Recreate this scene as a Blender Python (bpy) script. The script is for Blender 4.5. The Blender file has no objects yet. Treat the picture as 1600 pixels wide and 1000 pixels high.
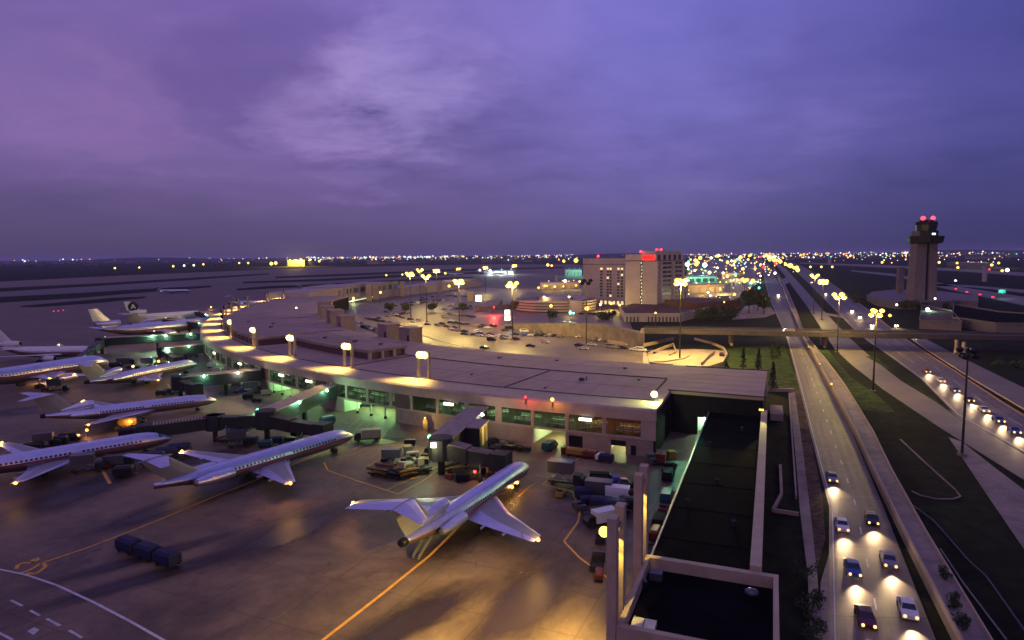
import bpy, math, random
from mathutils import Vector, Matrix
random.seed(11)
R = math.radians
COL = bpy.context.scene.collection

# ---------------------------------------------------------------- camera model (metres, camera 44 m above the apron)
F, H = 1030.0, 44.0
PITCH, ROLL = math.atan(101 / F), R(0.5)
_c, _s = math.cos(PITCH), math.sin(PITCH)
_cr, _sr = math.cos(ROLL), math.sin(ROLL)

def at(u, v, z=0.0):
    """survey: the point at height z seen at photo pixel (u, v)"""
    a, b = (u - 800) / F, (500 - v) / F
    a, b = a * _cr + b * _sr, -a * _sr + b * _cr
    d = Vector((a, _c + b * _s, -_s + b * _c))
    t = (z - H) / d.z
    return Vector((d.x * t, d.y * t, z))

def pix(p):
    x, y, z = p[0], p[1], p[2] - H
    d, up = y * _c - z * _s, y * _s + z * _c
    a, b = x / d, up / d
    a, b = a * _cr - b * _sr, a * _sr + b * _cr
    return 800 + F * a, 500 - F * b

def ztop(p, v):
    """height of a vertical standing on p whose top is seen at photo row v"""
    lo, hi = -5.0, 400.0
    for _ in range(50):
        m = (lo + hi) / 2
        if pix((p[0], p[1], m))[1] > v: lo = m
        else: hi = m
    return lo

# ---------------------------------------------------------------- materials
MATS = {}
def _nodes(m):
    m.use_nodes = True
    nt = m.node_tree
    return nt, nt.nodes, nt.links

def mat(name, col, rough=0.6, metal=0.0, var=0.25, scale=0.6, bump=0.0, spec=0.4, detail=6, stain=0.0, world=True):
    if name in MATS: return MATS[name]
    m = bpy.data.materials.new(name)
    nt, N, L = _nodes(m)
    b = N['Principled BSDF']
    b.inputs['Roughness'].default_value = rough
    b.inputs['Metallic'].default_value = metal
    b.inputs['Specular IOR Level'].default_value = spec
    g = N.new('ShaderNodeNewGeometry') if world else N.new('ShaderNodeTexCoord')
    vec = g.outputs['Position'] if world else g.outputs['Object']
    n = N.new('ShaderNodeTexNoise')
    n.inputs['Scale'].default_value = scale; n.inputs['Detail'].default_value = detail
    n.inputs['Roughness'].default_value = 0.65
    L.new(vec, n.inputs['Vector'])
    r = N.new('ShaderNodeValToRGB')
    lo = [c * (1 - var) for c in col]; hi = [min(1, c * (1 + var)) for c in col]
    r.color_ramp.elements[0].position = 0.3; r.color_ramp.elements[0].color = (*lo, 1)
    r.color_ramp.elements[1].position = 0.7; r.color_ramp.elements[1].color = (*hi, 1)
    L.new(n.outputs['Fac'], r.inputs['Fac'])
    out = r.outputs['Color']
    if stain:
        n2 = N.new('ShaderNodeTexNoise'); n2.inputs['Scale'].default_value = scale * 0.13
        n2.inputs['Detail'].default_value = 9; n2.inputs['Roughness'].default_value = 0.7
        n2.inputs['Distortion'].default_value = 1.2
        L.new(vec, n2.inputs['Vector'])
        r2 = N.new('ShaderNodeValToRGB')
        r2.color_ramp.elements[0].position = 0.38; r2.color_ramp.elements[0].color = (1 - stain,) * 3 + (1,)
        r2.color_ramp.elements[1].position = 0.56; r2.color_ramp.elements[1].color = (1, 1, 1, 1)
        L.new(n2.outputs['Fac'], r2.inputs['Fac'])
        mx = N.new('ShaderNodeMixRGB'); mx.blend_type = 'MULTIPLY'; mx.inputs['Fac'].default_value = 1
        L.new(out, mx.inputs['Color1']); L.new(r2.outputs['Color'], mx.inputs['Color2'])
        out = mx.outputs['Color']
    L.new(out, b.inputs['Base Color'])
    if bump:
        bp = N.new('ShaderNodeBump'); bp.inputs['Strength'].default_value = bump
        L.new(n.outputs['Fac'], bp.inputs['Height']); L.new(bp.outputs['Normal'], b.inputs['Normal'])
    MATS[name] = m
    return m

def glow(name, col, strength):
    if name in MATS: return MATS[name]
    m = bpy.data.materials.new(name)
    nt, N, L = _nodes(m)
    b = N['Principled BSDF']
    b.inputs['Base Color'].default_value = (*[min(0.8, c) for c in col], 1)
    b.inputs['Emission Color'].default_value = (*col, 1)
    b.inputs['Emission Strength'].default_value = strength
    m.cycles.emission_sampling = 'NONE' if strength < 100 else 'AUTO'
    MATS[name] = m
    return m

def glass(name, tint=(0.75, 0.8, 0.8), rough=0.05):
    m = bpy.data.materials.new(name)
    nt, N, L = _nodes(m)
    N.remove(N['Principled BSDF'])
    o = N['Material Output']
    t = N.new('ShaderNodeBsdfTransparent'); t.inputs['Color'].default_value = (*tint, 1)
    g = N.new('ShaderNodeBsdfGlossy'); g.inputs['Roughness'].default_value = rough
    fr = N.new('ShaderNodeFresnel'); fr.inputs['IOR'].default_value = 1.45
    mx = N.new('ShaderNodeMixShader')
    L.new(fr.outputs['Fac'], mx.inputs['Fac']); L.new(t.outputs[0], mx.inputs[1]); L.new(g.outputs[0], mx.inputs[2])
    L.new(mx.outputs[0], o.inputs['Surface'])
    MATS[name] = m
    return m

def slab_mat(name, col, size=7.0, ang=0.0, joint=0.012, stain=0.45, rough=0.45, var=0.18):
    """concrete cast in square slabs, with joints, tone changes between slabs, and oil stains"""
    m = bpy.data.materials.new(name)
    nt, N, L = _nodes(m)
    b = N['Principled BSDF']; b.inputs['Specular IOR Level'].default_value = 0.35
    g = N.new('ShaderNodeNewGeometry')
    mp = N.new('ShaderNodeMapping'); mp.inputs['Rotation'].default_value = (0, 0, ang)
    L.new(g.outputs['Position'], mp.inputs['Vector'])
    br = N.new('ShaderNodeTexBrick'); br.offset = 0.0
    br.inputs['Scale'].default_value = 1.0; br.inputs['Brick Width'].default_value = size; br.inputs['Row Height'].default_value = size
    br.inputs['Mortar Size'].default_value = size * joint; br.inputs['Mortar Smooth'].default_value = 0.3
    br.inputs['Color1'].default_value = (0.92, 0.92, 0.92, 1); br.inputs['Color2'].default_value = (1.06, 1.05, 1.04, 1)
    br.inputs['Mortar'].default_value = (0.74, 0.72, 0.72, 1)
    L.new(mp.outputs[0], br.inputs['Vector'])
    def noise(sc, det, dist=0.0):
        n = N.new('ShaderNodeTexNoise'); n.inputs['Scale'].default_value = sc; n.inputs['Detail'].default_value = det
        n.inputs['Roughness'].default_value = 0.68; n.inputs['Distortion'].default_value = dist
        L.new(mp.outputs[0], n.inputs['Vector']); return n
    def ramp(src, p0, c0, p1, c1):
        r = N.new('ShaderNodeValToRGB'); r.color_ramp.elements[0].position = p0; r.color_ramp.elements[1].position = p1
        r.color_ramp.elements[0].color = (*c0, 1); r.color_ramp.elements[1].color = (*c1, 1)
        L.new(src, r.inputs['Fac']); return r.outputs['Color']
    n1, n2, n3 = noise(0.5, 8), noise(0.055, 9, 0.8), noise(0.16, 10, 2.0)
    base = ramp(n1.outputs['Fac'], 0.3, [c * (1 - var) for c in col], 0.7, [c * (1 + var) for c in col])
    st = ramp(n2.outputs['Fac'], 0.36, (1 - stain,) * 3, 0.6, (1.05,) * 3)
    st2 = ramp(n3.outputs['Fac'], 0.30, (1 - stain * 0.9, 1 - stain, 1 - stain), 0.42, (1, 1, 1))
    cur = base
    for x in (br.outputs['Color'], st, st2):
        mx = N.new('ShaderNodeMixRGB'); mx.blend_type = 'MULTIPLY'; mx.inputs['Fac'].default_value = 1
        L.new(cur, mx.inputs['Color1']); L.new(x, mx.inputs['Color2']); cur = mx.outputs['Color']
    L.new(cur, b.inputs['Base Color'])
    rr = N.new('ShaderNodeMapRange'); rr.inputs['To Min'].default_value = rough - 0.14; rr.inputs['To Max'].default_value = rough + 0.25
    L.new(n2.outputs['Fac'], rr.inputs['Value']); L.new(rr.outputs[0], b.inputs['Roughness'])
    MATS[name] = m
    return m

M = {}
M['apron'] = slab_mat('apron_concrete', (0.15, 0.098, 0.072), 11.5, R(24), stain=0.55, rough=0.6)
M['lot'] = slab_mat('parking_concrete', (0.155, 0.115, 0.08), 6.0, R(-20), stain=0.5)
M['road'] = mat('road_concrete', (0.145, 0.112, 0.102), 0.6, var=0.16, scale=0.35, stain=0.3)
M['ramp'] = mat('ramp_concrete', (0.21, 0.155, 0.145), 0.75, var=0.2, scale=0.5, stain=0.4)
M['soil'] = mat('grass_ground', (0.010, 0.013, 0.0065), 0.95, var=0.75, scale=0.35, stain=0.6, spec=0.1)
M['turf'] = mat('mown_grass', (0.032, 0.052, 0.016), 0.95, var=0.7, scale=0.45, stain=0.55, spec=0.1)
M['bed'] = mat('mulch_bed', (0.09, 0.055, 0.04), 0.95, var=0.7, scale=1.1, stain=0.6, spec=0.1)
M['taxi'] = mat('taxiway_concrete', (0.12, 0.085, 0.08), 0.7, var=0.15, scale=0.02, stain=0.25)
M['roofgravel'] = mat('roof_gravel', (0.33, 0.225, 0.19), 0.85, var=0.12, scale=0.25, stain=0.2)
M['roofgravel2'] = mat('roof_gravel_worn', (0.28, 0.19, 0.165), 0.85, var=0.14, scale=0.3, stain=0.25)
M['fascia'] = mat('precast_concrete', (0.38, 0.285, 0.21), 0.75, var=0.1, scale=0.5, stain=0.18)
M['wallc'] = mat('wall_concrete', (0.30, 0.215, 0.175), 0.8, var=0.14, scale=0.45, stain=0.25)
M['tar'] = mat('black_tar_roof', (0.0035, 0.003, 0.0045), 0.95, var=0.6, scale=0.3, spec=0.03)
M['seam'] = mat('tar_seam', (0.0045, 0.004, 0.0055), 0.95, var=0.4, spec=0.03)
M['dark'] = mat('dark_paint_wall_shade', (0.012, 0.010, 0.012), 0.85, var=0.3, spec=.1)  # end wall's shadow put into its colour; also plain dark vehicle paint
M['joint'] = mat('roof_joint_dark', (0.03, 0.02, 0.028), 0.9, var=0.3)
M['panel'] = mat('brown_panel', (0.10, 0.055, 0.05), 0.6, var=0.12)
M['pale'] = mat('pale_green_wall', (0.46, 0.5, 0.42), 0.7, var=0.12, scale=0.6, stain=0.2)
M['inner'] = mat('lounge_wall', (0.10, 0.035, 0.022), 0.7, var=0.3, scale=0.4)
M['carpet'] = mat('lounge_carpet', (0.045, 0.018, 0.014), 0.9, var=0.4, scale=1.5)
M['seat'] = mat('seat_vinyl', (0.42, 0.5, 0.36), 0.35, var=0.5, scale=1.0)
M['glass'] = glass('window_glass')
M['metal'] = mat('polished_aluminium', (0.54, 0.53, 0.72), 0.38, 0.86, var=0.05, scale=0.35, spec=0.5, world=False)
def panelled(m, w=2.3, hh=1.25):
    nt, N, L = _nodes(m); b = N['Principled BSDF']; t = N.new('ShaderNodeTexCoord'); mp = N.new('ShaderNodeMapping'); mp.inputs['Rotation'].default_value = (R(90), 0, 0)
    L.new(t.outputs['Object'], mp.inputs['Vector']); br = N.new('ShaderNodeTexBrick'); br.inputs['Scale'].default_value = 1; br.inputs['Brick Width'].default_value = w; br.inputs['Row Height'].default_value = hh
    br.inputs['Mortar Size'].default_value = .03; br.inputs['Color1'].default_value = (1, 1, 1, 1); br.inputs['Color2'].default_value = (.84, .84, .86, 1); br.inputs['Mortar'].default_value = (.5, .5, .52, 1)
    L.new(mp.outputs[0], br.inputs['Vector']); src = b.inputs['Base Color'].links[0].from_socket
    mx = N.new('ShaderNodeMixRGB'); mx.blend_type = 'MULTIPLY'; mx.inputs['Fac'].default_value = .8; L.new(src, mx.inputs['Color1']); L.new(br.outputs['Color'], mx.inputs['Color2']); L.new(mx.outputs[0], b.inputs['Base Color'])
panelled(M['metal'])
M['belly_shade'] = mat('shaded_aluminium', (0.22, 0.2, 0.22), 0.4, 0.8, var=0.12, scale=0.4, world=False)  # shade of the jets' undersides put into a darker metal colour
M['tank'] = mat('bridge_concrete', (0.06, 0.046, 0.055), 0.8, var=0.2, scale=0.5, stain=0.3)
M['white'] = mat('white_aircraft_paint', (0.6, 0.57, 0.58), 0.4, 0.0, var=0.05, scale=0.4, world=False)
M['wgrey'] = mat('grey_wing_paint', (0.21, 0.205, 0.225), 0.45, 0.1, var=0.10, scale=0.5, world=False)
M['red'] = mat('red_stripe', (0.36, 0.035, 0.03), 0.4, var=0.1)
M['navy'] = mat('navy_stripe', (0.03, 0.04, 0.12), 0.4, var=0.1)
M['win'] = mat('dark_window', (0.012, 0.012, 0.02), 0.35, var=0.2, spec=0.6)
M['rubber'] = mat('black_rubber', (0.012, 0.012, 0.012), 0.8, var=0.2)
M['steel'] = mat('grey_steel', (0.20, 0.19, 0.20), 0.45, 0.6, var=0.15)
M['pole'] = mat('dark_pole_paint', (0.035, 0.028, 0.03), 0.5, 0.3, var=0.2)
M['bridge'] = mat('bridge_dark_panel', (0.016, 0.019, 0.02), 0.6, 0.0, var=0.3, scale=0.8, spec=.25)
M['bridgetop'] = mat('bridge_roof', (0.30, 0.235, 0.19), 0.7, var=0.15, scale=0.6, stain=0.3)
M['tuntop'] = mat('tunnel_roof', (0.05, 0.037, 0.034), 0.7, var=0.3, scale=0.8, stain=0.3)
M['yellowp'] = mat('yellow_line_paint', (0.52, 0.25, 0.03), 0.7, var=0.35, scale=1.2)
M['whitep'] = mat('white_line_paint', (0.45, 0.42, 0.45), 0.7, var=0.3, scale=1.0)
M['cartblue'] = mat('dark_blue_canvas', (0.006, 0.007, 0.045), 0.7, var=0.25)
M['black'] = mat('black_paint', (0.008, 0.008, 0.011), 0.5, var=0.2, spec=.25)
M['teal'] = mat('teal_paint', (0.008, 0.05, 0.07), 0.4, var=0.15)
M['cream'] = mat('cream_paint', (0.22, 0.19, 0.13), 0.5, var=0.12)
M['yellow'] = mat('yellow_equipment_paint', (0.24, 0.13, 0.02), 0.5, var=0.15)
M['redp'] = mat('red_paint', (0.10, 0.012, 0.01), 0.45, var=0.15)
M['silver'] = mat('silver_paint', (0.07, 0.07, 0.085), 0.35, 0.3, var=0.08)
M['hotel'] = mat('hotel_concrete', (0.37, 0.295, 0.31), 0.8, var=0.08, scale=0.2, stain=0.12)
M['towerc'] = mat('tower_concrete', (0.165, 0.122, 0.128), 0.8, var=0.12, scale=0.3, stain=0.2)
M['redroof'] = mat('dark_red_roof', (0.07, 0.022, 0.022), 0.85, var=0.25, scale=0.3)
M['leaf'] = mat('dark_leaf', (0.035, 0.05, 0.018), 0.8, var=0.5, scale=1.2)
M['bark'] = mat('bark', (0.06, 0.045, 0.035), 0.9, var=0.3)
M['skin'] = mat('skin', (0.3, 0.18, 0.13), 0.6)
G = {}
G['sodium'] = glow('sodium_lamp_glow', (1, 0.70, 0.12), 2.6)
G['pylon'] = glow('pylon_lamp_glow', (1, 0.76, 0.19), 4.6)
G['warmhead'] = glow('warm_headlamp_glow', (1, 0.55, 0.2), 2.4)
G['sodium2'] = glow('sodium_lamp_far', (1, 0.66, 0.22), 2.0)
G['amber'] = glow('amber_lamp_glow', (1, 0.42, 0.07), 4.0)
G['white'] = glow('white_lamp_glow', (1, 0.93, 0.72), 5.0)
G['whitefar'] = glow('white_lamp_far', (0.85, 0.95, 1.0), 2.4)
G['green'] = glow('mercury_lamp_glow', (0.35, 1, 0.62), 5.0)
G['greenfar'] = glow('mercury_lamp_far', (0.2, 1, 0.75), 1.6)
G['red'] = glow('red_lamp_glow', (1, 0.05, 0.07), 2.2)
G['sign'] = glow('gate_sign_glow', (1, 0.95, 0.7), 3.2)
G['tube'] = glow('fluorescent_tube_glow', (0.75, 1, 0.72), 3.0)
G['hwin'] = glow('lit_room_glow', (1, 0.7, 0.3), 1.1)
G['redsign'] = glow('red_sign_glow', (1, 0.03, 0.03), 1.0)
G['redletter'] = glow('red_letter_glow', (0.6, 0.0, 0.005), 0.9)

# ---------------------------------------------------------------- mesh builder
class MB:
    def __init__(s): s.v, s.f, s.m = [], [], []
    def add(s, pts): n = len(s.v); s.v += [tuple(p) for p in pts]; return n
    def face(s, pts, m=0):
        n = s.add(pts); s.f.append(tuple(range(n, n + len(pts)))); s.m.append(m); return s
    def box(s, x0, x1, y0, y1, z0, z1, m=0, X=None):
        p = [Vector(q) for q in ((x0, y0, z0), (x1, y0, z0), (x1, y1, z0), (x0, y1, z0), (x0, y0, z1), (x1, y0, z1), (x1, y1, z1), (x0, y1, z1))]
        if X is not None: p = [X @ q for q in p]
        n = s.add(p)
        for q in ((0, 3, 2, 1), (4, 5, 6, 7), (0, 1, 5, 4), (1, 2, 6, 5), (2, 3, 7, 6), (3, 0, 4, 7)):
            s.f.append(tuple(n + i for i in q)); s.m.append(m)
        return s
    def cbox(s, c, sx, sy, sz, rz=0.0, m=0):
        return s.box(-sx / 2, sx / 2, -sy / 2, sy / 2, 0, sz, m, Matrix.Translation(Vector(c)) @ Matrix.Rotation(rz, 4, 'Z'))
    def prism(s, poly, z0, z1, m=0, mt=None, bottom=True):
        a = sum(poly[i][0] * poly[(i + 1) % len(poly)][1] - poly[(i + 1) % len(poly)][0] * poly[i][1] for i in range(len(poly)))
        if a < 0: poly = poly[::-1]
        k = len(poly)
        z0 = z0 if isinstance(z0, (list, tuple)) else [z0] * k
        z1 = z1 if isinstance(z1, (list, tuple)) else [z1] * k
        n = s.add([(p[0], p[1], z0[i]) for i, p in enumerate(poly)] + [(p[0], p[1], z1[i]) for i, p in enumerate(poly)])
        for i in range(k):
            j = (i + 1) % k
            s.f.append((n + i, n + j, n + k + j, n + k + i)); s.m.append(m)
        s.f.append(tuple(n + k + i for i in range(k))); s.m.append(m if mt is None else mt)
        if bottom: s.f.append(tuple(n + i for i in reversed(range(k)))); s.m.append(m)
        return s
    def loft(s, rings, m=0, caps=True, closed=True, mf=None):
        k = len(rings[0]); n = s.add([p for r in rings for p in r])
        for a in range(len(rings) - 1):
            for i in range(k if closed else k - 1):
                j = (i + 1) % k
                s.f.append((n + a * k + i, n + a * k + j, n + (a + 1) * k + j, n + (a + 1) * k + i))
                s.m.append(mf(a, i) if mf else m)
        if caps:
            s.f.append(tuple(n + i for i in reversed(range(k)))); s.m.append(mf(0, 0) if mf else m)
            e = n + (len(rings) - 1) * k
            s.f.append(tuple(e + i for i in range(k))); s.m.append(mf(0, 0) if mf else m)
        return s
    def tube(s, p0, p1, r0, r1=None, n=8, m=0, caps=True):
        p0, p1 = Vector(p0), Vector(p1); r1 = r0 if r1 is None else r1
        d = (p1 - p0).normalized()
        a = d.orthogonal().normalized(); b = d.cross(a)
        rg = lambda p, r: [p + a * (r * math.cos(2 * math.pi * i / n)) + b * (r * math.sin(2 * math.pi * i / n)) for i in range(n)]
        return s.loft([rg(p0, r0), rg(p1, r1)], m, caps)
    def lathe(s, c, prof, n=12, m=0, ax='z', mf=None):
        c = Vector(c); rings = []
        for (r, h) in prof:
            rg = []
            for i in range(n):
                t = 2 * math.pi * i / n
                q = (r * math.cos(t), r * math.sin(t), h) if ax == 'z' else (h, r * math.cos(t), r * math.sin(t))
                rg.append(c + Vector(q))
            rings.append(rg)
        return s.loft(rings, m, True, True, mf)
    def ball(s, c, r, n=8, m=0, sz=1.0):
        k = max(3, n // 2)
        return s.lathe(c, [(r * math.sin(math.pi * max(0.03, min(k - 0.03, i)) / k), -r * sz * math.cos(math.pi * i / k)) for i in range(k + 1)], n, m)
    def beam(s, p0, p1, w, h, m=0, mt=None):
        """box of width w, height h whose bottom centre line runs p0 -> p1"""
        p0, p1 = Vector(p0), Vector(p1); d = (p1 - p0); d.z = 0; d.normalize()
        q = Vector((-d.y, d.x, 0)) * (w / 2); up = Vector((0, 0, h))
        n = s.add([p0 - q, p0 + q, p1 + q, p1 - q, p0 - q + up, p0 + q + up, p1 + q + up, p1 - q + up])
        for k, t in enumerate(((0, 1, 2, 3), (4, 7, 6, 5), (0, 4, 5, 1), (1, 5, 6, 2), (2, 6, 7, 3), (3, 7, 4, 0))):
            s.f.append(tuple(n + i for i in t)); s.m.append(mt if (k == 1 and mt is not None) else m)
        return s
    def strip(s, A, B, m=0):
        n = s.add([p for ab in zip(A, B) for p in ab])
        for i in range(len(A) - 1):
            s.f.append((n + 2 * i, n + 2 * i + 1, n + 2 * i + 3, n + 2 * i + 2)); s.m.append(m)
        return s
    def build(s, name, mats, parent=None, smooth=False, flip=False):
        mats = mats if isinstance(mats, (list, tuple)) else [mats]
        off = Vector((0, 0, 0))
        if parent is not None and parent.get('_w'): off = Vector(parent['_w'])
        me = bpy.data.meshes.new(name)
        me.from_pydata([(p[0] - off.x, p[1] - off.y, p[2] - off.z) for p in s.v], [], s.f)
        for k in mats: me.materials.append(k)
        me.polygons.foreach_set('material_index', s.m)
        if smooth:
            me.polygons.foreach_set('use_smooth', [True] * len(s.f))
        me.update()
        o = bpy.data.objects.new(name, me); COL.objects.link(o)
        if parent is not None:
            o.parent = parent
            if parent.get('_w'): o['_w'] = parent['_w']
        return o

def tag(o, label=None, cat=None, group=None, kind=None):
    if label: o['label'] = label
    if cat: o['category'] = cat
    if group: o['group'] = group
    if kind: o['kind'] = kind
    return o

def empty(name, loc=(0, 0, 0), rz=0.0, world=False):
    """an Empty at a thing's base; world=True: its parts are given in world coordinates"""
    o = bpy.data.objects.new(name, None); COL.objects.link(o)
    o.empty_display_size = 0.5
    o.location = loc; o.rotation_euler = (0, 0, rz)
    if world: o['_w'] = [float(q) for q in loc]
    return o

def base(m, name, mats, z=None):
    """sets the origin of a single-mesh thing at its base"""
    xs = [p[0] for p in m.v]; ys = [p[1] for p in m.v]; zs = [p[2] for p in m.v]
    c = ((min(xs) + max(xs)) / 2, (min(ys) + max(ys)) / 2, min(zs) if z is None else z)
    m.v = [(p[0] - c[0], p[1] - c[1], p[2] - c[2]) for p in m.v]
    o = m.build(name, mats); o.location = c
    return o

def copy_tree(o, parent=None):
    c = o.copy(); COL.objects.link(c)
    if parent is not None: c.parent = parent
    for ch in list(o.children): copy_tree(ch, c)
    return c

LAMPK = 3.0
def lamp(kind, loc, power, col, parent=None, aim=None, size=0.3, angle=120, blend=0.6):
    d = bpy.data.lights.new('light', kind); d.energy = power * LAMPK; d.color = col
    if kind in ('POINT', 'SPOT'): d.shadow_soft_size = size
    if kind == 'SPOT': d.spot_size = R(angle); d.spot_blend = blend
    o = bpy.data.objects.new('light', d); COL.objects.link(o)
    p = Vector(loc)
    if aim is not None:
        o.rotation_euler = (Vector(aim) - p).to_track_quat('-Z', 'Y').to_euler()
    if parent is not None:
        if parent.get('_w'): p = p - Vector(parent['_w'])
        o.parent = parent
    o.location = p
    return o
SOD, GRN, WHT, AMB = (1, 0.70, 0.16), (0.4, 1, 0.58), (1, 0.92, 0.7), (1, 0.5, 0.12)

def sheet(name, poly, z, m, kind='structure'):
    b = MB(); P = [(p[0], p[1]) for p in poly]
    a = sum(P[i][0] * P[(i + 1) % len(P)][1] - P[(i + 1) % len(P)][0] * P[i][1] for i in range(len(P)))
    if a < 0: P = P[::-1]
    b.face([(x, y, z) for x, y in P])
    o = b.build(name, m); return tag(o, kind=kind)

def resample(pts, n):
    P = [Vector((p[0], p[1], 0)) for p in pts]
    L = [0]
    for i in range(1, len(P)): L.append(L[-1] + (P[i] - P[i - 1]).length)
    out = []
    for k in range(n):
        t = L[-1] * k / (n - 1); i = 1
        while i < len(P) - 1 and L[i] < t: i += 1
        f = (t - L[i - 1]) / max(1e-9, L[i] - L[i - 1])
        out.append(P[i - 1].lerp(P[i], min(1, max(0, f))))
    return out

def px(*uv, z=0.0): return [at(u, v, z) for u, v in uv]

def extend(P, Q, ext):
    d = ((P[0] - P[1]).normalized() + (Q[0] - Q[1]).normalized()).normalized()
    k = lambda S: [S[0] + d * ext, S[0] + d * ext * .5] + S
    return k(P), k(Q)
def road(name, lpx, rpx, z, m, n=40, ext=0):
    P, Q = px(*lpx), px(*rpx)
    A, B = resample(P, n), resample(Q, n)
    if ext: A, B = extend(A, B, ext)
    b = MB(); b.strip([(p.x, p.y, z) for p in B], [(p.x, p.y, z) for p in A])
    return tag(b.build(name, m), kind='structure'), A, B

def ribbon(mb, pts, w, z, m=0):
    pts = [Vector((p[0], p[1], 0)) for p in pts]
    A, B = [], []
    for i, p in enumerate(pts):
        d = (pts[min(i + 1, len(pts) - 1)] - pts[max(i - 1, 0)]).normalized()
        q = Vector((-d.y, d.x, 0)) * (w / 2)
        A.append((p.x - q.x, p.y - q.y, z)); B.append((p.x + q.x, p.y + q.y, z))
    mb.strip(A, B, m)
# ================================================================ THE SETTING
b = MB(); b.face([(-30000, -1500, -0.12), (30000, -1500, -0.12), (30000, 30000, -0.12), (-30000, 30000, -0.12)])
tag(b.build('ground', M['soil']), kind='structure')
O_, T_, N_ = Vector((30.9, 139.7, 0)), Vector((0.930, -0.367, 0)), Vector((0.367, 0.930, 0))
def LF(t, n, z=0.0):
    """local frame of the last straight terminal bay: t to its right, n inward"""
    p = O_ + T_ * t + N_ * n; return Vector((p.x, p.y, z))
far = px((-120, 446), (0, 440), (200, 430), (420, 421), (600, 416), (760, 413), (900, 413), (985, 428), (985, 462))
ap = [(-2600, 20), (-2600, 900)] + [(p.x, p.y) for p in far] + [(p.x, p.y) for p in px((985, 505), (1000, 547))] + [(53.4, 202.8), (57, 150), (LF(20, 10).x, LF(20, 10).y), (LF(20, -62).x, LF(20, -62).y), (LF(20, -140).x, LF(20, -140).y)]
sheet('apron', ap, 0.0, M['apron'])
# far taxiways are cast in a darker, older concrete; strips of grass lie between them
sheet('taxiway', px((-60, 455), (300, 437), (640, 424), (760, 420), (760, 436), (640, 440), (520, 446), (300, 452), (-60, 476)), 0.03, M['taxi'])
for poly in ([(-100, 454), (0, 450), (150, 443), (300, 434), (420, 427), (420, 429), (300, 437.5), (150, 447), (0, 456), (-100, 461)],
             [(-100, 470), (0, 464), (120, 458), (250, 450), (330, 446), (330, 449), (250, 455), (120, 466), (0, 473), (-100, 479)],
             [(32, 478), (100, 472), (180, 465), (230, 463), (225, 466), (160, 473), (60, 480), (32, 480)],
             [(370, 451), (420, 447), (520, 443), (640, 436), (740, 432), (740, 434), (640, 440), (520, 447), (420, 451), (370, 454)],
             [(380, 440), (500, 436), (650, 428), (760, 425), (760, 427), (650, 432), (500, 439.5), (380, 443)],
             [(430, 432), (560, 427), (700, 421), (880, 417), (880, 419), (700, 424), (560, 430.5), (430, 435)]):
    sheet('grass_strip', px(*poly), 0.06, M['soil'])

# ---- the parking ground and roads inside the terminal ring
CX, CY = 150.0, 442.0
def rext(phi): return 0.02 * max(0.0, 206 - phi) ** 2
def RP(phi, r, z=0.0):
    q = r + rext(phi); a = R(phi)
    return Vector((CX + q * math.cos(a), CY + q * math.sin(a), z))
inn = [RP(p, 264) for p in range(248, 128, -3)]
sheet('parking_ground', [(p.x, p.y) for p in inn] + [(p.x, p.y) for p in px((745, 449), (840, 455), (890, 470), (975, 500), (1003, 547), (1085, 545), (1131, 547), (1136, 556), (1128, 570))] + [(RP(248, 250).x, RP(248, 250).y)], 0.02, M['lot'])
b = MB()
b.strip([RP(p, 262, 0.05) for p in range(248, 138, -2)], [RP(p, 241, 0.05) for p in range(248, 138, -2)])
tag(b.build('kerb_road', M['lot']), kind='structure')
b = MB()
for rr, z in ((240.6, 0.14), (214, 0.14)):
    A, B = [RP(p, rr, z) for p in range(246, 142, -2)], [RP(p, rr - 1.6, z) for p in range(246, 142, -2)]
    b.strip(A, B)
    b.strip([Vector((p.x, p.y, 0)) for p in A], A)
tag(b.build('kerb', M['ramp']), kind='structure')
# bay lines of the car park
b = MB()
for rr in (236, 222, 206, 192):
    for k in range(60):
        ph = 244 - k * 0.85
        p, q = RP(ph, rr, 0.04), RP(ph, rr - 5, 0.04)
        ribbon(b, [p, q], 0.14, 0.045)
tag(b.build('parking_bay_markings', M['whitep']), kind='structure')

# ---- roads on the right
r1L = [(1295, 1040), (1303, 849), (1295, 787), (1285, 760), (1271, 699), (1257, 637), (1243, 581), (1229, 528), (1212, 490), (1200, 462), (1193, 432), (1188, 412)]
r1R = [(1478, 1040), (1462, 1000), (1431, 900), (1389, 810), (1364, 758), (1347, 713), (1319, 646), (1291, 592), (1266, 540), (1245, 505), (1228, 462), (1214, 436), (1201, 412)]
_, R1A, R1B = road('road', r1L, r1R, 0.04, M['road'], 60, 220)
sheet('road_shoulder', px((1270, 1400), (1282, 1040), (1282, 911), (1300, 850), (1320, 930), (1345, 1040), (1440, 1400)), 0.02, M['ramp'])
r2L = [(1640, 775), (1600, 750), (1501, 688), (1473, 671), (1403, 626), (1347, 584), (1307, 550), (1291, 525), (1262, 480), (1240, 450), (1222, 425), (1210, 412)]
r2R = [(1660, 745), (1600, 705), (1515, 660), (1459, 626), (1403, 592), (1364, 561), (1324, 525), (1282, 480), (1252, 446), (1229, 421), (1216, 411)]
road('service_road', r2L, r2R, 0.03, M['road'], 60, 220)
r3L = [(1680, 752), (1600, 700), (1507, 662), (1431, 584), (1389, 556), (1344, 525), (1300, 480), (1264, 443), (1238, 419), (1224, 410)]
r3R = [(1720, 720), (1600, 649), (1510, 590), (1442, 547), (1409, 525), (1352, 480), (1296, 440), (1256, 417), (1236, 409)]
_, R3A, R3B = road('highway', r3L, r3R, 0.05, M['road'], 60, 220)
sheet('grass_verge', px((1351, 556), (1372, 560), (1403, 588), (1459, 622), (1506, 660), (1440, 612), (1389, 578)), 0.07, M['turf'])
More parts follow.
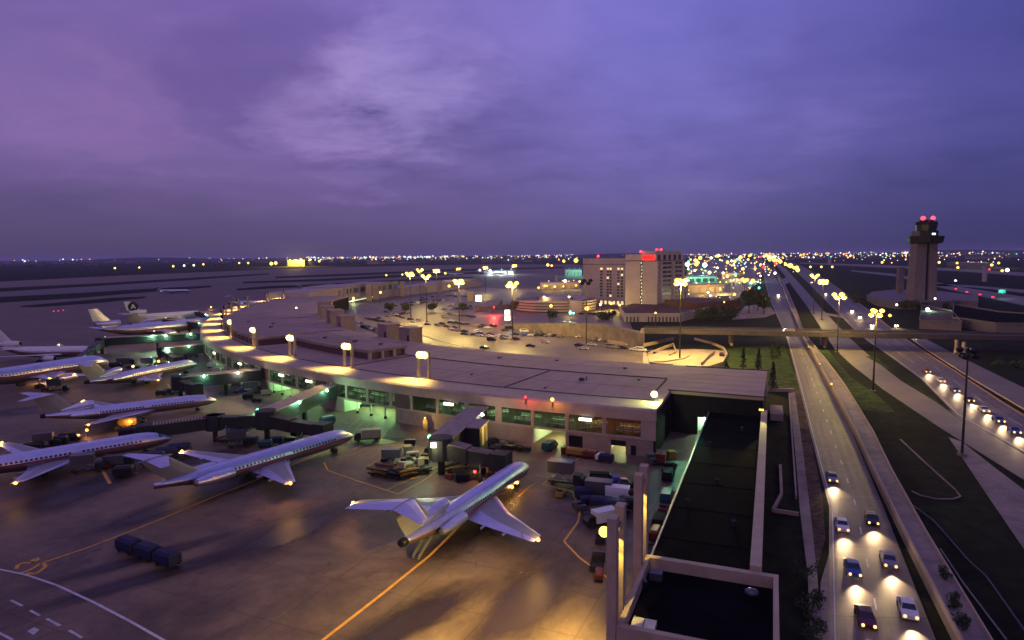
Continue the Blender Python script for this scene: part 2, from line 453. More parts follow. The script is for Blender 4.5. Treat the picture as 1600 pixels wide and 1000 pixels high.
sheet('grass_verge', px((1268, 540), (1288, 540), (1330, 590), (1372, 618), (1400, 645), (1340, 640), (1296, 575)), 0.0, M['turf'])
sheet('grass_verge', px((1010, 560), (1136, 545), (1226, 540), (1250, 610), (1196, 612), (1140, 585), (1090, 575)), 0.005, M['turf'])
sheet('planting_bed', px((1205, 583), (1246, 584), (1268, 690), (1284, 770), (1290, 840), (1268, 920), (1256, 760), (1238, 614)), 0.0, M['bed'])
sheet('bare_strip', px((1482, 683), (1503, 690), (1560, 735), (1640, 795), (1900, 990), (1780, 1060), (1640, 905), (1600, 858), (1540, 770)), 0.0, M['ramp'])
# ramps and crossing roads further out
road('slip_road', [(1680, 690), (1600, 640), (1520, 592), (1452, 548), (1410, 520)], [(1680, 640), (1600, 606), (1530, 572), (1476, 545), (1425, 518)], 0.02, M['road'], 30, 220)
road('crossing_road', [(1330, 424), (1400, 432), (1480, 452), (1640, 486)][::-1], [(1330, 422), (1400, 428), (1480, 445), (1640, 470)][::-1], 0.02, M['ramp'], 20, 400)
road('crossing_road', [(1250, 412), (1380, 418), (1500, 424), (1640, 434)][::-1], [(1250, 410), (1380, 414), (1500, 420), (1640, 428)][::-1], 0.02, M['ramp'], 20, 400)
road('crossing_road', [(1450, 446), (1520, 449), (1640, 462)][::-1], [(1450, 443), (1520, 446), (1640, 456)][::-1], 0.02, M['ramp'], 16, 300)
road('garden_path', [(1290, 492), (1330, 500), (1348, 520)], [(1290, 489), (1334, 497), (1356, 520)], 0.02, M['ramp'], 16)
sheet('walkway', px((1143, 500), (1165, 478), (1200, 474), (1212, 490), (1195, 496)), 0.02, M['ramp'])
# painted lines on the road
b = MB()
cl = [(a + c) / 2 for a, c in zip(R1A, R1B)]
for i in range(0, len(cl) - 1):
    seg = (cl[i + 1] - cl[i]); L_ = seg.length; k = 0.0
    while k + 3 < L_:
        p = cl[i].lerp(cl[i + 1], k / L_); q = cl[i].lerp(cl[i + 1], (k + 3) / L_)
        ribbon(b, [p, q], 0.22, 0.07); k += 12
ribbon(b, [a.lerp(c, 0.06) for a, c in zip(R1A, R1B)], 0.16, 0.07)
ribbon(b, [a.lerp(c, 0.04) for a, c in zip(R3A, R3B)], 0.25, 0.08)
for f in (0.33, 0.66):
    lane = resample([a.lerp(c, f) for a, c in zip(R3A, R3B)][:42], 260)
    for i in range(0, 258, 3): ribbon(b, [lane[i], lane[i + 1]], 0.2, 0.08)
tag(b.build('lane_markings', M['whitep']), kind='structure')
b = MB()
for A_, B_, fs, w_ in ((R1A, R1B, (.14, .30, .58, .76), .8), (R3A, R3B, (.12, .22, .44, .55, .76, .88), 1.0)):
    for f_ in fs: ribbon(b, [a.lerp(c, f_) for a, c in zip(A_, B_)], w_, .064)
tag(b.build('tyre_lanes', mat('tyre_darkened_concrete', (.105, .08, .074), .55, var=.3, scale=.5, stain=.45)), kind='structure')
b = MB()
for A_, B_, n_ in ((R1A, R1B, 150), (R3A, R3B, 150)):
    a_, c_ = resample(A_, n_), resample(B_, n_)
    for i in range(n_): ribbon(b, [a_[i], c_[i]], .12, .066)
tag(b.build('road_joints', M['joint']), kind='structure')
sheet('loop_light_pool', px((1005, 549), (1085, 546), (1130, 548), (1135, 556), (1127, 569), (1105, 576), (1060, 576), (1005, 571)), 0.03, M['fascia'])  # paler ground sheet: part of the mast's light pool put into the colour
b = MB(); ribbon(b, [a.lerp(c, 0.965) for a, c in zip(R3A, R3B)], 0.45, 0.085)
tag(b.build('edge_line', M['yellowp']), kind='structure')

# ---- apron paint
b = MB()
def L2(pts, w, z=0.03): ribbon(b, resample(px(*pts), max(2, len(pts) * 6)), w, z)
L2([(470, 1030), (505, 1000), (600, 926), (672, 868), (740, 800), (822, 735)], 0.45)
L2([(65, 880), (140, 855), (250, 812), (330, 778), (420, 742), (545, 690)], 0.4)
L2([(848, 757), (872, 738), (905, 716), (912, 702)], 0.32); L2([(848, 757), (895, 768), (906, 800), (903, 816), (881, 846), (906, 872), (952, 905)], 0.34)
L2([(506, 722), (512, 735), (560, 752), (622, 772)], 0.3); L2([(622, 772), (660, 752), (684, 735)], 0.28)
L2([(810, 776), (828, 760), (836, 756)], 0.25); L2([(835, 742), (880, 752), (905, 757)], 0.2)
L2([(0, 700), (50, 690), (120, 672)], 0.35); L2([(160, 735), (172, 756)], 0.6); L2([(268, 610), (262, 600)], 0.4)
for k in range(9):
    u, v = 604 + k * 9.6, 766 - k * 4.2
    L2([(u, v), (u + 34 - k, v - 16)], 0.16)
L2([(552, 702), (565, 696)], 0.3); L2([(575, 728), (640, 690)], 0.12); L2([(540, 716), (600, 686)], 0.12)
# the taxi-line mark: one open loop and one closed loop
L2([(26, 889), (27, 884), (34, 880), (48, 879.5), (56, 877), (60, 874), (57, 872.5), (51, 875), (52, 880)], 0.5)
L2([(33, 895), (44, 892), (55, 886), (64, 880), (70, 882), (71, 886), (62, 893), (54, 897), (46, 896), (40, 896)], 0.5)
for k in range(6): L2([(560 + k * 9, 655 + k * 3.5), (545 + k * 10, 668 + k * 3.6)], 0.12)
L2([(840, 694), (820, 690)], 0.2)
tag(b.build('apron_yellow_lines', M['yellowp']), kind='structure')
b = MB()
L2([(-40, 884), (0, 890), (40, 898), (90, 915), (150, 943), (205, 972), (290, 1020)], 0.35)
for q in ([(17, 938), (35, 947)], [(47, 954), (62, 962)], [(73, 967), (94, 978)], [(108, 985), (128, 997)], [(-20, 980), (20, 1000)]): L2(q, 0.32)
b.strip([at(42, 986, 0.03), at(53, 980, 0.03)], [at(52, 992, 0.03), at(62, 984, 0.03)])
tag(b.build('apron_white_lines', M['whitep']), kind='structure')

# oil and rubber stains worn into the stands
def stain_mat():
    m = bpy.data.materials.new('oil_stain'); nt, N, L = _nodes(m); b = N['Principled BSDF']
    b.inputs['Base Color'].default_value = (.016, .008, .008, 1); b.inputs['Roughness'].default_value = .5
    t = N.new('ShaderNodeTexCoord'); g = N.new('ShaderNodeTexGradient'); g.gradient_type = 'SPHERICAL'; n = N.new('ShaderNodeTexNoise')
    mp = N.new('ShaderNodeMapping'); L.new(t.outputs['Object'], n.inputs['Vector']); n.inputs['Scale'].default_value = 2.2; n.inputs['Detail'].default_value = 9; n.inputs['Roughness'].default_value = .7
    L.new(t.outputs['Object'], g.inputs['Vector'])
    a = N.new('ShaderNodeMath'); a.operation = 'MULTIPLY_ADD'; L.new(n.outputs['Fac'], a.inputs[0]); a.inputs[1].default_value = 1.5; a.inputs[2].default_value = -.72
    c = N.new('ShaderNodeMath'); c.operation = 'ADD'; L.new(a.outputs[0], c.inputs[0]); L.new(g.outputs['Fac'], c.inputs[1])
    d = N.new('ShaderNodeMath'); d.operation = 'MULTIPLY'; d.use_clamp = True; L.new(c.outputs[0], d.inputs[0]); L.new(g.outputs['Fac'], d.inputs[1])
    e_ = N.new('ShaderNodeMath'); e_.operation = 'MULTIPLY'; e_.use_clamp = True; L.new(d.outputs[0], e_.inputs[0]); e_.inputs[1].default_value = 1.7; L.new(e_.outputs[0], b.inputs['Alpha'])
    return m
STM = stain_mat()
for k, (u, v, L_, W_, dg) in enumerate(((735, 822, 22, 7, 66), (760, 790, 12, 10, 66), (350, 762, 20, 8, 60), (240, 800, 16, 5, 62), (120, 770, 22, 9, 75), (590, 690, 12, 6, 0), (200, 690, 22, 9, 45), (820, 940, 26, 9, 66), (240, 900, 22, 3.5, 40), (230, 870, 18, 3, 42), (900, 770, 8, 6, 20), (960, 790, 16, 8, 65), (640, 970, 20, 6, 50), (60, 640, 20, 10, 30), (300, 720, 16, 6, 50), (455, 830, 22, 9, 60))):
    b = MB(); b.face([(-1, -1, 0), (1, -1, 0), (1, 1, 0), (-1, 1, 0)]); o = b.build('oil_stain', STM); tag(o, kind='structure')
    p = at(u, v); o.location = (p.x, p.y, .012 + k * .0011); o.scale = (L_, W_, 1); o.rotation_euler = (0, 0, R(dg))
# ================================================================ TERMINAL
PHE = 248.5
term = tag(empty('terminal_building', (30.9, 139.7, 0), 0, True), 'long curved concrete airport terminal with flat roof, window bays and gates', 'terminal')
def arc(p0, p1, r, z, st=0.5):
    n = max(1, int(abs(p1 - p0) / st + 0.5))
    return [RP(p0 + (p1 - p0) * i / n, r, z) for i in range(n + 1)]
def arcwall(mb, p0, p1, r, z0, z1, th=0.3, m=0):
    """curved wall panel with thickness, outer face at radius r"""
    n = max(1, int(abs(p1 - p0) / 0.75 + 0.5))
    rg = []
    for i in range(n + 1):
        p = p0 + (p1 - p0) * i / n
        rg.append([RP(p, r, z0), RP(p, r, z1), RP(p, r - th, z1), RP(p, r - th, z0)])
    mb.loft(rg, m)
PH0 = 158.0
ZR = 10.6
b = MB()
rg = [[RP(p, 316, ZR - 0.9), RP(p, 316, ZR), RP(p, 265, ZR), RP(p, 265, ZR - 0.9)] for p in [PHE - i * (PHE - PH0) / 150 for i in range(151)]]
b.loft(rg)
b.prism([LF(-0.5, 22), LF(21.5, 21), LF(22, 58), LF(-0.5, 59.5)], ZR - 0.9, ZR + 0.012)
b.build('roof', M['roofgravel'], term)
b = MB()
for k in range(64):
    ph = 247.4 - k * 1.12
    b.beam(RP(ph, 288.6, ZR), RP(ph, 315.6, ZR), 0.16, 0.03)
    if k % 2: b.beam(RP(ph, 266, ZR), RP(ph, 287.4, ZR), 0.16, 0.03)
for r_ in (302, 276):
    P_ = arc(247.4, 176, r_, ZR, 1.0)
    for p_, q_ in zip(P_[:-1], P_[1:]): b.beam(p_, q_, 0.16, 0.034)
for k in range(5): b.beam(LF(0.5, 27 + k * 6.5, ZR), LF(21.5, 26.4 + k * 6.5, ZR), 0.16, 0.04)
b.build('roof_seam', mat('roof_seam_grey', (.265, .18, .155), .9, var=.2), term)
b = MB()
rg = [[RP(p, 325.3, ZR - 0.35), RP(p, 324.6, ZR), RP(p, 316.1, ZR + 0.05), RP(p, 316.1, ZR - 0.9)] for p in [PHE + 0.02 - i * (PHE + 0.02 - PH0) / 150 for i in range(151)]]
b.loft(rg)
b.build('roof_edge', M['fascia'], term)
b = MB()
arcwall(b, PHE + 0.02, PH0, 325.32, 7.95, ZR - 0.36, 0.5)
b.build('fascia', M['fascia'], term)
b = MB()
for r_ in (316.2, 288.0):
    rg = [[RP(p, r_ + 0.22, ZR), RP(p, r_ + 0.22, ZR + 0.16), RP(p, r_ - 0.22, ZR + 0.16), RP(p, r_ - 0.22, ZR)] for p in [(PHE - 0.1 if r_ > 300 else 247.9) - i * (90 if r_ > 300 else 34) / 150 for i in range(151)]]
    b.loft(rg)
for ph, ra, rb in ((241.2, 288.2, 316), (230.4, 288.2, 316), (247.9, 288.2, 304), (212, 268, 314), (196, 268, 314)):
    b.beam(RP(ph, ra, ZR), RP(ph, rb, ZR), 0.4, 0.15)
for q in ((LF(-0.6, 21.6), LF(22, 20.4)), (LF(22, 20.4), LF(22.3, 58)), (LF(-0.6, 58.6), LF(22.3, 58))): b.beam(Vector((q[0].x, q[0].y, ZR)), Vector((q[1].x, q[1].y, ZR)), 0.35, 0.22)
b.beam(RP(247.5, 264.8, ZR), RP(246, 264.8, ZR), 0.3, 0.2)
b.build('roof_joint', M['joint'], term)
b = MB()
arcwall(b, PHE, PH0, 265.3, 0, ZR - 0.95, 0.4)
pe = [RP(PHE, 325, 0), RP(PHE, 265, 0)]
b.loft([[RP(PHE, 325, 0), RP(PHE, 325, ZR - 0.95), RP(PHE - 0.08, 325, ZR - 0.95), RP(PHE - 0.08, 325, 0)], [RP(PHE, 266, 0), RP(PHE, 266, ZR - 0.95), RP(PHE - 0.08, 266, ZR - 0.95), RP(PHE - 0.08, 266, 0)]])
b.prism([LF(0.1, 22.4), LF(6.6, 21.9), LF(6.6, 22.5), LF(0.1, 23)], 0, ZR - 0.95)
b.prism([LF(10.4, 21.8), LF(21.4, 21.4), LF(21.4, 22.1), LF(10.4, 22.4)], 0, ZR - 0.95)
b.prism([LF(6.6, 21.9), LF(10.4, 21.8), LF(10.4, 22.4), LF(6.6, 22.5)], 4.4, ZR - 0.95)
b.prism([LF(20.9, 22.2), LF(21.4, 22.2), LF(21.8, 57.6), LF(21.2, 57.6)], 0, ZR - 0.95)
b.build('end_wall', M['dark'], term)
# window bays: pillars, spandrel, brown panels, ground floor walls
win, panels = [], []
bounds = [248.0, 246.48, 244.94, 243.42, 241.9]
for i in range(4): win.append((bounds[i + 1] + 0.07, bounds[i] - 0.07))
def module(p):   # three bays then a panel, 5.95 degrees in all
    w = 1.56
    for k in range(3): win.append((p - (k + 1) * w + 0.07, p - k * w - 0.07))
    panels.append((p - 3 * w - 1.0, p - 3 * w - 0.05))
    return p - 5.95
p = 241.75; mods = []
while p > 165: mods.append(p); p = module(p)
b = MB(); pil = []
ed = sorted({round(x, 2) for w in win for x in w}, reverse=True)
sp = MB()
arcwall(sp, PHE, PH0, 325.05, 3.65, 4.15, 0.7)
sp.build('spandrel', M['fascia'], term)
gaps = sorted(win, reverse=True)
prev = PHE
def pillar(p1, p0):
    q = MB(); arcwall(q, p1, p0, 325.1, 4.15, 7.95, 0.6); q.build('pillar', M['fascia'], term)
for (a0, a1) in gaps[:28]:
    if prev - a1 > 0.03:
        if prev - a1 < 0.6 : pillar(prev, a1)
        else:
            pillar(prev, prev - 0.1); pillar(a1 + 0.1, a1)
    prev = a0
for (a0, a1) in panels[:9]:
    q = MB(); arcwall(q, a1 - 0.06, a0 + 0.06, 325.2, 4.16, 7.94, 0.4); q.build('brown_panel', M['panel'], term)
for i, (a0, a1) in enumerate(gaps[:24]):
    f = MB()
    for zz in (4.16, 7.85): arcwall(f, a1, a0, 324.75, zz, zz + 0.09, 0.12)
    for k in range(5 if i < 14 else 2):
        ph = a0 + (a1 - a0) * (k + 0.0) / (4 if i < 14 else 1)
        f.beam(RP(ph, 324.7, 4.25), RP(ph, 324.6, 4.25), 0.07, 3.6)
    w = f.build('window', M['black'], term)
    g = MB(); A = arc(a1, a0, 324.6, 4.2, 0.4); g.strip(A, [Vector((q.x, q.y, 7.9)) for q in A])
    g.build('pane', M['glass'], w)
# ground floor: solid stretches between the open bays
solid = [(248.5, 247.55, 0, 3.65), (247.55, 246.15, 2.9, 3.65), (246.15, 245.55, 0, 3.65), (245.55, 244.95, 0, 0.0), (244.95, 244.9, 0, 3.65), (243.42, 236.1, 0, 3.65), (232.4, 230.5, 0, 3.65), (224.9, 223.9, 0, 3.65), (219.2, 217.9, 0, 3.65), (213.2, 212, 0, 3.65), (207, 165, 0, 3.65)]
b = MB()
b2 = [(248.5, 247.35), (246.75, 245.6), (245.0, 244.88), (243.42, 236.1), (232.4, 230.5), (224.9, 223.9), (219.2, 217.9), (213.2, 212), (207, 165)]
for a1, a0, z in [(p_, q_, 0) for p_, q_ in b2] + [(247.35, 246.75, 3.0), (245.6, 245.0, 3.0)]:
    b = MB(); arcwall(b, a1, a0, 324.9, z, 3.65, 0.35); b.build('ground_floor_wall', M['wallc'], term)
b = MB()
for a1, a0 in ((247.35, 246.75),): arcwall(b, a1, a0, 324.6, 1.7, 3.0, 0.1)
b.build('roller_door', M['black'], term)
b = MB(); arcwall(b, 245.6, 245.0, 324.6, 0, 3.0, 0.1); b.build('roller_door', M['black'], term)
b = MB(); arcwall(b, 247.75, 247.55, 325.0, 0, 2.2, 0.1); b.build('door', M['black'], term)
b = MB()
for a1, a0 in ((244.88, 243.42), (247.4, 246.6), (236.1, 232.4), (230.5, 224.9), (223.9, 219.2), (217.9, 213.2)):
    b = MB(); arcwall(b, a1, a0, 313, 0, 3.6, 0.3)
    for q in (a1, a0): b.beam(RP(q, 312.8, 0), RP(q, 324.5, 0), 0.25, 3.6)
    b.build('service_bay_wall', M['pale'], term)
b = MB()
b.prism([LF(6.2, 26), LF(11, 26), LF(11, 26.3), LF(6.2, 26.3)], 0, 4.4)
b.build('service_bay_wall', M['pale'], term)
b = MB()
arcwall(b, PHE - 0.1, 206, 324.4, 3.66, 3.9, 24)
b.build('upper_floor', M['carpet'], term)
for k in range(20):
    ph = 235.2 - k * 1.0
    if any(a0 - 0.2 < ph < a1 + 0.2 for a1, a0 in b2): continue
    q = MB(); c = RP(ph, 323.6); q.tube((c.x, c.y, 0), (c.x, c.y, 3.65), 0.26, n=8); q.tube((c.x, c.y, 0), (c.x, c.y, 0.7), 0.42, n=8, m=1)
    q.build('column', [M['pale'], M['black']], term)
b = MB(); arcwall(b, PHE - 0.1, 206, 304, 3.9, ZR - 0.95, 0.3); b.build('lounge_wall', M['inner'], term)
b = MB(); arcwall(b, PHE - 0.1, 206, 324.3, 8.6, 8.75, 20); b.build('lounge_ceiling', M['panel'], term)
for i, (a0, a1) in enumerate(gaps[:22]):
    c = (a0 + a1) / 2
    if i in (7, 12, 16): continue
    q = MB()
    for d in (-0.3, 0.3):
        q.beam(RP(c + d, 309, 8.48), RP(c + d, 320, 8.48), 0.35, 0.1)
    cc = (0.5, 1, 0.42) if i not in (0, 1) else (1, 0.4, 0.16)
    q.build('ceiling_light', G['tube'] if i not in (0, 1) else G['amber'], term)
    lamp('POINT', RP(c, 316, 8.1), 430 if i not in (0, 1) else 300, cc, term, size=0.6)
# gate signs hang in the second window of every module
for ph in (245.75, 239.35, 226.9, 221.2, 215.3, 232.9 - 3.2):
    q = MB(); c0, c1 = RP(ph + 0.42, 325.75, 6.9), RP(ph - 0.42, 325.75, 6.9)
    q.beam(c0.lerp(c1, .2), c0.lerp(c1, .8), 0.35, 0.6); q.build('gate_sign', G['sign'], term)
# light-green lamps of the open service bays
for ph, pw in ((244.15, 420), (247.05, 420), (235.4, 520), (234.2, 520), (233.1, 420), (229.6, 420), (228.2, 420), (226.6, 420), (225.4, 300), (222, 420), (220, 300), (216, 380), (214.4, 260)):
    col = (0.9, 1, 0.42) if ph > 243 else (0.46, 1, 0.36)
    q = MB(); q.beam(RP(ph + 0.15, 317, 3.5), RP(ph - 0.15, 317, 3.5), 0.4, 0.12); o = q.build('bay_lamp', G['tube'], term)
    lamp('POINT', RP(ph, 318.5, 3.2), pw * 1.7, col, o, size=0.3)
o = MB().cbox(LF(8.6, 25), 1.5, 0.4, 0.12).build('bay_lamp', G['tube'], term)
for q in bpy.data.meshes[o.data.name].vertices: q.co.z += 4.1
lamp('POINT', LF(8.6, 24.6, 3.9), 900, (0.55, 1, 0.55), o, size=0.3)
# penthouses on the roof
b = MB()
def raised(p1, p0, ro, ri, z1, zw=(ZR + 0.4, ZR + 2.3)):
    n = max(2, int((p1 - p0) / 1.0))
    rg = []
    for i in range(n + 1):
        q = p1 + (p0 - p1) * i / n
        rg.append([RP(q, ro, ZR + 2.25), RP(q, ro, z1), RP(q, ri, z1), RP(q, ri, ZR + 2.25)])
    b.loft(rg)
    n2 = n; rg = []
    for i in range(n2 + 1):
        q = p1 - 0.08 + (p0 - p1 + 0.16) * i / n2
        rg.append([RP(q, ro - 0.9, ZR), RP(q, ro - 0.9, ZR + 2.25), RP(q, ri + 0.9, ZR + 2.25), RP(q, ri + 0.9, ZR)])
    b.loft(rg, 1)
raised(218.2, 201.0, 314.4, 290, ZR + 3.3)
raised(229.6, 218.4, 303, 287, ZR + 3.2)
b.build('raised_roof', [M['roofgravel2'], M['panel']], term)
b = MB()
for k in range(14):
    ph = 217.6 - k * 1.2
    b = MB(); b.beam(RP(ph, 314.2, ZR), RP(ph, 313.2, ZR), 0.5, 2.26); b.build('clerestory_post', M['fascia'], term)
for k in range(4):
    b = MB(); b.beam(RP(229.55, 303 - k * 5, ZR), RP(229.55, 302 - k * 5, ZR), 0.9, 2.26); b.build('clerestory_post', M['fascia'], term)
# stair towers along the kerb side
def block(name, c, a, w, d, z0, z1, m, parent):
    q = MB(); q.cbox((c.x, c.y, z0), w, d, z1 - z0, a, 0)
    q.cbox((c.x, c.y, z1), w + 0.5, d + 0.5, 0.35, a, 0)
    o = q.build(name, m, parent); return o
for ph, r_, w, d, z1 in ((223.3, 262, 7.5, 6, 15.4), (219.6, 262, 7.5, 6, 15.6), (208.4, 262, 9, 7, 15.6), (204.2, 263, 12, 7, 17), (198.2, 263, 8, 7, 17), (193, 262, 12, 8, 18)):
    c = RP(ph, r_); o = block('stair_tower', c, R(ph + 90), w, d, 0, z1, M['wallc'], term)
    q = MB(); e = RP(ph + 0.55, r_ + d / 2 + 0.06); q.cbox((e.x, e.y, ZR), 1.2, 0.15, 2.3, R(ph + 90)); q.build('door', M['joint'], o)
# small things on the roof
b = MB()
for ph, r_, s in ((243.9, 299, 1.0), (243.0, 312.4, 0.35), (246.6, 293, 0.5), (238, 305, 0.4), (228, 292, 0.7), (225.5, 294, 0.9), (222, 296, 0.8), (236, 276, 0.7), (240, 272, 0.5), (245, 277, 0.6), (212, 300, 0.9), (209, 296, 0.8), (206, 305, 0.7), (201, 290, 1), (197, 300, 1.3)):
    c = RP(ph, r_, ZR if r_ < 318 and not (201 < ph < 229 and r_ > 287) else ZR + 3.25)
    b.cbox(c, 1.1 * s, 1.1 * s, 0.8 * s, R(ph)); b.tube(c + Vector((1.2 * s, 0, 0)), c + Vector((1.2 * s, 0, 1.1 * s)), 0.15 * s, n=8)
b.build('roof_vent', M['silver'], term)
# lower floor lamp at the corner
cp = RP(PHE - 0.3, 317.5, ZR)
fl = tag(empty('corner_floodlight', cp, 0, True), 'single bright greenish floodlight on the right end corner of the terminal roof', 'floodlight')
MB().tube(cp, cp + Vector((0, 0, 1.2)), 0.1).build('post', M['pole'], fl)
MB().ball(cp + Vector((0, 0, 1.75)), 0.75, 10).build('lamp_head', glow('greenish_lamp_glow', (0.82, 1, 0.3), 6), fl)
lamp('POINT', cp + Vector((0.3, -1.2, 1.9)), 1500, (0.8, 1, 0.35), fl, size=0.4)
# orange beacons on the fascia
for ph, c, h in ((242.75, G['redsign'], 0.9), (241.35 + 0.05, G['amber'], 1.6)):
    pass
for u, v, k, lab in ((821, 629, 'red', 'small red warning lamp standing above the fascia of the terminal'), (863, 633, 'amber', 'orange rotating beacon standing above the fascia of the terminal')):
    p = at(u, v, 9.9); e = tag(empty('roof_beacon', (p.x, p.y, 9.6), 0, True), lab, 'beacon')
    MB().tube((p.x, p.y, 9.5), (p.x, p.y, 10.9), 0.15).build('post', M['pole'], e)
    MB().ball((p.x, p.y, 11.2), 0.45 if k == 'amber' else 0.3, 8).build('lamp_head', G[k], e)
    lamp('POINT', (p.x - 0.3, p.y - 1.3, 10.8), 160, (1, 0.4, 0.08) if k == 'amber' else (1, 0.1, 0.05), e, size=0.3)

# ---- floodlight pylons: a pair of concrete columns with a lamp bank between
def pylon(p0, p1, z0, z1, label, lit, out, pw=2300, w=0.62):
    """two slabs at p0 and p1, lamp bank near the top facing the direction out"""
    c = (p0 + p1) / 2
    e = tag(empty('floodlight_pylon', (c.x, c.y, z0), 0, True), label, 'pylon', 'floodlight pylons along the terminal roof')
    a = math.atan2((p1 - p0).y, (p1 - p0).x)
    for q in (p0, p1): MB().cbox((q.x, q.y, z0), w, w * 1.25, z1 - z0, a).build('column', M['fascia'], e)
    cross = MB(); d = (p1 - p0).normalized()
    cross.cbox((c.x, c.y, z1 - 1.7), (p1 - p0).length - w, 0.35, 0.5, a); cross.build('crossbar', M['steel'], e)
    bank = MB()
    for k in (-0.3, 0, 0.3):
        q = c + d * k * (p1 - p0).length * 0.9 + out * 0.55; bank.ball((q.x, q.y, z1 - 0.9), 1.0, 9)
    bank.build('lamp_bank', G['pylon'] if lit else M['black'], e)
    q = c + out * 1.7
    if pw: lamp('SPOT', (q.x, q.y, z1 - 1.2), pw, SOD, e, aim=(q.x + out.x * 4.5, q.y + out.y * 4.5, ZR), size=0.5, angle=125, blend=0.9)
    if pw: lamp('SPOT', (q.x, q.y, z1 - 1.2), 3600 if lit else 2000, SOD, e, aim=(q.x + out.x * 22, q.y + out.y * 22, 0), size=0.5, angle=110, blend=0.9)
    return e
nm = ['nearest', 'second', 'third', 'fourth', 'fifth', 'sixth', 'seventh', 'eighth', 'ninth', 'tenth', 'eleventh', 'twelfth', 'thirteenth']
for i, ph in enumerate((236.4, 230.65, 224.65, 218.55, 211.6, 206.0, 200.0, 194.5, 189.0, 184.0, 179.0, 170.0, 164.0)):
    a_, b_ = RP(ph - 0.34, 315.2), RP(ph + 0.34, 315.2)
    out = (RP(ph, 320) - RP(ph, 310)).normalized()
    pylon(a_, b_, ZR, 17.9, 'pair of concrete columns with %s floodlights, %s pair along the curved terminal roof' % ('glowing yellow' if i < 5 else 'outward facing', nm[i] if i else 'nearest complete'), i < 5, out, 7500 if i < 8 else 9000)
# ================================================================ BLACK-ROOFED ANNEX AND NEAR BLOCK
e = tag(empty('annex_building', LF(15, -20), 0, True), 'long low annex with a black tar roof and pale parapet, reaching from the terminal end', 'building')
b = MB(); b.prism([LF(9.2, -62.4), LF(21, -62.4), LF(21, 20.5), LF(9.2, 21.5)], 0, 5.95, 0, 1)
b.build('body', [M['wallc'], M['tar']], e)
b = MB()
for k in range(7): b.beam(LF(9.6, -54 + k * 11.5, 5.94), LF(20.8, -54 + k * 11.5, 5.94), .25, .05)
b.build('roof_seam', M['seam'], e)
for k, (t_, n_) in enumerate(((12, -8), (17.5, 6), (15, -30), (18.5, -47), (11.5, -41))):
    v_ = MB(); v_.lathe(LF(t_, n_, 5.95), [(.22, 0), (.22, .7), (.4, .75), (.1, 1.0)], 10); v_.build('roof_vent', M['joint'], e)
b = MB(); b.beam(LF(9.3, -62.2, 5.9), LF(9.3, 21.4, 5.9), 0.28, 0.22); b.build('roof_edge', M['steel'], e)
b = MB(); b.beam(LF(21.7, -62.2, 0), LF(21.7, 20.3, 0), 1.3, 7.6); b.build('parapet', M['fascia'], e)
pl = MB(); pl.beam(LF(20.6, 17.2, 8.2), LF(21.6, 17.2, 8.2), 0.5, 0.3); o = pl.build('lamp', G['sodium'], e)
lamp('SPOT', LF(21.5, 16, 9.2), 2600, (0.95, 0.85, 0.2), o, aim=LF(21.7, -14, 7.6), size=0.15, angle=20)
e = tag(empty('roof_block', LF(16, -70), 0, True), 'low flat-roofed block with pale parapet in front of the black annex roof', 'building')
b = MB(); b.prism([LF(9.6, -78.6), LF(23.6, -78.6), LF(23.6, -63), LF(9.6, -63)], 0, 5.6, 0, 1)
b.build('body', [M['wallc'], M['tar']], e)
b = MB()
b.beam(LF(9.0, -62.7, 0), LF(24.2, -62.7, 0), 0.85, 7.0); b.beam(LF(23.9, -78.6, 0), LF(23.9, -63.15, 0), 0.55, 7.0)
b.beam(LF(9.3, -78.5, 0), LF(9.3, -63.15, 0), 0.55, 7.0); b.beam(LF(9.0, -78.95, 0), LF(24.2, -78.95, 0), 0.7, 7.0)
b.build('parapet', M['fascia'], e)
b = MB(); b.cbox(LF(10.7, -65.4, 5.6), 1.5, 1.2, 0.9, R(-21)); b.build('roof_unit', M['silver'], e)
b = MB(); b.cbox(LF(11.2, -76.6, 5.6), 2.4, 2.6, 0.5, R(-21)); b.box(-0.03, 0.03, -1.3, 1.3, 0, 0.56, 1, Matrix.Translation(LF(11.2, -76.6, 5.6)) @ Matrix.Rotation(R(-21), 4, 'Z'))
b.build('roof_hatch', [mat('pale_hatch_paint', (.6, .56, .42), .6), M['joint']], e)
b = MB(); c = LF(21.4, -66.3, 5.6); b.lathe(c, [(0.1, 0), (0.1, 0.5), (0.75, 0.6), (0.75, 0.95), (0.4, 1.15), (0.02, 1.2)], 14); b.build('roof_fan', M['silver'], e, True)
b = MB(); c = LF(9.9, -68.2, 5.6); b.lathe(c, [(0.25, 0), (0.25, 0.8), (0.4, 0.9), (0.05, 1.2)], 10); b.build('roof_vent', M['silver'], e, True)
out = -T_
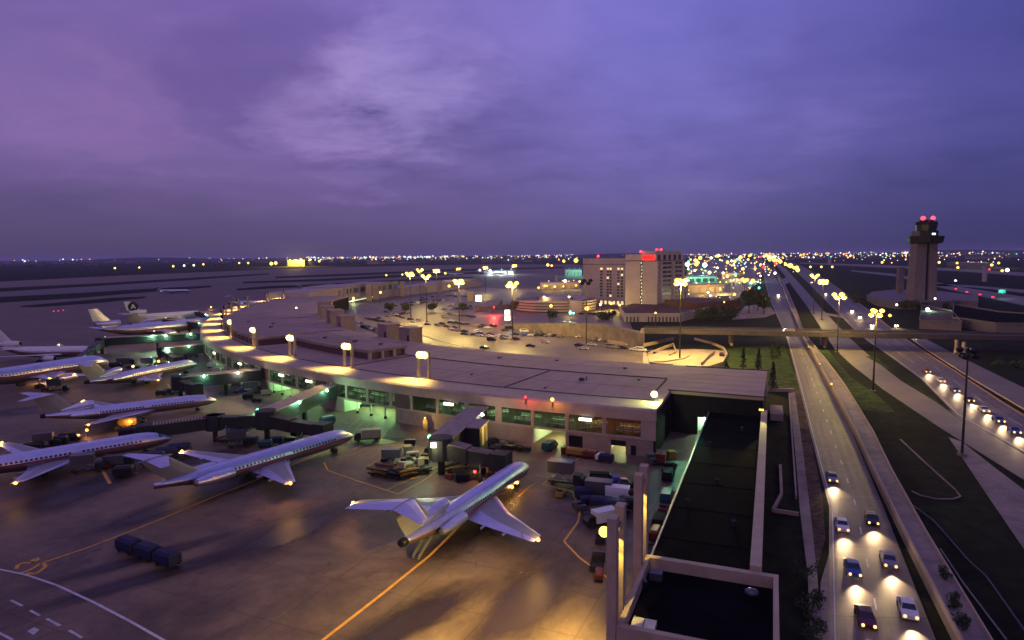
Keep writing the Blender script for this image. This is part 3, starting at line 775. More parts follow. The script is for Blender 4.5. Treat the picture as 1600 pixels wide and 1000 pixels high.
for (n0, lit, lab) in ((-76.9, True, 'tall near pair of concrete columns with a round yellow floodlight'), (-63.2, False, 'tall pair of concrete columns at the far corner of the near block')):
    p0, p1 = LF(8.45, n0 - 1.75), LF(8.45, n0 + 1.75)
    e = tag(empty('floodlight_pylon', LF(8.45, n0, 0), 0, True), lab, 'pylon', 'floodlight pylons along the terminal roof')
    for q in (p0, p1): MB().cbox((q.x, q.y, 0), 0.95, 1.35, 18.0, R(-21)).build('column', M['fascia'], e)
    cr = MB(); c = (p0 + p1) / 2; cr.cbox((c.x, c.y, 16.0), 0.4, 2.1, 0.5, R(-21)); cr.build('crossbar', M['steel'], e)
    hd = p0 + out * 0.9; h = MB(); h.ball((hd.x, hd.y, 16.3 if lit else 15.6), 0.55 if lit else 0.4, 10); h.build('lamp_head', G['sodium'] if lit else M['black'], e)
    lamp('SPOT', (hd.x + out.x * 0.8, hd.y + out.y * 0.8, 16.2), 62000 if lit else 3000, SOD, e, aim=hd + out * 24 + Vector((0, 6 if lit else 14, -16)), size=0.5, angle=92, blend=0.9)
    up = MB(); q = p0.lerp(p1, .3) + T_ * .1; up.cbox((q.x, q.y, 16.05), 0.5, 0.5, 0.35, R(-21)); o = up.build('downlight', G['sodium'], e)
    for zz, pw in ((12.5, 700), (7, 1500)): lamp('SPOT', (q.x, q.y, 15.9), pw, (1, 0.72, 0.12), o, aim=(p1.x, p1.y, zz), size=0.1, angle=34, blend=0.35)

# walled strip and walk beside the annex
def wall(name, pts, w, h, m, label, z0=0.0, cat='wall', grp=None):
    b = MB()
    for p, q in zip(pts[:-1], pts[1:]):
        d = (q - p).normalized() * (w * 0.02); b.beam((p.x, p.y, z0), (q.x, q.y, z0), w, h)
    o = base(b, name, m); return tag(o, label, cat, grp)
road('pavement', [(1232, 614), (1242, 700), (1250, 800), (1262, 900), (1268, 1030)], [(1242, 614), (1254, 700), (1266, 800), (1277, 900), (1287, 1030)], 0.12, M['ramp'], 30)
wall('garden_wall', px((1199, 612), (1240, 612)), 0.6, 1.1, M['fascia'], 'short pale wall closing the narrow yard beside the terminal end')
wall('garden_wall', px((1233, 620), (1244, 780)), 0.3, 0.7, M['wallc'], 'long low wall standing along the walk beside the annex')
wall('garden_wall', px((1219, 730), (1221, 775), (1208, 800), (1248, 806)), 0.5, 0.6, M['wallc'], 'low bent wall stepping round the planting bed beside the annex')
e = base(MB().cbox(at(1213, 650), 3.2, 11, 1.8, R(-21)), 'storage_tank', M['wallc']); tag(e, 'low boxy concrete tank in the narrow yard beside the terminal end', 'tank')

# raised ramp with a barrier on both sides
rl = [(1499, 1000), (1459, 922), (1412, 830), (1392, 793), (1375, 758), (1352, 705), (1324, 649), (1299, 604), (1271, 553), (1253, 522), (1236, 482), (1222, 446), (1207, 418)]
rr_ = [(1547, 1000), (1496, 925), (1459, 855), (1420, 785), (1403, 758), (1375, 694), (1347, 646), (1319, 601), (1288, 559), (1257, 522), (1243, 482), (1227, 446), (1210, 418)]
A, B = resample([at(u, v, 1.5) for u, v in rl], 68), resample([at(u, v, 1.5) for u, v in rr_], 68)
A, B = extend(A, B, 90)
b = MB()
b.loft([[(a.x, a.y, -0.1), (a.x, a.y, 1.5), (q.x, q.y, 1.5), (q.x, q.y, -0.1)] for a, q in zip(A, B)])
o = b.build('raised_road', M['ramp']); tag(o, kind='structure')
for nm_, S, sgn, h, lab in (('barrier_wall', A, 1, 0.75, 'pale concrete barrier along the left edge of the raised road'), ('barrier_wall', B, -1, 0.45, 'low concrete barrier along the right edge of the raised road')):
    b = MB(); rg = []
    for i, p in enumerate(S):
        d = (S[min(i + 1, 69)] - S[max(i - 1, 0)]).normalized(); q = Vector((-d.y, d.x, 0)) * -0.17 * sgn
        rg.append([(p.x - q.x, p.y - q.y, 1.5), (p.x - q.x * 0.6, p.y - q.y * 0.6, 1.5 + h), (p.x + q.x * 0.6, p.y + q.y * 0.6, 1.5 + h), (p.x + q.x, p.y + q.y, 1.5)])
    b.loft(rg); tag(base(b, nm_, M['fascia']), lab, 'barrier')
for i, (u, v) in enumerate(((1263, 545), (1281, 572), (1299, 604))):
    p = at(u, v, 2.2); e = tag(empty('barrier_lamp', (p.x, p.y, 1.5), 0, True), 'small yellow road lamp on the barrier of the raised road, %s from the bridge' % ['first', 'second', 'third'][i], 'lamp')
    MB().tube((p.x, p.y, 1.5), (p.x, p.y, 2.9), .08, n=6).build('post', M['pole'], e); MB().ball((p.x, p.y, 3.05), .3 if i == 2 else .18, 8).build('lamp_head', G['sodium'], e)
    lamp('SPOT', (p.x - .5, p.y, 3.4), 170, (1, .8, .16), e, aim=(p.x - 6, p.y - .5, 0), size=.2, angle=80, blend=.8)
# kerbs left in the dark median
def kerb_line(pts, w, h, m, label, n=24):
    b = MB(); P = resample(px(*pts), n)
    for p, q in zip(P[:-1], P[1:]): b.beam(p, q, w, h)
    return tag(base(b, 'kerb_line', m), label, 'kerb')
kerb_line([(1407, 687), (1442, 720), (1493, 766)], 0.35, 0.14, M['ramp'], 'straight kerb of the abandoned turning loop in the dark grass')
kerb_line([(1494, 768), (1501, 776), (1490, 780), (1462, 780), (1436, 774), (1425, 768)], 0.3, 0.14, M['ramp'], 'curved end kerb of the abandoned turning loop in the dark grass')
kerb_line([(1420, 787), (1459, 816), (1515, 880), (1541, 903), (1600, 987), (1690, 1130)], 0.16, 0.3, M['silver'], 'thin pale pipe curving through the dark grass')
kerb_line([(1469, 858), (1505, 912), (1572, 1000)], 0.2, 0.14, M['ramp'], 'straight kerb in the dark grass beside the raised road')
kerb_line([(1412, 521), (1448, 547), (1515, 590), (1600, 640), (1860, 780)], 0.4, 0.3, M['fascia'], 'long concrete kerb along the far edge of the highway')

# ================================================================ OVERPASS
e = tag(empty('road_overpass', at(1289, 540), 0, True), 'long level concrete road bridge crossing over the highways on round piers', 'bridge')
p0, p1 = at(1005, 520, 6.4), at(1600, 531, 6.4)
d = (p1 - p0).normalized(); nn = Vector((-d.y, d.x, 0))
p1 = p1 + d * 320
b = MB(); b.beam(p0 + nn * 6.5 - Vector((0, 0, 0.5)), p1 + nn * 6.5 - Vector((0, 0, 0.5)), 12.0, 1.25); b.build('deck', M['tank'], e)
for k, lab in ((0.25, 0), (12.7, 1)):
    b = MB(); b.beam(p0 + nn * k + Vector((0, 0, -0.3)), p1 + nn * k + Vector((0, 0, -0.3)), 0.5, 1.9); b.build('parapet', M['tank'], e)
    b = MB(); b.tube(p0 + nn * k + Vector((0, 0, 1.95)), p1 + nn * k + Vector((0, 0, 1.95)), 0.07, n=6); b.build('rail', M['steel'], e)
for u, v in ((1143, 540), (1289, 543), (1505, 556), (1660, 566)):
    for off in (0, 7.5):
        q = at(u, v) + nn * off; c = MB(); c.tube((q.x, q.y, 0), (q.x, q.y, 5.9), 0.75, n=12); c.build('pier', M['fascia'], e)
b = MB(); q = p0 + nn * 6.5; b.cbox((q.x - 0.6, q.y, 0), 1.6, 13, 7.4, math.atan2(d.y, d.x)); b.build('abutment', M['wallc'], e)
# embankment road that falls away to the left
bp = [at(1004, 545), at(940, 533), at(870, 522), at(784, 512)]
tv = [506, 506.5, 505.5, 507]
hts = [max(0.6, ztop(p, v)) for p, v in zip(bp, tv)]; hts[0] = 7.3
e = tag(empty('approach_ramp', bp[1], 0, True), 'sloping concrete approach ramp with retaining wall beside the car park', 'ramp')
b = MB(); rg = []
for p, h in zip(bp, hts):
    q = p + Vector((3.5, 12.5, 0)); rg.append([(p.x, p.y, 0), (p.x, p.y, h), (p.x + 0.15, p.y + 0.5, h), (p.x + 0.15, p.y + 0.5, h - 0.9), (q.x, q.y, h - 0.9), (q.x, q.y, 0)])
b.loft(rg); b.build('retaining_wall', M['ramp'], e)
# looped ramp and bright retaining walls behind the terminal's right end
e = tag(empty('loop_ramp', at(1100, 560), 0, True), 'curved loop ramp with low pale parapet under the yellow lamp mast', 'ramp')
outer = px((1005, 572), (1060, 577), (1105, 577), (1128, 570), (1136, 556), (1131, 546), (1112, 538), (1085, 531))
b = MB()
for p, q in zip(outer[:-1], outer[1:]): b.beam(p, q, 0.4, 1.2)
b.build('parapet', M['fascia'], e)
b = MB(); inner_ = px((1013, 560), (1050, 555), (1078, 556), (1070, 561), (1040, 566), (1014, 567))
b.prism([(p.x, p.y) for p in inner_], 0, .5); b.build('island', M['fascia'], e)
for pts in (((1012, 556), (1030, 548), (1052, 540)), ((1052, 540), (1056, 552), (1046, 558)), ((1096, 571), (1106, 560), (1116, 552))):
    b = MB(); P_ = px(*pts)
    for p_, q_ in zip(P_[:-1], P_[1:]): b.beam(p_, q_, .4, 1.3)
    b.build('inner_wall', M['fascia'], e)
b = MB(); P = px((950, 536), (1000, 543), (1052, 532))
for p, q in zip(P[:-1], P[1:]): b.beam(p, q, 0.4, 1.6)
b.build('retaining_wall', M['fascia'], e)

# ================================================================ HOTEL
e = tag(empty('hotel_building', at(1000, 480), 0, True), 'pale twin-slab hotel tower with rows of small windows and red rooftop sign', 'hotel')
a1 = R(-38); d1 = Vector((math.cos(a1), math.sin(a1), 0)); d2 = Vector((-d1.y, d1.x, 0))
def solve_len(p, d, u):
    lo, hi = 0, 150
    for _ in range(50):
        m = (lo + hi) / 2
        if pix(p + d * m)[0] < u: lo = m
        else: hi = m
    return lo
P1 = at(976.7, 483); L1 = solve_len(P1, d1, 1024.5); P2 = P1 + d1 * L1; Lr = solve_len(P2, d2, 1066.5)
hz = ztop(P1, 397.5)
def slabblock(nm_, p, la, lb, h):
    b = MB(); b.prism([p, p + d1 * la, p + d1 * la + d2 * lb, p + d2 * lb], 0, h); b.build(nm_, M['hotel'], e)
slabblock('wing', P1, L1, Lr, hz)
Q1 = at(911, 474); Lq = solve_len(Q1, d1, 985); hq = ztop(Q1, 404)
slabblock('wing', Q1, Lq, 20, hq)
pt = P1 + d1 * L1 * 0.55 + d2 * 1.2
b = MB(); b.prism([pt, pt + d1 * L1 * 0.4, pt + d1 * L1 * 0.4 + d2 * (Lr - 3), pt + d2 * (Lr - 3)], hz, hz + 2.6); b.build('plant_room', M['hotel'], e)
for p, la, h in ((P1, L1, hz), (Q1, Lq, hq)):
    b = MB(); b.beam(p - d2 * 0.14 + Vector((0, 0, h - 5.4)), p + d1 * la - d2 * 0.14 + Vector((0, 0, h - 5.4)), 0.28, 0.5); b.build('band', M['panel'], e)
b = MB(); p = P2 + d1 * 0.14; b.beam(p + Vector((0, 0, hz - 5.4)), p + d2 * Lr + Vector((0, 0, hz - 5.4)), 0.28, 0.5); b.build('band', M['panel'], e)
random.seed(5)
def window(p, d, n, w, h, lit):
    """one window: a dark recessed frame box standing 3 cm proud, with its pane"""
    q = MB(); c = p
    q.face([c - d * w / 2 + n * 0.06, c + d * w / 2 + n * 0.06, c + d * w / 2 + n * 0.06 + Vector((0, 0, h)), c - d * w / 2 + n * 0.06 + Vector((0, 0, h))])
    q.build('window', G['hwin'] if lit else M['win'], e)
nfl = 10
rows = []
fh = (hq - 8.2 - 6) / nfl
wcount = 0
lits = {(9, 0), (9, 1), (9, 2), (9, 4), (7, 4), (4, 3), (0, 2), (9, 3), (6, 1)}
for fl_ in range(nfl):
    z = 7.0 + fl_ * fh
    for ci, uu in enumerate((939.5, 949.5, 953.8, 966.0, 971.5)):
        s = solve_len(Q1, d1, uu)
        window(Q1 + d1 * s + Vector((0, 0, z)), d1, -d2, 2.0 if ci else 2.6, fh * 0.62, (fl_, ci) in lits)
# right face: balconied bays, built as grouped strips
rb = MB(); pn = MB()
nf2 = 11; f2 = (hz - 5.6) / nf2
for fl_ in range(nf2):
    z = 0.8 + fl_ * f2
    for (s0, s1) in ((0.03, 0.11), (0.22, 0.38), (0.40, 0.54), (0.68, 0.80), (0.82, 0.94)):
        p, q = P2 + d2 * Lr * s0 + d1 * 0.07 + Vector((0, 0, z)), P2 + d2 * Lr * s1 + d1 * 0.07 + Vector((0, 0, z))
        w = MB(); w.face([p, q, q + Vector((0, 0, f2 * 0.6)), p + Vector((0, 0, f2 * 0.6))]); w.build('window', M['win'], e)
for s0 in (0.0, 0.14, 0.57, 0.60, 0.96):
    p = P2 + d2 * Lr * s0 + d1 * 0.5; pn.beam(p + Vector((0, 0, 0)), p + d2 * Lr * 0.05, 1.0, hz - 5.6)
pn.build('rib', M['hotel'], e)
for s0 in (0.04, 0.24, 0.42, 0.62, 0.8):
    p = P2 + d2 * Lr * s0 + d1 * 0.08; w = MB(); w.face([p + Vector((0, 0, hz - 4.6)), p + d2 * Lr * 0.1 + Vector((0, 0, hz - 4.6)), p + d2 * Lr * 0.1 + Vector((0, 0, hz - 0.6)), p + Vector((0, 0, hz - 0.6))]); w.build('window', M['win'], e)
# vertical slit with stair lights
s = solve_len(P1, d1, 1001.5); p = P1 + d1 * s - d2 * 0.08
w = MB(); w.face([p - d1 * 0.9, p + d1 * 0.9, p + d1 * 0.9 + Vector((0, 0, hz - 5.6)), p - d1 * 0.9 + Vector((0, 0, hz - 5.6))]); slit = w.build('stair_window', M['win'], e)
w = MB()
for k in range(14):
    z = 1.5 + k * 2.7; c = p - d2 * 0.07 + d1 * random.uniform(-0.5, 0.4)
    w.face([c + Vector((0, 0, z)), c + d1 * 0.6 + Vector((0, 0, z)), c + d1 * 0.6 + Vector((0, 0, z + random.uniform(0.6, 1.5))), c + Vector((0, 0, z + 1.2))])
w.build('stair_light', glow('stair_light_glow', (0.7, 1, 0.65), 0.9), slit)
s0, s1 = solve_len(P1, d1, 1002.5), solve_len(P1, d1, 1023.5)
p, q = P1 + d1 * s0 - d2 * 0.3, P1 + d1 * s1 - d2 * 0.3
w = MB(); w.beam(p + Vector((0, 0, hz - 4.7)), q + Vector((0, 0, hz - 4.7)), 0.5, 4.2); sg = w.build('sign_board', G['redsign'], e)
tx = MB(); W_ = (q - p).length
def letters(tx, org, dx, n, ww, hh, text):
    seg = {'H': [(0, 0, 0, 1), (1, 0, 1, 1), (0, .5, 1, .5)], 'Y': [(0, 1, .5, .5), (1, 1, .5, .5), (.5, .5, .5, 0)], 'A': [(0, 0, .5, 1), (1, 0, .5, 1), (.22, .45, .78, .45)], 'T': [(0, 1, 1, 1), (.5, 1, .5, 0)]}
    cw = ww / (len(text) * 1.35)
    for i, ch in enumerate(text):
        for (x0, y0, x1, y1) in seg[ch]:
            a = org + dx * (i * cw * 1.35 + x0 * cw) + Vector((0, 0, y0 * hh)) + n * 0.1; c = org + dx * (i * cw * 1.35 + x1 * cw) + Vector((0, 0, y1 * hh)) + n * 0.1
            t = hh * 0.08; v = (c - a).normalized(); pr = v.cross(n).normalized() * t
            tx.face([a - pr, c - pr, c + pr, a + pr]); tx.face([a + pr, c + pr, c - pr, a - pr])
letters(tx, p + d1 * W_ * 0.12 - d2 * 0.26 + Vector((0, 0, hz - 3.7)), d1, -d2, W_ * 0.8, 2.2, 'HYATT')
tx.build('lettering', G['redletter'], sg)
for uu, pp in ((932.5, Q1), (998.5, P1)):
    s = solve_len(pp, d1, uu); c = pp + d1 * s + Vector((0, 0, (hq if pp is Q1 else hz))) + d2 * 2
    o = MB().tube(c, c + Vector((0, 0, 1.6)), 0.15).build('beacon_post', M['pole'], e); MB().ball(c + Vector((0, 0, 2)), 1.15, 8).build('beacon', G['red'], o)
    lamp('POINT', c + Vector((0, -1.5, 2.4)), 900, (1, 0.06, 0.06), o, size=0.5)
for k in (0.15, 0.3):
    c = pt + d1 * L1 * 0.3 + d2 * Lr * k + Vector((0, 0, hz + 2.6)); o = MB().ball(c + Vector((0, 0, 0.9)), 1.1, 8).build('beacon', G['red'], e)
lamp('POINT', c + Vector((0, -2, 2.2)), 600, (1, 0.06, 0.06), o, size=0.5)
# lit entrance court under the back wing
w = MB()
for k in range(7):
    c = Q1 + d1 * (solve_len(Q1, d1, 938 + k * 6.5)) - d2 * 0.1; w.face([c + Vector((0, 0, 0.3)), c + d1 * 2.2 + Vector((0, 0, 0.3)), c + d1 * 2.2 + Vector((0, 0, 3.2)), c + Vector((0, 0, 3.2))])
w.build('lobby_window', G['hwin'], e)
for uu, vv in ((938, 486), (955, 484), (968, 487)):
    p = at(uu, vv, 0); o = MB().tube(p, p + Vector((0, 0, 4.5)), 0.12).build('court_lamp', M['pole'], e)
    MB().ball(p + Vector((0, 0, 5)), 0.9, 8).build('lamp_head', G['sodium'], o); lamp('POINT', p + Vector((0, -1, 5.2)), 2600, (1, 0.72, 0.16), o, size=0.6)
# hotel podium
e = tag(empty('hotel_podium', at(1060, 490), 0, True), 'low hotel podium with a wide dark red roof and a pale arcade front', 'building')
pa = [at(976, 503), at(1064, 503), at(1142, 482), at(1140, 470), at(1075, 472), at(1000, 480), at(968, 490)]
hp = ztop(at(1064, 503), 491.5)
b = MB(); b.prism([(p.x, p.y) for p in pa], 0, hp, 0, 1); b.build('body', [M['hotel'], M['redroof']], e)
b = MB(); 
for p, q in ((pa[6], pa[0]), (pa[0], pa[1]), (pa[1], pa[2])): b.beam((p.x, p.y, hp), (q.x, q.y, hp), 0.8, 0.9)
b.build('parapet', M['hotel'], e)
b = MB(); dd = (pa[1] - pa[0]); 
for k in range(15):
    if k in (4, 5): continue
    c = pa[0] + dd * (0.04 + k * 0.064); b.cbox((c.x, c.y - 0.25, 0), dd.length * 0.026, 0.4, hp * 0.72, math.atan2(dd.y, dd.x))
b.build('dark_opening', M['win'], e)
c = pa[1] + (pa[2] - pa[1]) * 0.3 + Vector((2, 12, 0)); b = MB(); b.prism([c, c + Vector((40, 26, 0)), c + Vector((20, 60, 0)), c + Vector((-15, 35, 0))], 0, hp + 4.2); b.build('roof_hall', M['redroof'], e)
for u, v in ((1057, 473), (1103, 473.5)):
    p = at(u, v, hp + 1.2); q = p.copy(); o = MB().tube((p.x, p.y, hp), (p.x, p.y, hp + 1.4), 0.2).build('lamp_post', M['pole'], e); MB().ball((p.x, p.y, hp + 2.0), 1.5, 10).build('lamp_head', G['sodium'], o)

# ================================================================ SPIRAL GARAGE
gc = at(868, 483, 0); gr = 33.0
e = tag(empty('round_garage', gc, 0, True), 'round concrete parking garage of stacked ring decks with a ramp curling over its roof', 'garage')
gh = [0.0, 3.0, 6.0, 9.0]
front = gc + Vector((0, -gr, 0)); top_h = ztop(front, 471)
for k in range(4):
    z = 0.6 + k * top_h / 4; b = MB(); rg = []
    for i in range(57):
        t = 2 * math.pi * i / 56; rg.append([(gc.x + gr * math.cos(t), gc.y + gr * math.sin(t), z), (gc.x + gr * math.cos(t), gc.y + gr * math.sin(t), z + top_h / 4 * 0.62), (gc.x + (gr - 0.4) * math.cos(t), gc.y + (gr - 0.4) * math.sin(t), z + top_h / 4 * 0.62), (gc.x + (gr - 0.4) * math.cos(t), gc.y + (gr - 0.4) * math.sin(t), z)])
    b.loft(rg, caps=False); b.build('parapet', M['hotel'], e)
    b = MB(); b.lathe((gc.x, gc.y, z), [(gr - 0.45, 0.0), (gr - 0.45, 0.3)], 48); b.build('deck', M['ramp'], e)
b = MB(); b.lathe(gc, [(gr - 5, 0), (gr - 5, top_h - 2)], 40); b.build('core', M['panel'], e)
b = MB()
for i in range(40):
    t0 = R(200 + i * 7); t1 = R(207 + i * 7); z0, z1 = top_h - 1.6 + i * 0.07, top_h - 1.6 + (i + 1) * 0.07
    b.loft([[(gc.x + r * math.cos(t), gc.y + r * math.sin(t), zz) for r, zz in ((27, z), (27, z + 0.9), (26.6, z + 0.9), (26.6, z + 0.3), (15, z + 0.3), (15, z))] for t, z in ((t0, z0), (t1, z1))])
b.build('spiral_ramp', M['hotel'], e)
b = MB(); b.lathe((gc.x, gc.y, top_h - 1.5), [(13, 0), (13, 3), (0.3, 4.4)], 32); b.build('dome', M['hotel'], e)
b = MB(); q = gc + Vector((13, -gr + 1, 0)); b.cbox((q.x, q.y, 0), 9, 5, top_h + 0.6, R(10)); b.build('stair_tower', M['hotel'], e)
for u, v, h in ((889, 470, 4), (850, 466, 2)):
    p = at(u, v, top_h + 1); o = MB().tube((p.x, p.y, top_h - 1.5), (p.x, p.y, top_h + h), 0.12).build('lamp_post', M['pole'], e); MB().ball((p.x, p.y, top_h + h), 0.7, 8).build('lamp_head', G['sodium'], o)
    lamp('POINT', (p.x, p.y - 1.2, top_h + h), 1800, SOD, o, size=0.5)
# red-lit ramp next to the garage
e = tag(empty('sloping_wall', at(770, 485), 0, True), 'sloping concrete ramp wall glowing red beside the round garage', 'wall')
b = MB(); p, q = at(742, 487), at(806, 481); b.beam((p.x, p.y, 0), (q.x, q.y, 0), 2.0, 3.5); b.build('body', M['ramp'], e)
b = MB(); A = px((741, 479), (768, 489), (785, 474), (778, 472)); 
b.prism([(p.x, p.y) for p in A], 0, [0.8, 0.8, 3.6, 3.6]); b.build('ramp', M['ramp'], e)
c = at(772, 484, 4); o = MB().tube((c.x, c.y, 0), (c.x, c.y, 6), 0.12).build('lamp_post', M['pole'], e); MB().ball((c.x, c.y, 6.2), 0.4, 8).build('lamp_head', G['red'], o)
lamp('POINT', (c.x, c.y - 2, 6), 9000, (1, 0.05, 0.03), o, size=0.4)

# ================================================================ CONTROL TOWER
tb = at(1438.5, 477, 0)
e = tag(empty('control_tower', tb, 0, True), 'tall twin-shaft airport control tower with dark stepped cab and red lights', 'control tower')
zc = ztop(tb, 382); mpx = tb.y / F * 1.0
zs = lambda v: ztop(tb, v)
def taper(c0, w0, d0, c1, w1, d1_, z0, z1, m, nm_):
    b = MB(); b.loft([[(c0 - w0 / 2, -d0 / 2, z0), (c0 + w0 / 2, -d0 / 2, z0), (c0 + w0 / 2, d0 / 2, z0), (c0 - w0 / 2, d0 / 2, z0)], [(c1 - w1 / 2, -d1_ / 2, z1), (c1 + w1 / 2, -d1_ / 2, z1), (c1 + w1 / 2, d1_ / 2, z1), (c1 - w1 / 2, d1_ / 2, z1)]])
    b.v = [(x + tb.x, y + tb.y, z) for x, y, z in b.v]
    return b.build(nm_, m, e)
taper(-5.1, 9.6, 11, -4.0, 7.6, 9, 0, zs(361), M['towerc'], 'shaft'); taper(6.0, 6.6, 11, 5.4, 6.2, 9, 0, zs(378), M['towerc'], 'shaft'); taper(1.2, 4.0, 7, 1.0, 3.4, 6, 0, zs(374), M['black'], 'core')
w = MB()
for k in range(9): w.cbox((tb.x - 0.2 + (k % 2) * 0.4, tb.y - 3.75, 6 + k * 4.6), 0.7, 0.3, 1.6)
w.build('core_window', M['silver'], e)
def oct(z0, r0, z1, r1, m, nm_, n=10):
    b = MB(); b.lathe((tb.x + 1.2, tb.y, 0), [(r0, z0), (r1, z1)], n); return b.build(nm_, m, e)
g1, g2, g3, g4, g5 = zs(381), zs(369), zs(361), zs(346.5), zs(343.5)
oct(g1, 9.5, g1 + 1.0, 12.4, M['black'], 'gallery'); oct(g1 + 1.0, 12.4, g2, 13.2, M['black'], 'gallery_wall')
oct(g2, 8.6, g3, 8.9, M['black'], 'equipment_floor')
o = oct(g3, 7.2, g4 - 2.6, 7.9, M['win'], 'cab_glass'); oct(g4 - 2.6, 8.3, g4, 7.8, M['black'], 'cab_roof'); oct(g4, 5.2, g5, 4.8, M['black'], 'roof_cap')
MB().cbox((tb.x + 2.0, tb.y - 9.1, zs(367.5)), 2.6, 0.5, 1.5).build('signal_lamp', glow('pale_green_glow', (0.6, 1, 0.75), 2.0), e)
for k in (-2.6, 5.6):
    c = Vector((tb.x + k - 0.4, tb.y - 2, g5)); q = MB().tube(c - Vector((0, 0, 1)), c + Vector((0, 0, 0.6)), 0.2).build('beacon_post', M['pole'], e); MB().ball(c + Vector((0, 0, 1.2)), 1.9, 10).build('beacon', glow('red_beacon_glow', (1, 0.10, 0.16), 1.4), q)
lamp('POINT', (tb.x + 1.5, tb.y - 5, g5 + 2), 1500, (1, 0.05, 0.1), e, size=1)
# companions of the tower
q = at(1405, 466); e = tag(base(MB().cbox(q, 5.2, 4, ztop(q, 419)).cbox((q.x, q.y, ztop(q, 419)), 6.2, 5, 0.8), 'slender_tower', M['towerc']), 'slender square concrete shaft beside the control tower', 'tower')
q = at(1420, 476); e = tag(empty('drum_building', q, 0, True), 'low curved concrete building round the foot of the control tower', 'building')
fr = px((1354, 470), (1370, 478), (1400, 483), (1440, 483), (1500, 480), (1528, 482), (1528, 470), (1470, 462), (1400, 459), (1362, 463))
b = MB(); b.prism([(p.x, p.y) for p in fr], 0, 4.6); b.build('body', M['towerc'], e)
b = MB()
for p, r_ in zip(fr[:6], fr[1:6]): b.beam((p.x, p.y, 4.6), (r_.x, r_.y, 4.6), 0.6, 1.0)
b.build('parapet', M['towerc'], e)
for u, v in ((1461, 469), (1401, 479)):
    p = at(u, v, 5); o = MB().tube((p.x, p.y, 4), (p.x, p.y, 6), 0.12).build('lamp_post', M['pole'], e); MB().ball((p.x, p.y, 6.3), 0.8, 8).build('lamp_head', G['white'], o)
for pts, h, lab in ((((1436, 514), (1502, 517), (1486, 497), (1440, 487)), 4.5, 'wedge-shaped pale concrete wall building in front of the control tower'),
                    (((1487, 510), (1556, 521), (1660, 522), (1660, 508), (1560, 500), (1490, 487)), 5.0, 'long low pale building with dark roof at the right edge behind the bridge')):
    p = [at(u, v) for u, v in pts]; e = tag(empty('utility_building', p[0], 0, True), lab, 'building')
    b = MB(); b.prism([(x.x, x.y) for x in p], 0, h, 0, 1); b.build('body', [M['towerc'], M['tar'] if len(pts) > 4 else M['redroof']], e)
    b = MB()
    for x, y in zip(p, p[1:] + p[:1]): b.beam((x.x, x.y, h), (y.x, y.y, h), 0.5, 0.9)
    b.build('parapet', M['towerc'], e)
p = at(1449, 489, 3); e = tag(empty('wall_lamp', (p.x, p.y, 0), 0, True), 'white-green lamp on a short post by the control tower foot', 'lamp')
MB().tube((p.x, p.y, 0), (p.x, p.y, 5), 0.1).build('post', M['pole'], e); MB().ball((p.x, p.y, 5.4), 1.2, 8).build('lamp_head', G['green'], e); lamp('POINT', (p.x, p.y - 2, 5.4), 2500, GRN, e, size=0.5)

# ================================================================ LAMP MASTS
def mast_proto(h, lit, n=6, big=1.0, far=False):
    e = empty('lamp_mast', (0, 0, 0))
    MB().tube((0, 0, 0), (0, 0, h), 0.30, 0.17, 8).build('pole', M['pole'], e)
    MB().cbox((0, 0, 0), 1.5, 1.5, 0.5).build('footing', M['ramp'], e)
    b = MB()
    for k in range(3):
        t = math.pi * k / 3; b.tube((-1.7 * big * math.cos(t), -1.7 * big * math.sin(t), h - 0.3), (1.7 * big * math.cos(t), 1.7 * big * math.sin(t), h - 0.3), 0.07, n=5)
    b.build('crossarm', M['pole'], e)
    for k in range(n):
        t = 2 * math.pi * k / n + 0.3; z = h + (0.5 if k % 2 else -0.9)
        MB().lathe((1.75 * big * math.cos(t), 1.75 * big * math.sin(t), z), [(0.05, -0.75 * big), (0.6 * big, -0.55 * big), (1.0 * big, 0), (0.6 * big, 0.55 * big), (0.1, 0.75 * big)], 8).build('lamp_head', G['sodium'] if lit else M['black'], e)
    return e
masts = [ # base px, head row, lit, power, label
 ((801, 531), 444, 1, 27000, 'tall lamp mast with a big yellow lamp cluster in the middle of the car park'),
 ((718, 517), 440, 1, 25000, 'tall lamp mast with a yellow cluster, left of the middle car park mast'),
 ((667, 503), 432, 1, 18000, 'tall lamp mast above the line of parked cars near the terminal kerb'),
 ((642, 496), 428, 1, 17000, 'leftmost tall lamp mast, at the left end of the car park'),
 ((657, 476), 422, 1, 9000, 'tall lamp mast standing behind the two dark trees of the car park'),
 ((683, 475), 423, 1, 9000, 'tall lamp mast by the far terminal, right of the mast behind the trees'),
 ((759, 457), 418, 1, 9000, 'tall lamp mast at the far end of the terminal ring'),
 ((804, 452), 415, 1, 9000, 'far tall lamp mast seen just above the middle car park mast'),
 ((717, 449), 420, 1, 7000, 'far lamp mast seen behind the left car park cluster'),
 ((916, 539), 440, 0, 0, 'unlit dark lamp mast in front of the hotel'),
 ((1062, 561), 440, 1, 55000, 'lamp mast with wide yellow lights in the loop ramp beside the hotel'),
 ((1308, 551), 462, 1, 16000, 'tall highway lamp mast with the biggest yellow cluster, left of the overpass crossing'),
 ((1364, 612), 488, 1, 6000, 'tall highway lamp mast standing in the grass in front of the overpass'),
 ((1503, 712), 550, 0, 0, 'nearest highway lamp mast, unlit and dark'),
 ((1284, 500), 440, 1, 9000, 'highway lamp mast just beyond the overpass'),
 ((1271, 490), 431, 1, 8000, 'highway lamp mast further beyond the overpass, left of the pair'),
]
random.seed(3)
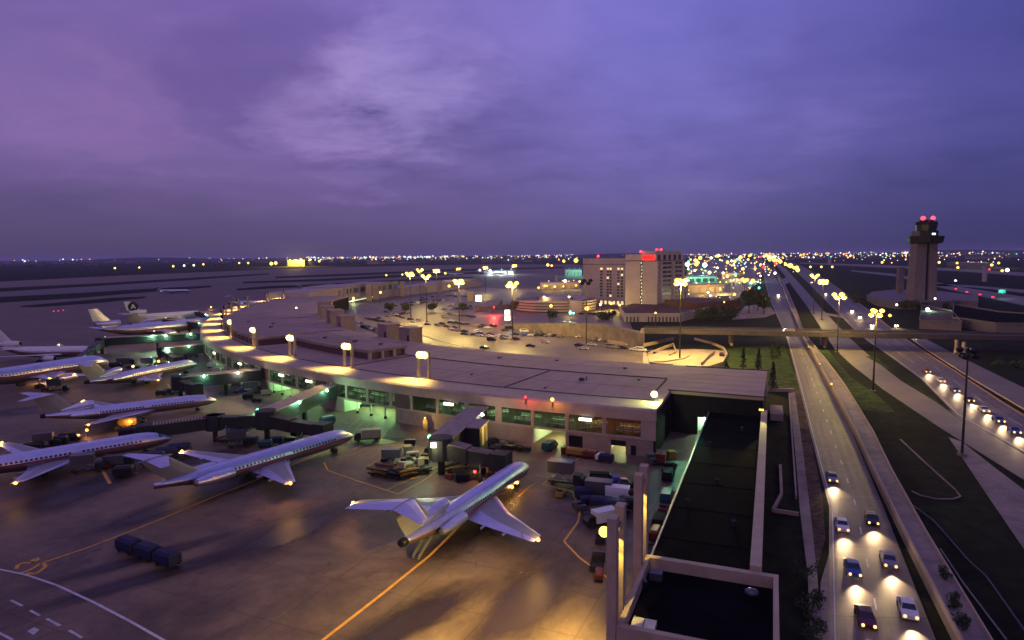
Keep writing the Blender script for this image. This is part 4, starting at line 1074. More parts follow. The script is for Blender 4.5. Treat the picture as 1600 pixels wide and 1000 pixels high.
for i, (bp_, hv, lit, pw, lab) in enumerate(masts):
    p = at(*bp_); h = ztop(p, hv)
    big = 0.85 if p.y < 240 else (1.15 if p.y < 330 else 1.3)
    m_ = mast_proto(h, lit, 4 if bp_[0] in (667, 657, 1271) else 6, big); m_.location = p; m_.rotation_euler = (0, 0, random.uniform(0, 3))
    tag(m_, lab, 'lamp mast', 'high lamp masts')
    if pw: lamp('POINT', (0, 0, h - 2.6), pw * 1.2, SOD, m_, size=1.0)
# ================================================================ AIRLINERS  (local x runs aft from the nose, y to the right wing)
AIR = [0.0, 0.03, 0.14, 0.42, 0.66, 0.82, 1.0]
AT = [0.0, 0.35, 0.8, 1.0, 0.72, 0.42, 0.03]
def foil(le, span, off, chord, t, vertical=False):
    up, lo = [], []
    for f, h in zip(AIR, AT):
        x = le + f * chord; y = h * t * chord / 2
        if vertical: up.append((x, off + y, span)); lo.append((x, off - y, span))
        else: up.append((x, span, off + y)); lo.append((x, span, off - y * 0.7))
    return up + lo[1:-1][::-1] + ([lo[-1]] if False else [])
def surf(name, secs, mats, parent, vertical=False, grey=True):
    """secs: (leading edge x, span, offset, chord, thickness ratio)"""
    b = MB(); rings = [foil(*q, vertical=vertical) for q in secs]
    def mf(a, i):
        if grey and 2 <= i <= 3: return 1
        return 0
    b.loft(rings, mf=mf)
    o = b.build(name, mats, parent); return o

ANG = [-90, -72, -52, -34, -20, -10, -3, 3, 6, 14, 22, 36, 52, 70, 90]
def fuse(parent, secs, metal, red=True):
    b = MB(); rings = []
    angs = [R(a) for a in ANG] + [math.pi - R(a) for a in ANG[::-1][1:-1]]
    for (x, zc, ry, rz) in secs: rings.append([(x, ry * math.cos(a), zc + rz * math.sin(a)) for a in angs])
    k = len(ANG) - 1
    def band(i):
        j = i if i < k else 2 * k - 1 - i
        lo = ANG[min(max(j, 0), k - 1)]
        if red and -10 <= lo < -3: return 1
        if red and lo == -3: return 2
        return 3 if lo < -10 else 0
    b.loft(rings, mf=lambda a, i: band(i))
    return b.build('fuselage', [metal, M['red'], M['navy'], M['belly_shade'] if red else metal], parent, True)
def radius_at(secs, x):
    for s0, s1 in zip(secs[:-1], secs[1:]):
        if s0[0] <= x <= s1[0]:
            f = (x - s0[0]) / (s1[0] - s0[0]); return [s0[k] + (s1[k] - s0[k]) * f for k in (1, 2, 3)]
    return secs[-1][1:]
def skin(secs, x, a, k=1.012):
    zc, ry, rz = radius_at(secs, x); return (x, ry * k * math.cos(a), zc + rz * k * math.sin(a))
def windows(parent, secs, x0, x1, step, a0, a1, w, metal=None):
    """one strip each side, window and frame faces in turn, joined over the crown by the aerial blade line"""
    for s in (0, 1):
        b = MB(); f = (lambda a: a) if s == 0 else (lambda a: math.pi - a)
        x = x0; A, B, mm = [], [], []
        while x < x1:
            gap = abs(x - (x0 + (x1 - x0) * 0.45)) < step * 1.2
            for xx, m in ((x, 1 if gap else 0), (x + w, 1)):
                A.append(skin(secs, xx, f(a0))); B.append(skin(secs, xx, f(a1))); mm.append(m)
            x += step
        n = b.add([p for ab in zip(A, B) for p in ab])
        for i in range(len(A) - 1): b.f.append((n + 2 * i, n + 2 * i + 2, n + 2 * i + 3, n + 2 * i + 1)); b.m.append(mm[i])
        b.build('window_row', [M['win'], metal or M['metal']], parent)
def cockpit(parent, secs, x0, x1, a0, a1):
    b = MB()
    n = 6
    for i in range(n):
        t0, t1 = R(a0 + (180 - 2 * a0) * i / n), R(a0 + (180 - 2 * a0) * (i + 0.86) / n)
        b.face([skin(secs, x0, t0, 1.015), skin(secs, x0, t1, 1.015), skin(secs, x1, t1, 1.015), skin(secs, x1, t0, 1.015)])
    b.build('windshield', M['win'], parent)
def nacelle(parent, x, y, z, r, l, m, name='engine'):
    b = MB()
    b.lathe((x, y, z), [(r * 0.86, 0.35), (r * 0.9, 0.0), (r * 1.02, 0.12), (r * 1.1, l * 0.25), (r * 1.06, l * 0.6), (r * 0.72, l * 0.94), (r * 0.5, l)], 14, 0, 'x', mf=lambda a, i: 1 if a == 0 else (2 if a == 5 else 0))
    n = len(b.f); b.m[-2] = 1; b.m[-1] = 2
    return b.build(name, [m, M['black'], M['steel']], parent, False)
def gear(parent, x, y, ztop_, nw=2, r=0.55):
    b = MB(); b.tube((x, y, r), (x, y, ztop_), 0.16, 0.2, 8); g = b.build('landing_gear', M['steel'], parent)
    for s in ((-0.36, 0.36) if nw == 2 else (-0.5, 0.5)):
        for dx in ((0,) if nw == 2 else (-0.75, 0.75)):
            w = MB(); w.tube((x + dx, y + s - 0.17, r), (x + dx, y + s + 0.17, r), r, n=12); w.build('wheel', M['rubber'], g)
def navlight(parent, p, m, pw=0, col=AMB):
    o = MB().ball(p, 0.3, 8).build('navigation_light', m, parent)
    if pw: lamp('POINT', Vector(p) + Vector((0.5, 0, 0.7)), pw, col, o, size=0.25)

def narrow(kind, label, nose, hdg, stairs=False, lights=1.0, scale=1.0, metal=None):
    metal = metal or M['metal']
    e = tag(empty('passenger_jet', (nose.x, nose.y, 0), hdg), label, 'airliner', 'airliners parked at the terminal gates')
    e.scale = (scale, scale, scale * .9)
    S = [(0, 2.75, .04, .04), (0.25, 2.78, .42, .4), (0.9, 2.88, .84, .82), (1.9, 3.05, 1.25, 1.3), (3.0, 3.2, 1.55, 1.68), (4.4, 3.3, 1.77, 1.93), (6, 3.33, 1.88, 2.02), (27, 3.33, 1.88, 2.02), (30, 3.42, 1.84, 1.9), (33.5, 3.66, 1.58, 1.58), (37, 3.95, 1.15, 1.15), (40.2, 4.2, .72, .76), (41.6, 4.3, .5, .55)]
    if kind == 'md': S = S[:-2] + [(40.5, 4.25, .6, .7), (42.6, 4.4, .12, .55)]
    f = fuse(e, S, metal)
    windows(e, S, 6.2, 31, 0.78, R(7), R(20), 0.46, metal)
    cockpit(e, S, 1.75, 2.75, 30, 58)
    for s in (1, -1):
        d = MB(); d.face([skin(S, x, (R(a) if s > 0 else math.pi - R(a)), 1.008) for x, a in ((4.5, -14), (5.4, -14), (5.4, 30), (4.5, 30))]); d.build('door', M['wgrey'], e)
    if kind == 'tri':
        W = [(15.6, 1.2, 2.35, 11.2, .12), (19.8, 4.8, 2.62, 8.4, .11), (22.7, 7.4, 2.9, 6.6, .10), (30.6, 16.45, 4.0, 2.5, .10)]
    else:
        W = [(17.2, 1.2, 2.2, 8.6, .12), (20.2, 5.2, 2.5, 6.2, .11), (27.4, 16.45, 3.9, 2.0, .10)]
    for s in (1, -1):
        sec = [(x, y * s, z, c, t) for x, y, z, c, t in W]
        w = surf('wing', sec, [metal, M['wgrey']], e)
        tip = W[-1]
        b = MB()
        for k in (0.32, 0.62):
            y = 1.2 + (16.45 - 1.2) * k; xle = W[0][0] + (W[-1][0] - W[0][0]) * k; ch = W[0][3] + (W[-1][3] - W[0][3]) * k; z = W[0][2] + (W[-1][2] - W[0][2]) * k
            b.loft([[(xle + ch * f_, s * y + dy, z + dz) for dy, dz in ((-.12, 0), (.12, 0), (.08, -.35), (-.08, -.35))] for f_ in (0.6, 1.12)])
        b.build('flap_fairing', metal, w)
        navlight(w, (tip[0] + tip[3] * 0.6, s * (tip[1] + 0.25), tip[2]), G['amber'] if lights else G['whitefar'], 260 * lights, (1, 0.5, 0.12))
    nose_c = 30.0
    if kind == 'tri':
        b = MB()
        prof = [(30.2, 6.35, .82), (30.5, 6.35, .95), (31.6, 6.3, 1.02), (33.2, 6.1, .95), (35.0, 5.7, .75), (37.5, 5.2, .45)]
        b.loft([[(x, r * math.cos(2 * math.pi * i / 14), z + r * math.sin(2 * math.pi * i / 14)) for i in range(14)] for x, z, r in prof], mf=lambda a, i: 0)
        b.m[-2] = 1
        q = MB(); q.lathe((40.9, 0, 4.28), [(.66, 0), (.74, .25), (.62, 1.1), (.3, 1.15)], 14, 0, 'x'); q.build('tail_nozzle', M['black'], e, True)
        b.build('centre_intake', [metal, M['black']], e, False)
        b = MB(); b.loft([[(x, dy, z) for dy, z in ((-w, 4.9), (w, 4.9), (w * .8, zz), (-w * .8, zz))] for x, w, zz in ((31.0, .35, 5.6), (32.5, .7, 6.0), (36, .6, 5.6), (38, .3, 5.0))]); b.build('intake_fairing', metal, e)
        FN = [(33.2, 4.9, 0, 7.6, .10), (35.6, 7.2, 0, 6.6, .10), (38.3, 10.3, 0, 5.4, .09)]
        ST = (38.7, 10.35, 5.0, 6.2, 44.3, 1.9)
        eng = (29.2, 2.8, 4.0, .80, 6.6)
    else:
        FN = [(34.2, 4.8, 0, 6.2, .10), (37.2, 7.0, 0, 5.4, .10), (40.0, 9.35, 0, 4.4, .09)]
        ST = (40.0, 9.45, 3.7, 6.1, 43.0, 1.4)
        eng = (30.2, 2.85, 3.8, .98, 7.2)
    surf('tail_fin', FN, [M['wgrey'], M['wgrey']], e, True, False)
    b = MB(); x, z = ST[0], ST[1]
    b.lathe((x - 0.8, 0, z), [(.04, 0), (.22, .5), (.3, 1.6), (.26, 4.2), (.06, 5.9)], 10, 0, 'x'); b.build('fin_fairing', M['wgrey'], e)
    for s in (1, -1):
        surf('tailplane', [(ST[0], 0.15 * s, ST[1], ST[2], .09), (ST[4], ST[3] * s, ST[1] + .1, ST[5], .08)], [metal, M['wgrey']], e, False, False)
        n = nacelle(e, eng[0], s * eng[1], eng[2], eng[3], eng[4], metal)
        b = MB(); b.box(eng[0] + 1.4, eng[0] + 5.2, min(s * 1.3, s * (eng[1] - .4)), max(s * 1.3, s * (eng[1] - .4)), eng[2] - .12, eng[2] + .12); b.build('pylon', metal, n)
    gear(e, 5.2, 0, 1.7); gear(e, 23.4, 2.9, 2.2, 2, .6); gear(e, 23.4, -2.9, 2.2, 2, .6)
    if stairs:
        b = MB()
        for s in (-.5, .5): b.loft([[(34.2, s - .05, 2.6), (34.2, s + .05, 2.6), (34.2, s + .05, 3.4), (34.2, s - .05, 3.4)], [(38.6, s - .05, .05), (38.6, s + .05, .05), (38.6, s + .05, .75), (38.6, s - .05, .75)]])
        for k in range(12):
            x = 34.3 + k * .36; z = 2.5 - k * .21; b.box(x, x + .3, -.45, .45, z, z + .06)
        b.build('airstair', M['steel'], e)
    return e

def place(nuv, tuv, zn=2.75, zt=4.3):
    p, q = at(*nuv, zn), at(*tuv, zt); return p, math.atan2(q.y - p.y, q.x - p.x)
n, h = place((824, 727), (640, 851)); h = R(-116.4); jetA = narrow('tri', 'nearest three-engined silver jet with its rear airstair lowered onto the yellow line', n, h, True)
n, h = place((551, 680), (243, 771)); h = R(-124.5); jetB = narrow('md', 'silver twin-jet with rear engines, second nearest, its nose by the parked dark van', n, h, False, 1.0, 1.07)
n, h = place((268, 685), (0, 727), 2.6, 3.1); jetC = narrow('md', 'silver jet cut by the left edge, its right wing pointing at the baggage cart train', n, h, False, 0.5, 1.05)
n, h = place((338, 624), (54, 652)); h -= R(3.5); jetD = narrow('tri', 'silver three-engined jet with a dark tail, its nose at the two-armed boarding bridge', n, h, False, 0.4, 1.0)
n, h = place((308, 569), (117, 604)); h -= R(3.5); jetE = narrow('tri', 'silver jet with striped yellow-lit tail, parked beyond the two-armed bridge', n, h, False, 0.6, 1.12)

def wide(label, nose, hdg, metal, lights=0.4, scale=1.0, logo=False):
    e = tag(empty('passenger_jet', (nose.x, nose.y, 0), hdg), label, 'airliner', 'airliners parked at the terminal gates')
    e.scale = (scale,) * 3
    S = [(0, 4.2, .05, .05), (0.5, 4.25, .8, .75), (1.6, 4.45, 1.5, 1.5), (3.2, 4.7, 2.2, 2.25), (5.5, 4.95, 2.75, 2.75), (8, 5.0, 3.0, 3.0), (35, 5.0, 3.0, 3.0), (40, 5.4, 2.6, 2.6), (45, 6.1, 1.9, 1.9), (50, 6.8, 1.0, 1.0), (53, 7.2, .4, .4)]
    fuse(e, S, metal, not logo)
    windows(e, S, 9, 44, 1.1, R(8), R(16), 0.5, metal); cockpit(e, S, 2.2, 3.4, 34, 60)
    W = [(17.5, 2, 3.7, 13.5, .12), (23.5, 8.5, 4.3, 8.2, .11), (35.2, 23.6, 6.0, 2.8, .10)]
    for s in (1, -1):
        w = surf('wing', [(x, y * s, z, c, t) for x, y, z, c, t in W], [metal, M['wgrey']], e)
        navlight(w, (37, s * 23.8, 6.0), G['amber'], 300 * lights, AMB)
        n_ = nacelle(e, 18.5, s * 8.4, 2.5, 1.25, 6.5, metal)
        b = MB(); b.loft([[(x, s * 8.4 - .2, z0), (x, s * 8.4 + .2, z0), (x, s * 8.4 + .2, z1), (x, s * 8.4 - .2, z1)] for x, z0, z1 in ((19.5, 3.7, 4.0), (24, 3.4, 4.4), (28, 3.8, 4.2))]); b.build('pylon', metal, n_)
        surf('tailplane', [(43.5, 1.0 * s, 6.6, 7, .09), (50, 10.8 * s, 7.4, 2.6, .08)], [metal, M['wgrey']], e, False, False)
    surf('tail_fin', [(46.5, 11.0, 0, 8.2, .10), (52.2, 17.3, 0, 4.2, .09)], [metal, metal], e, True, False)
    n_ = nacelle(e, 42.2, 0, 9.6, 1.4, 12.0, metal, 'tail_engine')
    b = MB(); b.loft([[(x, -.45, z0), (x, .45, z0), (x, .35, z1), (x, -.35, z1)] for x, z0, z1 in ((43.5, 7.0, 8.6), (48, 7.0, 8.6), (51, 6.9, 8.8))]); b.build('pylon', metal, n_)
    gear(e, 7, 0, 2.5, 2, .55); gear(e, 29, 5, 3.6, 4, .65); gear(e, 29, -5, 3.6, 4, .65)
    if logo:
        for s in (1, -1):
            b = MB(); c = (50.6, s * 0.42, 13.6)
            for (r, m, dy) in ((3.4, 0, 0.0),):
                n = 24; b.face([(c[0] + r * math.cos(2 * math.pi * i / n), c[1], c[2] + r * math.sin(2 * math.pi * i / n)) for i in range(n)])
            for (x0, z0, x1, z1) in ((-1.5, -1.4, .2, 1.6), (.2, 1.6, 1.3, -1.4), (-.9, -.3, .9, -.2)):
                d = Vector((x1 - x0, 0, z1 - z0)).normalized(); q = Vector((-d.z, 0, d.x)) * .35
                A, B_ = Vector((c[0] + x0, c[1] + s * .04, c[2] + z0)), Vector((c[0] + x1, c[1] + s * .04, c[2] + z1))
                b.face([A - q, B_ - q, B_ + q, A + q], 1)
            b.build('tail_emblem', [M['black'], M['white']], e)
    return e
n, h = place((170, 566), (0, 594), 4.2, 5); jetF = wide('large silver jet cut by the left edge, nose beside the row of parked silver jets', n, R(-113), M['metal'], .3)
n, h = place((155, 548), (10, 548), 4.2, 5.5); jetG = wide('large pale jet at the left edge with its tail fin cut by the frame', n, R(-179), M['white'], .2, .8)
n, h = place((313, 509), (140, 520), 4.2, 6); jetH = wide('three-engined wide jet with a tall tail and dark tail engine at the curve gates', n, h, M['metal'], .2, 1.05)
n, h = place((322, 491), (228, 496), 4.2, 6); jetI = wide('white wide jet with a round black emblem on its tail', n, R(-134), M['white'], .2, .92, True)
n, h = place((338, 499), (215, 503), 4.2, 6); jetJ = narrow('tri', 'silver jet half hidden between the two wide jets at the curve', n, R(-137), False, 0, 1.2)
n, h = place((446, 473), (335, 474), 3, 5); jetK = narrow('md', 'pale jet parked behind the curved terminal edge with its tail lit', n, R(-172), False, 0, 1.15)
n, h = place((520, 452), (473, 454), 3, 5); jetL = narrow('tri', 'far jet whose tail shows above the far terminal roof', n, R(-165), False, 0, 1.0)
random.seed(21)
for i, (u, v, hd, lab) in enumerate(((790, 429, 190, 'distant jet on the brightly lit far stand, nearest of its row'), (772, 427, 190, 'distant jet on the brightly lit far stand, second of its row'), (806, 426, 200, 'distant jet on the brightly lit far stand, at the right end of its row'), (725, 430, 180, 'distant dark jet left of the brightly lit far stand'), (298, 458, 180, 'distant jet taxiing behind the curved terminal with lights on'))):
    p = at(u, v)
    if i == 0: dj = narrow('md', lab, p, R(hd), False, 0); dj['group'] = 'distant jets on the far apron'
    else:
        c = copy_tree(dj); c.location = p; c.rotation_euler = (0, 0, R(hd)); c['label'] = lab
# ================================================================ BOARDING BRIDGES
def bridge(label, att, rot, legs, w=4.4, z=4.0, h=3.6, lamps=(), bump=None, dark=True):
    """att: point on the terminal face; rot: rotunda; legs: list of (end point, end floor height, ribs)"""
    e = tag(empty('boarding_bridge', (rot.x, rot.y, 0), 0, True), label, 'jet bridge', 'boarding bridges of the terminal')
    d = (rot - att).normalized()
    b = MB(); b.beam((att.x, att.y, z), (rot.x, rot.y, z), w, h - 0.16, 0); b.build('walkway', [M['bridge']], e)
    b = MB(); b.beam((att.x, att.y, z + h - 0.16), (rot.x, rot.y, z + h - 0.16), w + 0.7, 0.22, 0)
    b.build('walkway_roof', M['bridgetop'], e)
    b = MB(); b.lathe((rot.x, rot.y, z - 0.6), [(2.6, 0), (2.6, h + 0.55), (2.3, h + 0.75)], 14); b.build('rotunda', M['bridge'], e)
    b = MB(); b.tube((rot.x, rot.y, 0), (rot.x, rot.y, z - 0.6), 0.7, n=10); b.build('support_column', M['bridge'], e)
    m = att.lerp(rot, 0.45); b = MB(); b.cbox((m.x, m.y, 0), 1.0, 1.0, z, math.atan2(d.y, d.x)); b.build('support_column', M['bridge'], e)
    for end, ze, ribs in legs:
        dd = (end - rot).normalized(); mid = rot.lerp(end, 0.48)
        zm = z - 0.2 + (ze - z) * 0.48
        t = MB(); t.beam((rot.x + dd.x * 2, rot.y + dd.y * 2, z - 0.2), (mid.x, mid.y, zm), 2.9, 2.9, 0, 1); tn = t.build('tunnel', [M['bridge'], M['tuntop']], e)
        t = MB(); t.beam((mid.x - dd.x * 1.5, mid.y - dd.y * 1.5, zm + .1), (end.x, end.y, ze), 2.5, 2.6, 0, 1); tn2 = t.build('tunnel', [M['bridge'], M['tuntop']], e)
        if ribs:
            for (a_, c_, z0, z1, par, ww, hh) in ((rot + dd * 2.4, mid, z - 0.2, zm, tn, 3.0, 2.92), (mid, end - dd * 1.5, zm, ze, tn2, 2.6, 2.66)):
                q = MB(); n = 9
                for k in range(n):
                    c = a_.lerp(c_, (k + .5) / n); zz = z0 + (z1 - z0) * (k + .5) / n
                    q.beam((c.x - dd.x * .14, c.y - dd.y * .14, zz + hh), (c.x + dd.x * .14, c.y + dd.y * .14, zz + hh), ww, 0.16)
                q.build('roof_ribs', M['bridgetop'], par)
        c = MB(); c.cbox((end.x, end.y, ze - .3), 3.4, 3.6, 3.3, math.atan2(dd.y, dd.x)); c.build('cab', M['bridge'], e)
        q = rot.lerp(end, 0.72); l = MB()
        side = Vector((-dd.y, dd.x, 0)) * 1.6
        for s in (-1, 1): l.tube((q.x + side.x * s, q.y + side.y * s, 0.5), (q.x + side.x * s, q.y + side.y * s, ze + .8), 0.18, n=6)
        l.beam((q.x - side.x, q.y - side.y, ze - .2), (q.x + side.x, q.y + side.y, ze - .2), .4, .4); lg = l.build('drive_leg', M['steel'], e)
        for s in (-1, 1):
            wv = MB(); wv.tube((q.x + side.x * s * 1.15, q.y + side.y * s * 1.15, .5), (q.x + side.x * s * .85, q.y + side.y * s * .85, .5), .5, n=10); wv.build('wheel', M['rubber'], lg)
    sd = Vector((d.y, -d.x, 0))
    for f, side, col, pw in lamps:
        q = att.lerp(rot, f) + sd * side * (w / 2 + 0.5)
        o = MB().ball((q.x, q.y, z + h - 0.2), 0.4, 8).build('flood_lamp', G['green'] if col == 'g' else G['sign'], e)
        lamp('POINT', (q.x + sd.x * side * .45, q.y + sd.y * side * .45, z + h - 0.5), pw, GRN if col == 'g' else WHT, o, size=0.25)
    if bump:
        q = att.lerp(rot, bump); c = q - sd * (w / 2 + 1.6)
        t = MB(); t.cbox((c.x, c.y, 0), 6.5, 3.4, z + h - .3, math.atan2(d.y, d.x)); s_ = t.build('stair_tower', M['bridge'], e)
        t = MB(); t.cbox((c.x, c.y, z + h - .3), 7.2, 4.2, .26, math.atan2(d.y, d.x)); t.build('stair_roof', M['bridgetop'], s_)
        for k in (-1.9, 1.2):
            g = c + d * k - sd * 1.78; t = MB(); t.cbox((g.x, g.y, 3.2), 1.9, .12, z + h - 3.8, math.atan2(d.y, d.x)); t.build('lit_panel', M['cream'], s_)
        lamp('POINT', c - sd * 4 + d * 0.5 + Vector((0, 0, z + h - 1.2)), 330, (1, 0.7, 0.15), s_, size=.3)
    return e
def local(j, x, y): return j.matrix_world @ Vector((x, y, 0))
bpy.context.view_layer.update()
def G2(p): return Vector((p.x, p.y, 0))
door = lambda j, x=5.0, y=-3.9: G2(local(j, x, y))
rA = at(690, 741)
bridge('nearest boarding bridge, pale roof and ribbed tunnel reaching the nearest jet nose', G2(RP(240.95, 326)), G2(rA), [(door(jetA, 4.0, -3.8), 3.0, True)], lamps=((0.24, -1, 'w', 260), (0.97, 1, 'g', 500)), bump=0.55)
hd = rA + Vector((-1.2, -2.4, 0)); o = tag(empty('wall_lamp', (hd.x, hd.y, 6.0), 0, True), 'square white lamp on the end of the nearest boarding bridge', 'lamp')
MB().cbox((hd.x, hd.y, 6.3), 1.1, .35, .9).build('lamp_head', G['white'], o); lamp('POINT', (hd.x - .6, hd.y - 1.4, 6.6), 450, (1, 0.85, 0.45), o, size=.4)
rB = at(418, 690)
bridge('two-armed dark boarding bridge with green lamps on its long side', G2(RP(231.6, 326)), G2(rB), [(door(jetB, 4.6, -4.2), 3.1, False), (G2(at(337, 690)), 3.6, False)], lamps=((0.22, -1, 'g', 520), (0.68, -1, 'g', 520), (0.98, 1, 'g', 420)))
rC = at(337, 690)
e = tag(empty('boarding_bridge', rC, 0, True), 'low dark ribbed boarding tunnel reaching the left-edge jet nose', 'jet bridge', 'boarding bridges of the terminal')
end = door(jetC, 4.5, -3.6); dd = (end - rC).normalized()
b = MB(); b.lathe((rC.x, rC.y, 3.0), [(2.2, 0), (2.2, 3.4), (1.9, 3.6)], 12); b.build('rotunda', M['bridge'], e)
MB().tube((rC.x, rC.y, 0), (rC.x, rC.y, 3), .6, n=10).build('support_column', M['bridge'], e)
b = MB(); b.beam((rC.x + dd.x * 2, rC.y + dd.y * 2, 3.4), (end.x, end.y, 2.9), 2.8, 2.8, 0, 1); t = b.build('tunnel', [M['bridge'], M['tuntop']], e)
b = MB()
for k in range(18):
    c = rC.lerp(end, .1 + k * .045); b.beam((c.x - dd.x * .15, c.y - dd.y * .15, 6.2 - .5 * (.1 + k * .045)), (c.x + dd.x * .15, c.y + dd.y * .15, 6.2 - .5 * (.1 + k * .045)), 2.9, .18)
b.build('roof_ribs', M['bridgetop'], t)
b = MB(); b.cbox((end.x, end.y, 2.6), 3.4, 3.6, 3.4, math.atan2(dd.y, dd.x)); b.build('cab', M['bridge'], e)
bridge('boarding bridge with a lit beige roof in front of the third row of jets', G2(RP(224.4, 326)), G2(at(283, 625)), [(G2(at(306, 632)), 3.4, False)], lamps=((0.3, -1, 'w', 420), (0.72, -1, 'g', 420), (0.99, 1, 'g', 240)), bump=None)
bridge('boarding bridge running left from the curve, green lamp at its tip', G2(RP(210, 326)), G2(at(257, 571)), [(door(jetE, 4.5, -4), 3.2, False)], lamps=((0.95, -1, 'g', 800), (0.4, -1, 'g', 260)))
bridge('longest boarding bridge with a row of green-white lamps along its lit edge', G2(RP(201.5, 326)), G2(at(160, 553)), [(door(jetF, 8, -6), 4.2, False)], lamps=((0.97, 1, 'g', 500), (0.5, -1, 'g', 1500), (0.36, -1, 'g', 800), (0.1, -1, 'g', 500)))
bridge('far boarding bridge at the curve between the wide jets', G2(RP(192.5, 326)), G2(at(262, 518)), [(door(jetH, 9, -6), 4.2, False)], lamps=((0.6, -1, 'g', 500), (0.1, -1, 'g', 300)))
bridge('farthest boarding bridge, by the jet with the round emblem', G2(RP(186, 326)), G2(at(318, 503)), [(door(jetI, 9, -6), 4.2, False)], lamps=((0.5, -1, 'g', 700), (0.05, 1, 'g', 500)))
# ================================================================ GROUND VEHICLES
def wheels(parent, xs, y, r, w=0.22):
    for x in xs:
        for s in (-1, 1):
            b = MB(); b.tube((x, s * y - w / 2, r), (x, s * y + w / 2, r), r, n=10); b.build('wheel', M['rubber'], parent)
def body_loft(prof, w, top_w, zsplit):
    """side profile (x, z) swept to width w, narrowing to top_w above zsplit"""
    b = MB(); L_, R_ = [], []
    for x, z in prof:
        q = w if z <= zsplit else top_w
        L_.append((x, -q / 2, z)); R_.append((x, q / 2, z))
    b.loft([L_, R_]); return b
def car(colour, kind='sedan', lights=None):
    e = empty('parked_car')
    if kind == 'van':
        body_loft([(-2.4, .35), (2.4, .35), (2.45, 1.0), (1.9, 1.25), (1.3, 1.95), (-2.35, 2.0), (-2.45, 1.0)], 1.95, 1.7, 1.1).build('body', colour, e)
        g = MB()
        for s in (-1, 1): g.face([(-2.1, s * .93, 1.25), (1.35, s * .93, 1.25), (1.0, s * .87, 1.8), (-2.1, s * .87, 1.8)])
        g.face([(1.92, -.8, 1.3), (1.92, .8, 1.3), (1.38, .75, 1.88), (1.38, -.75, 1.88)]); g.build('window', M['win'], e)
        fx, rx = 2.45, -2.45
    elif kind == 'pickup':
        body_loft([(-2.6, .4), (2.6, .4), (2.6, .95), (1.3, 1.05), (.9, 1.65), (-.4, 1.7), (-.5, 1.05), (-2.6, 1.0)], 1.9, 1.6, 1.06).build('body', colour, e)
        g = MB(); g.face([(1.28, -.75, 1.1), (1.28, .75, 1.1), (.93, .7, 1.6), (.93, -.7, 1.6)])
        for s in (-1, 1): g.face([(-.3, s * .88, 1.12), (1.1, s * .88, 1.12), (.85, s * .82, 1.58), (-.25, s * .82, 1.58)])
        g.build('window', M['win'], e)
        q = MB(); q.box(-2.5, -.6, -.8, .8, 1.0, 1.03); q.build('load_bed', M['black'], e); fx, rx = 2.6, -2.6
    else:
        body_loft([(-2.3, .3), (2.3, .3), (2.35, .75), (1.1, .92), (.35, 1.38), (-1.0, 1.4), (-1.75, .95), (-2.3, .88)], 1.8, 1.4, 0.96).build('body', colour, e)
        g = MB()
        for s in (-1, 1): g.face([(-1.5, s * .88, .98), (.95, s * .88, .98), (.3, s * .74, 1.32), (-.95, s * .74, 1.34)])
        g.face([(1.05, -.78, .96), (1.05, .78, .96), (.4, .66, 1.37), (.4, -.66, 1.37)]); g.face([(-1.7, -.75, 1.0), (-1.05, -.66, 1.38), (-1.05, .66, 1.38), (-1.7, .75, 1.0)]); g.build('window', M['win'], e)
        fx, rx = 2.36, -2.32
    wheels(e, (1.45, -1.4), .86, .33)
    if lights:
        for s in (-1, 1):
            if lights[0]: MB().ball((fx, s * .62, .66), .22 * lights[2], 6).build('headlight', G['white' if lights[0] == 1 else 'warmhead'], e)
            if lights[1]: MB().ball((rx, s * .62, .72), .17 * lights[2], 6).build('tail_light', G['red'], e)
    return e
def put(e, uv, rz, label, cat, group=None, z=0.0):
    p = at(uv[0], uv[1], z); e.location = p; e.rotation_euler = (0, 0, rz); tag(e, label, cat, group); return e

CARC = {'white': mat('car_white', (.62, .6, .58), .3, var=.05), 'dark': mat('car_dark', (.018, .018, .024), .25, var=.1), 'maroon': mat('car_maroon', (.10, .015, .02), .3, var=.1), 'blue': mat('car_blue', (.03, .06, .25), .3, var=.1), 'grey': mat('car_grey', (.2, .2, .22), .3, var=.08), 'tan': mat('car_tan', (.4, .3, .18), .35, var=.08)}
protos = {}
def carcopy(col, kind='sedan'):
    k = (col, kind)
    if k not in protos: protos[k] = car(CARC[col], kind); return protos[k]
    return copy_tree(protos[k])
ordn = ['first', 'second', 'third', 'fourth', 'fifth', 'sixth', 'seventh', 'eighth', 'ninth', 'tenth', 'eleventh', 'twelfth', 'thirteenth', 'fourteenth', 'fifteenth', 'sixteenth']
random.seed(8)
def row(where, group, items, rz):
    items = sorted(items, key=lambda q: q[0])
    cnt = {}
    for (u, v, col, kind) in items: cnt[(col, kind)] = cnt.get((col, kind), 0) + 1
    seen = {}
    for (u, v, col, kind) in items:
        k = (col, kind); seen[k] = seen.get(k, 0) + 1
        word = {'sedan': 'car', 'van': 'van', 'pickup': 'pickup truck'}[kind]
        lab = 'only %s %s %s' % (col, word, where) if cnt[k] == 1 else '%s %s, %s from the left %s' % (col, word, ordn[seen[k] - 1], where)
        c = carcopy(col, kind); p = at(u, v)
        put(c, (u, v), rz + random.uniform(-.08, .08), lab, word.split()[0] if kind == 'pickup' else word, group, 0.045)
g_ = 'cars parked inside the terminal ring'
row('on the kerb road behind the terminal roof', g_, [(660, 545, 'dark', 'sedan'), (668, 545, 'grey', 'sedan'), (757, 545, 'dark', 'sedan'), (829, 542, 'dark', 'sedan'), (852, 536, 'white', 'sedan'), (905, 541, 'dark', 'sedan'), (925, 540, 'white', 'sedan'), (912, 546, 'white', 'sedan'), (1018, 552, 'blue', 'sedan')], R(-30))
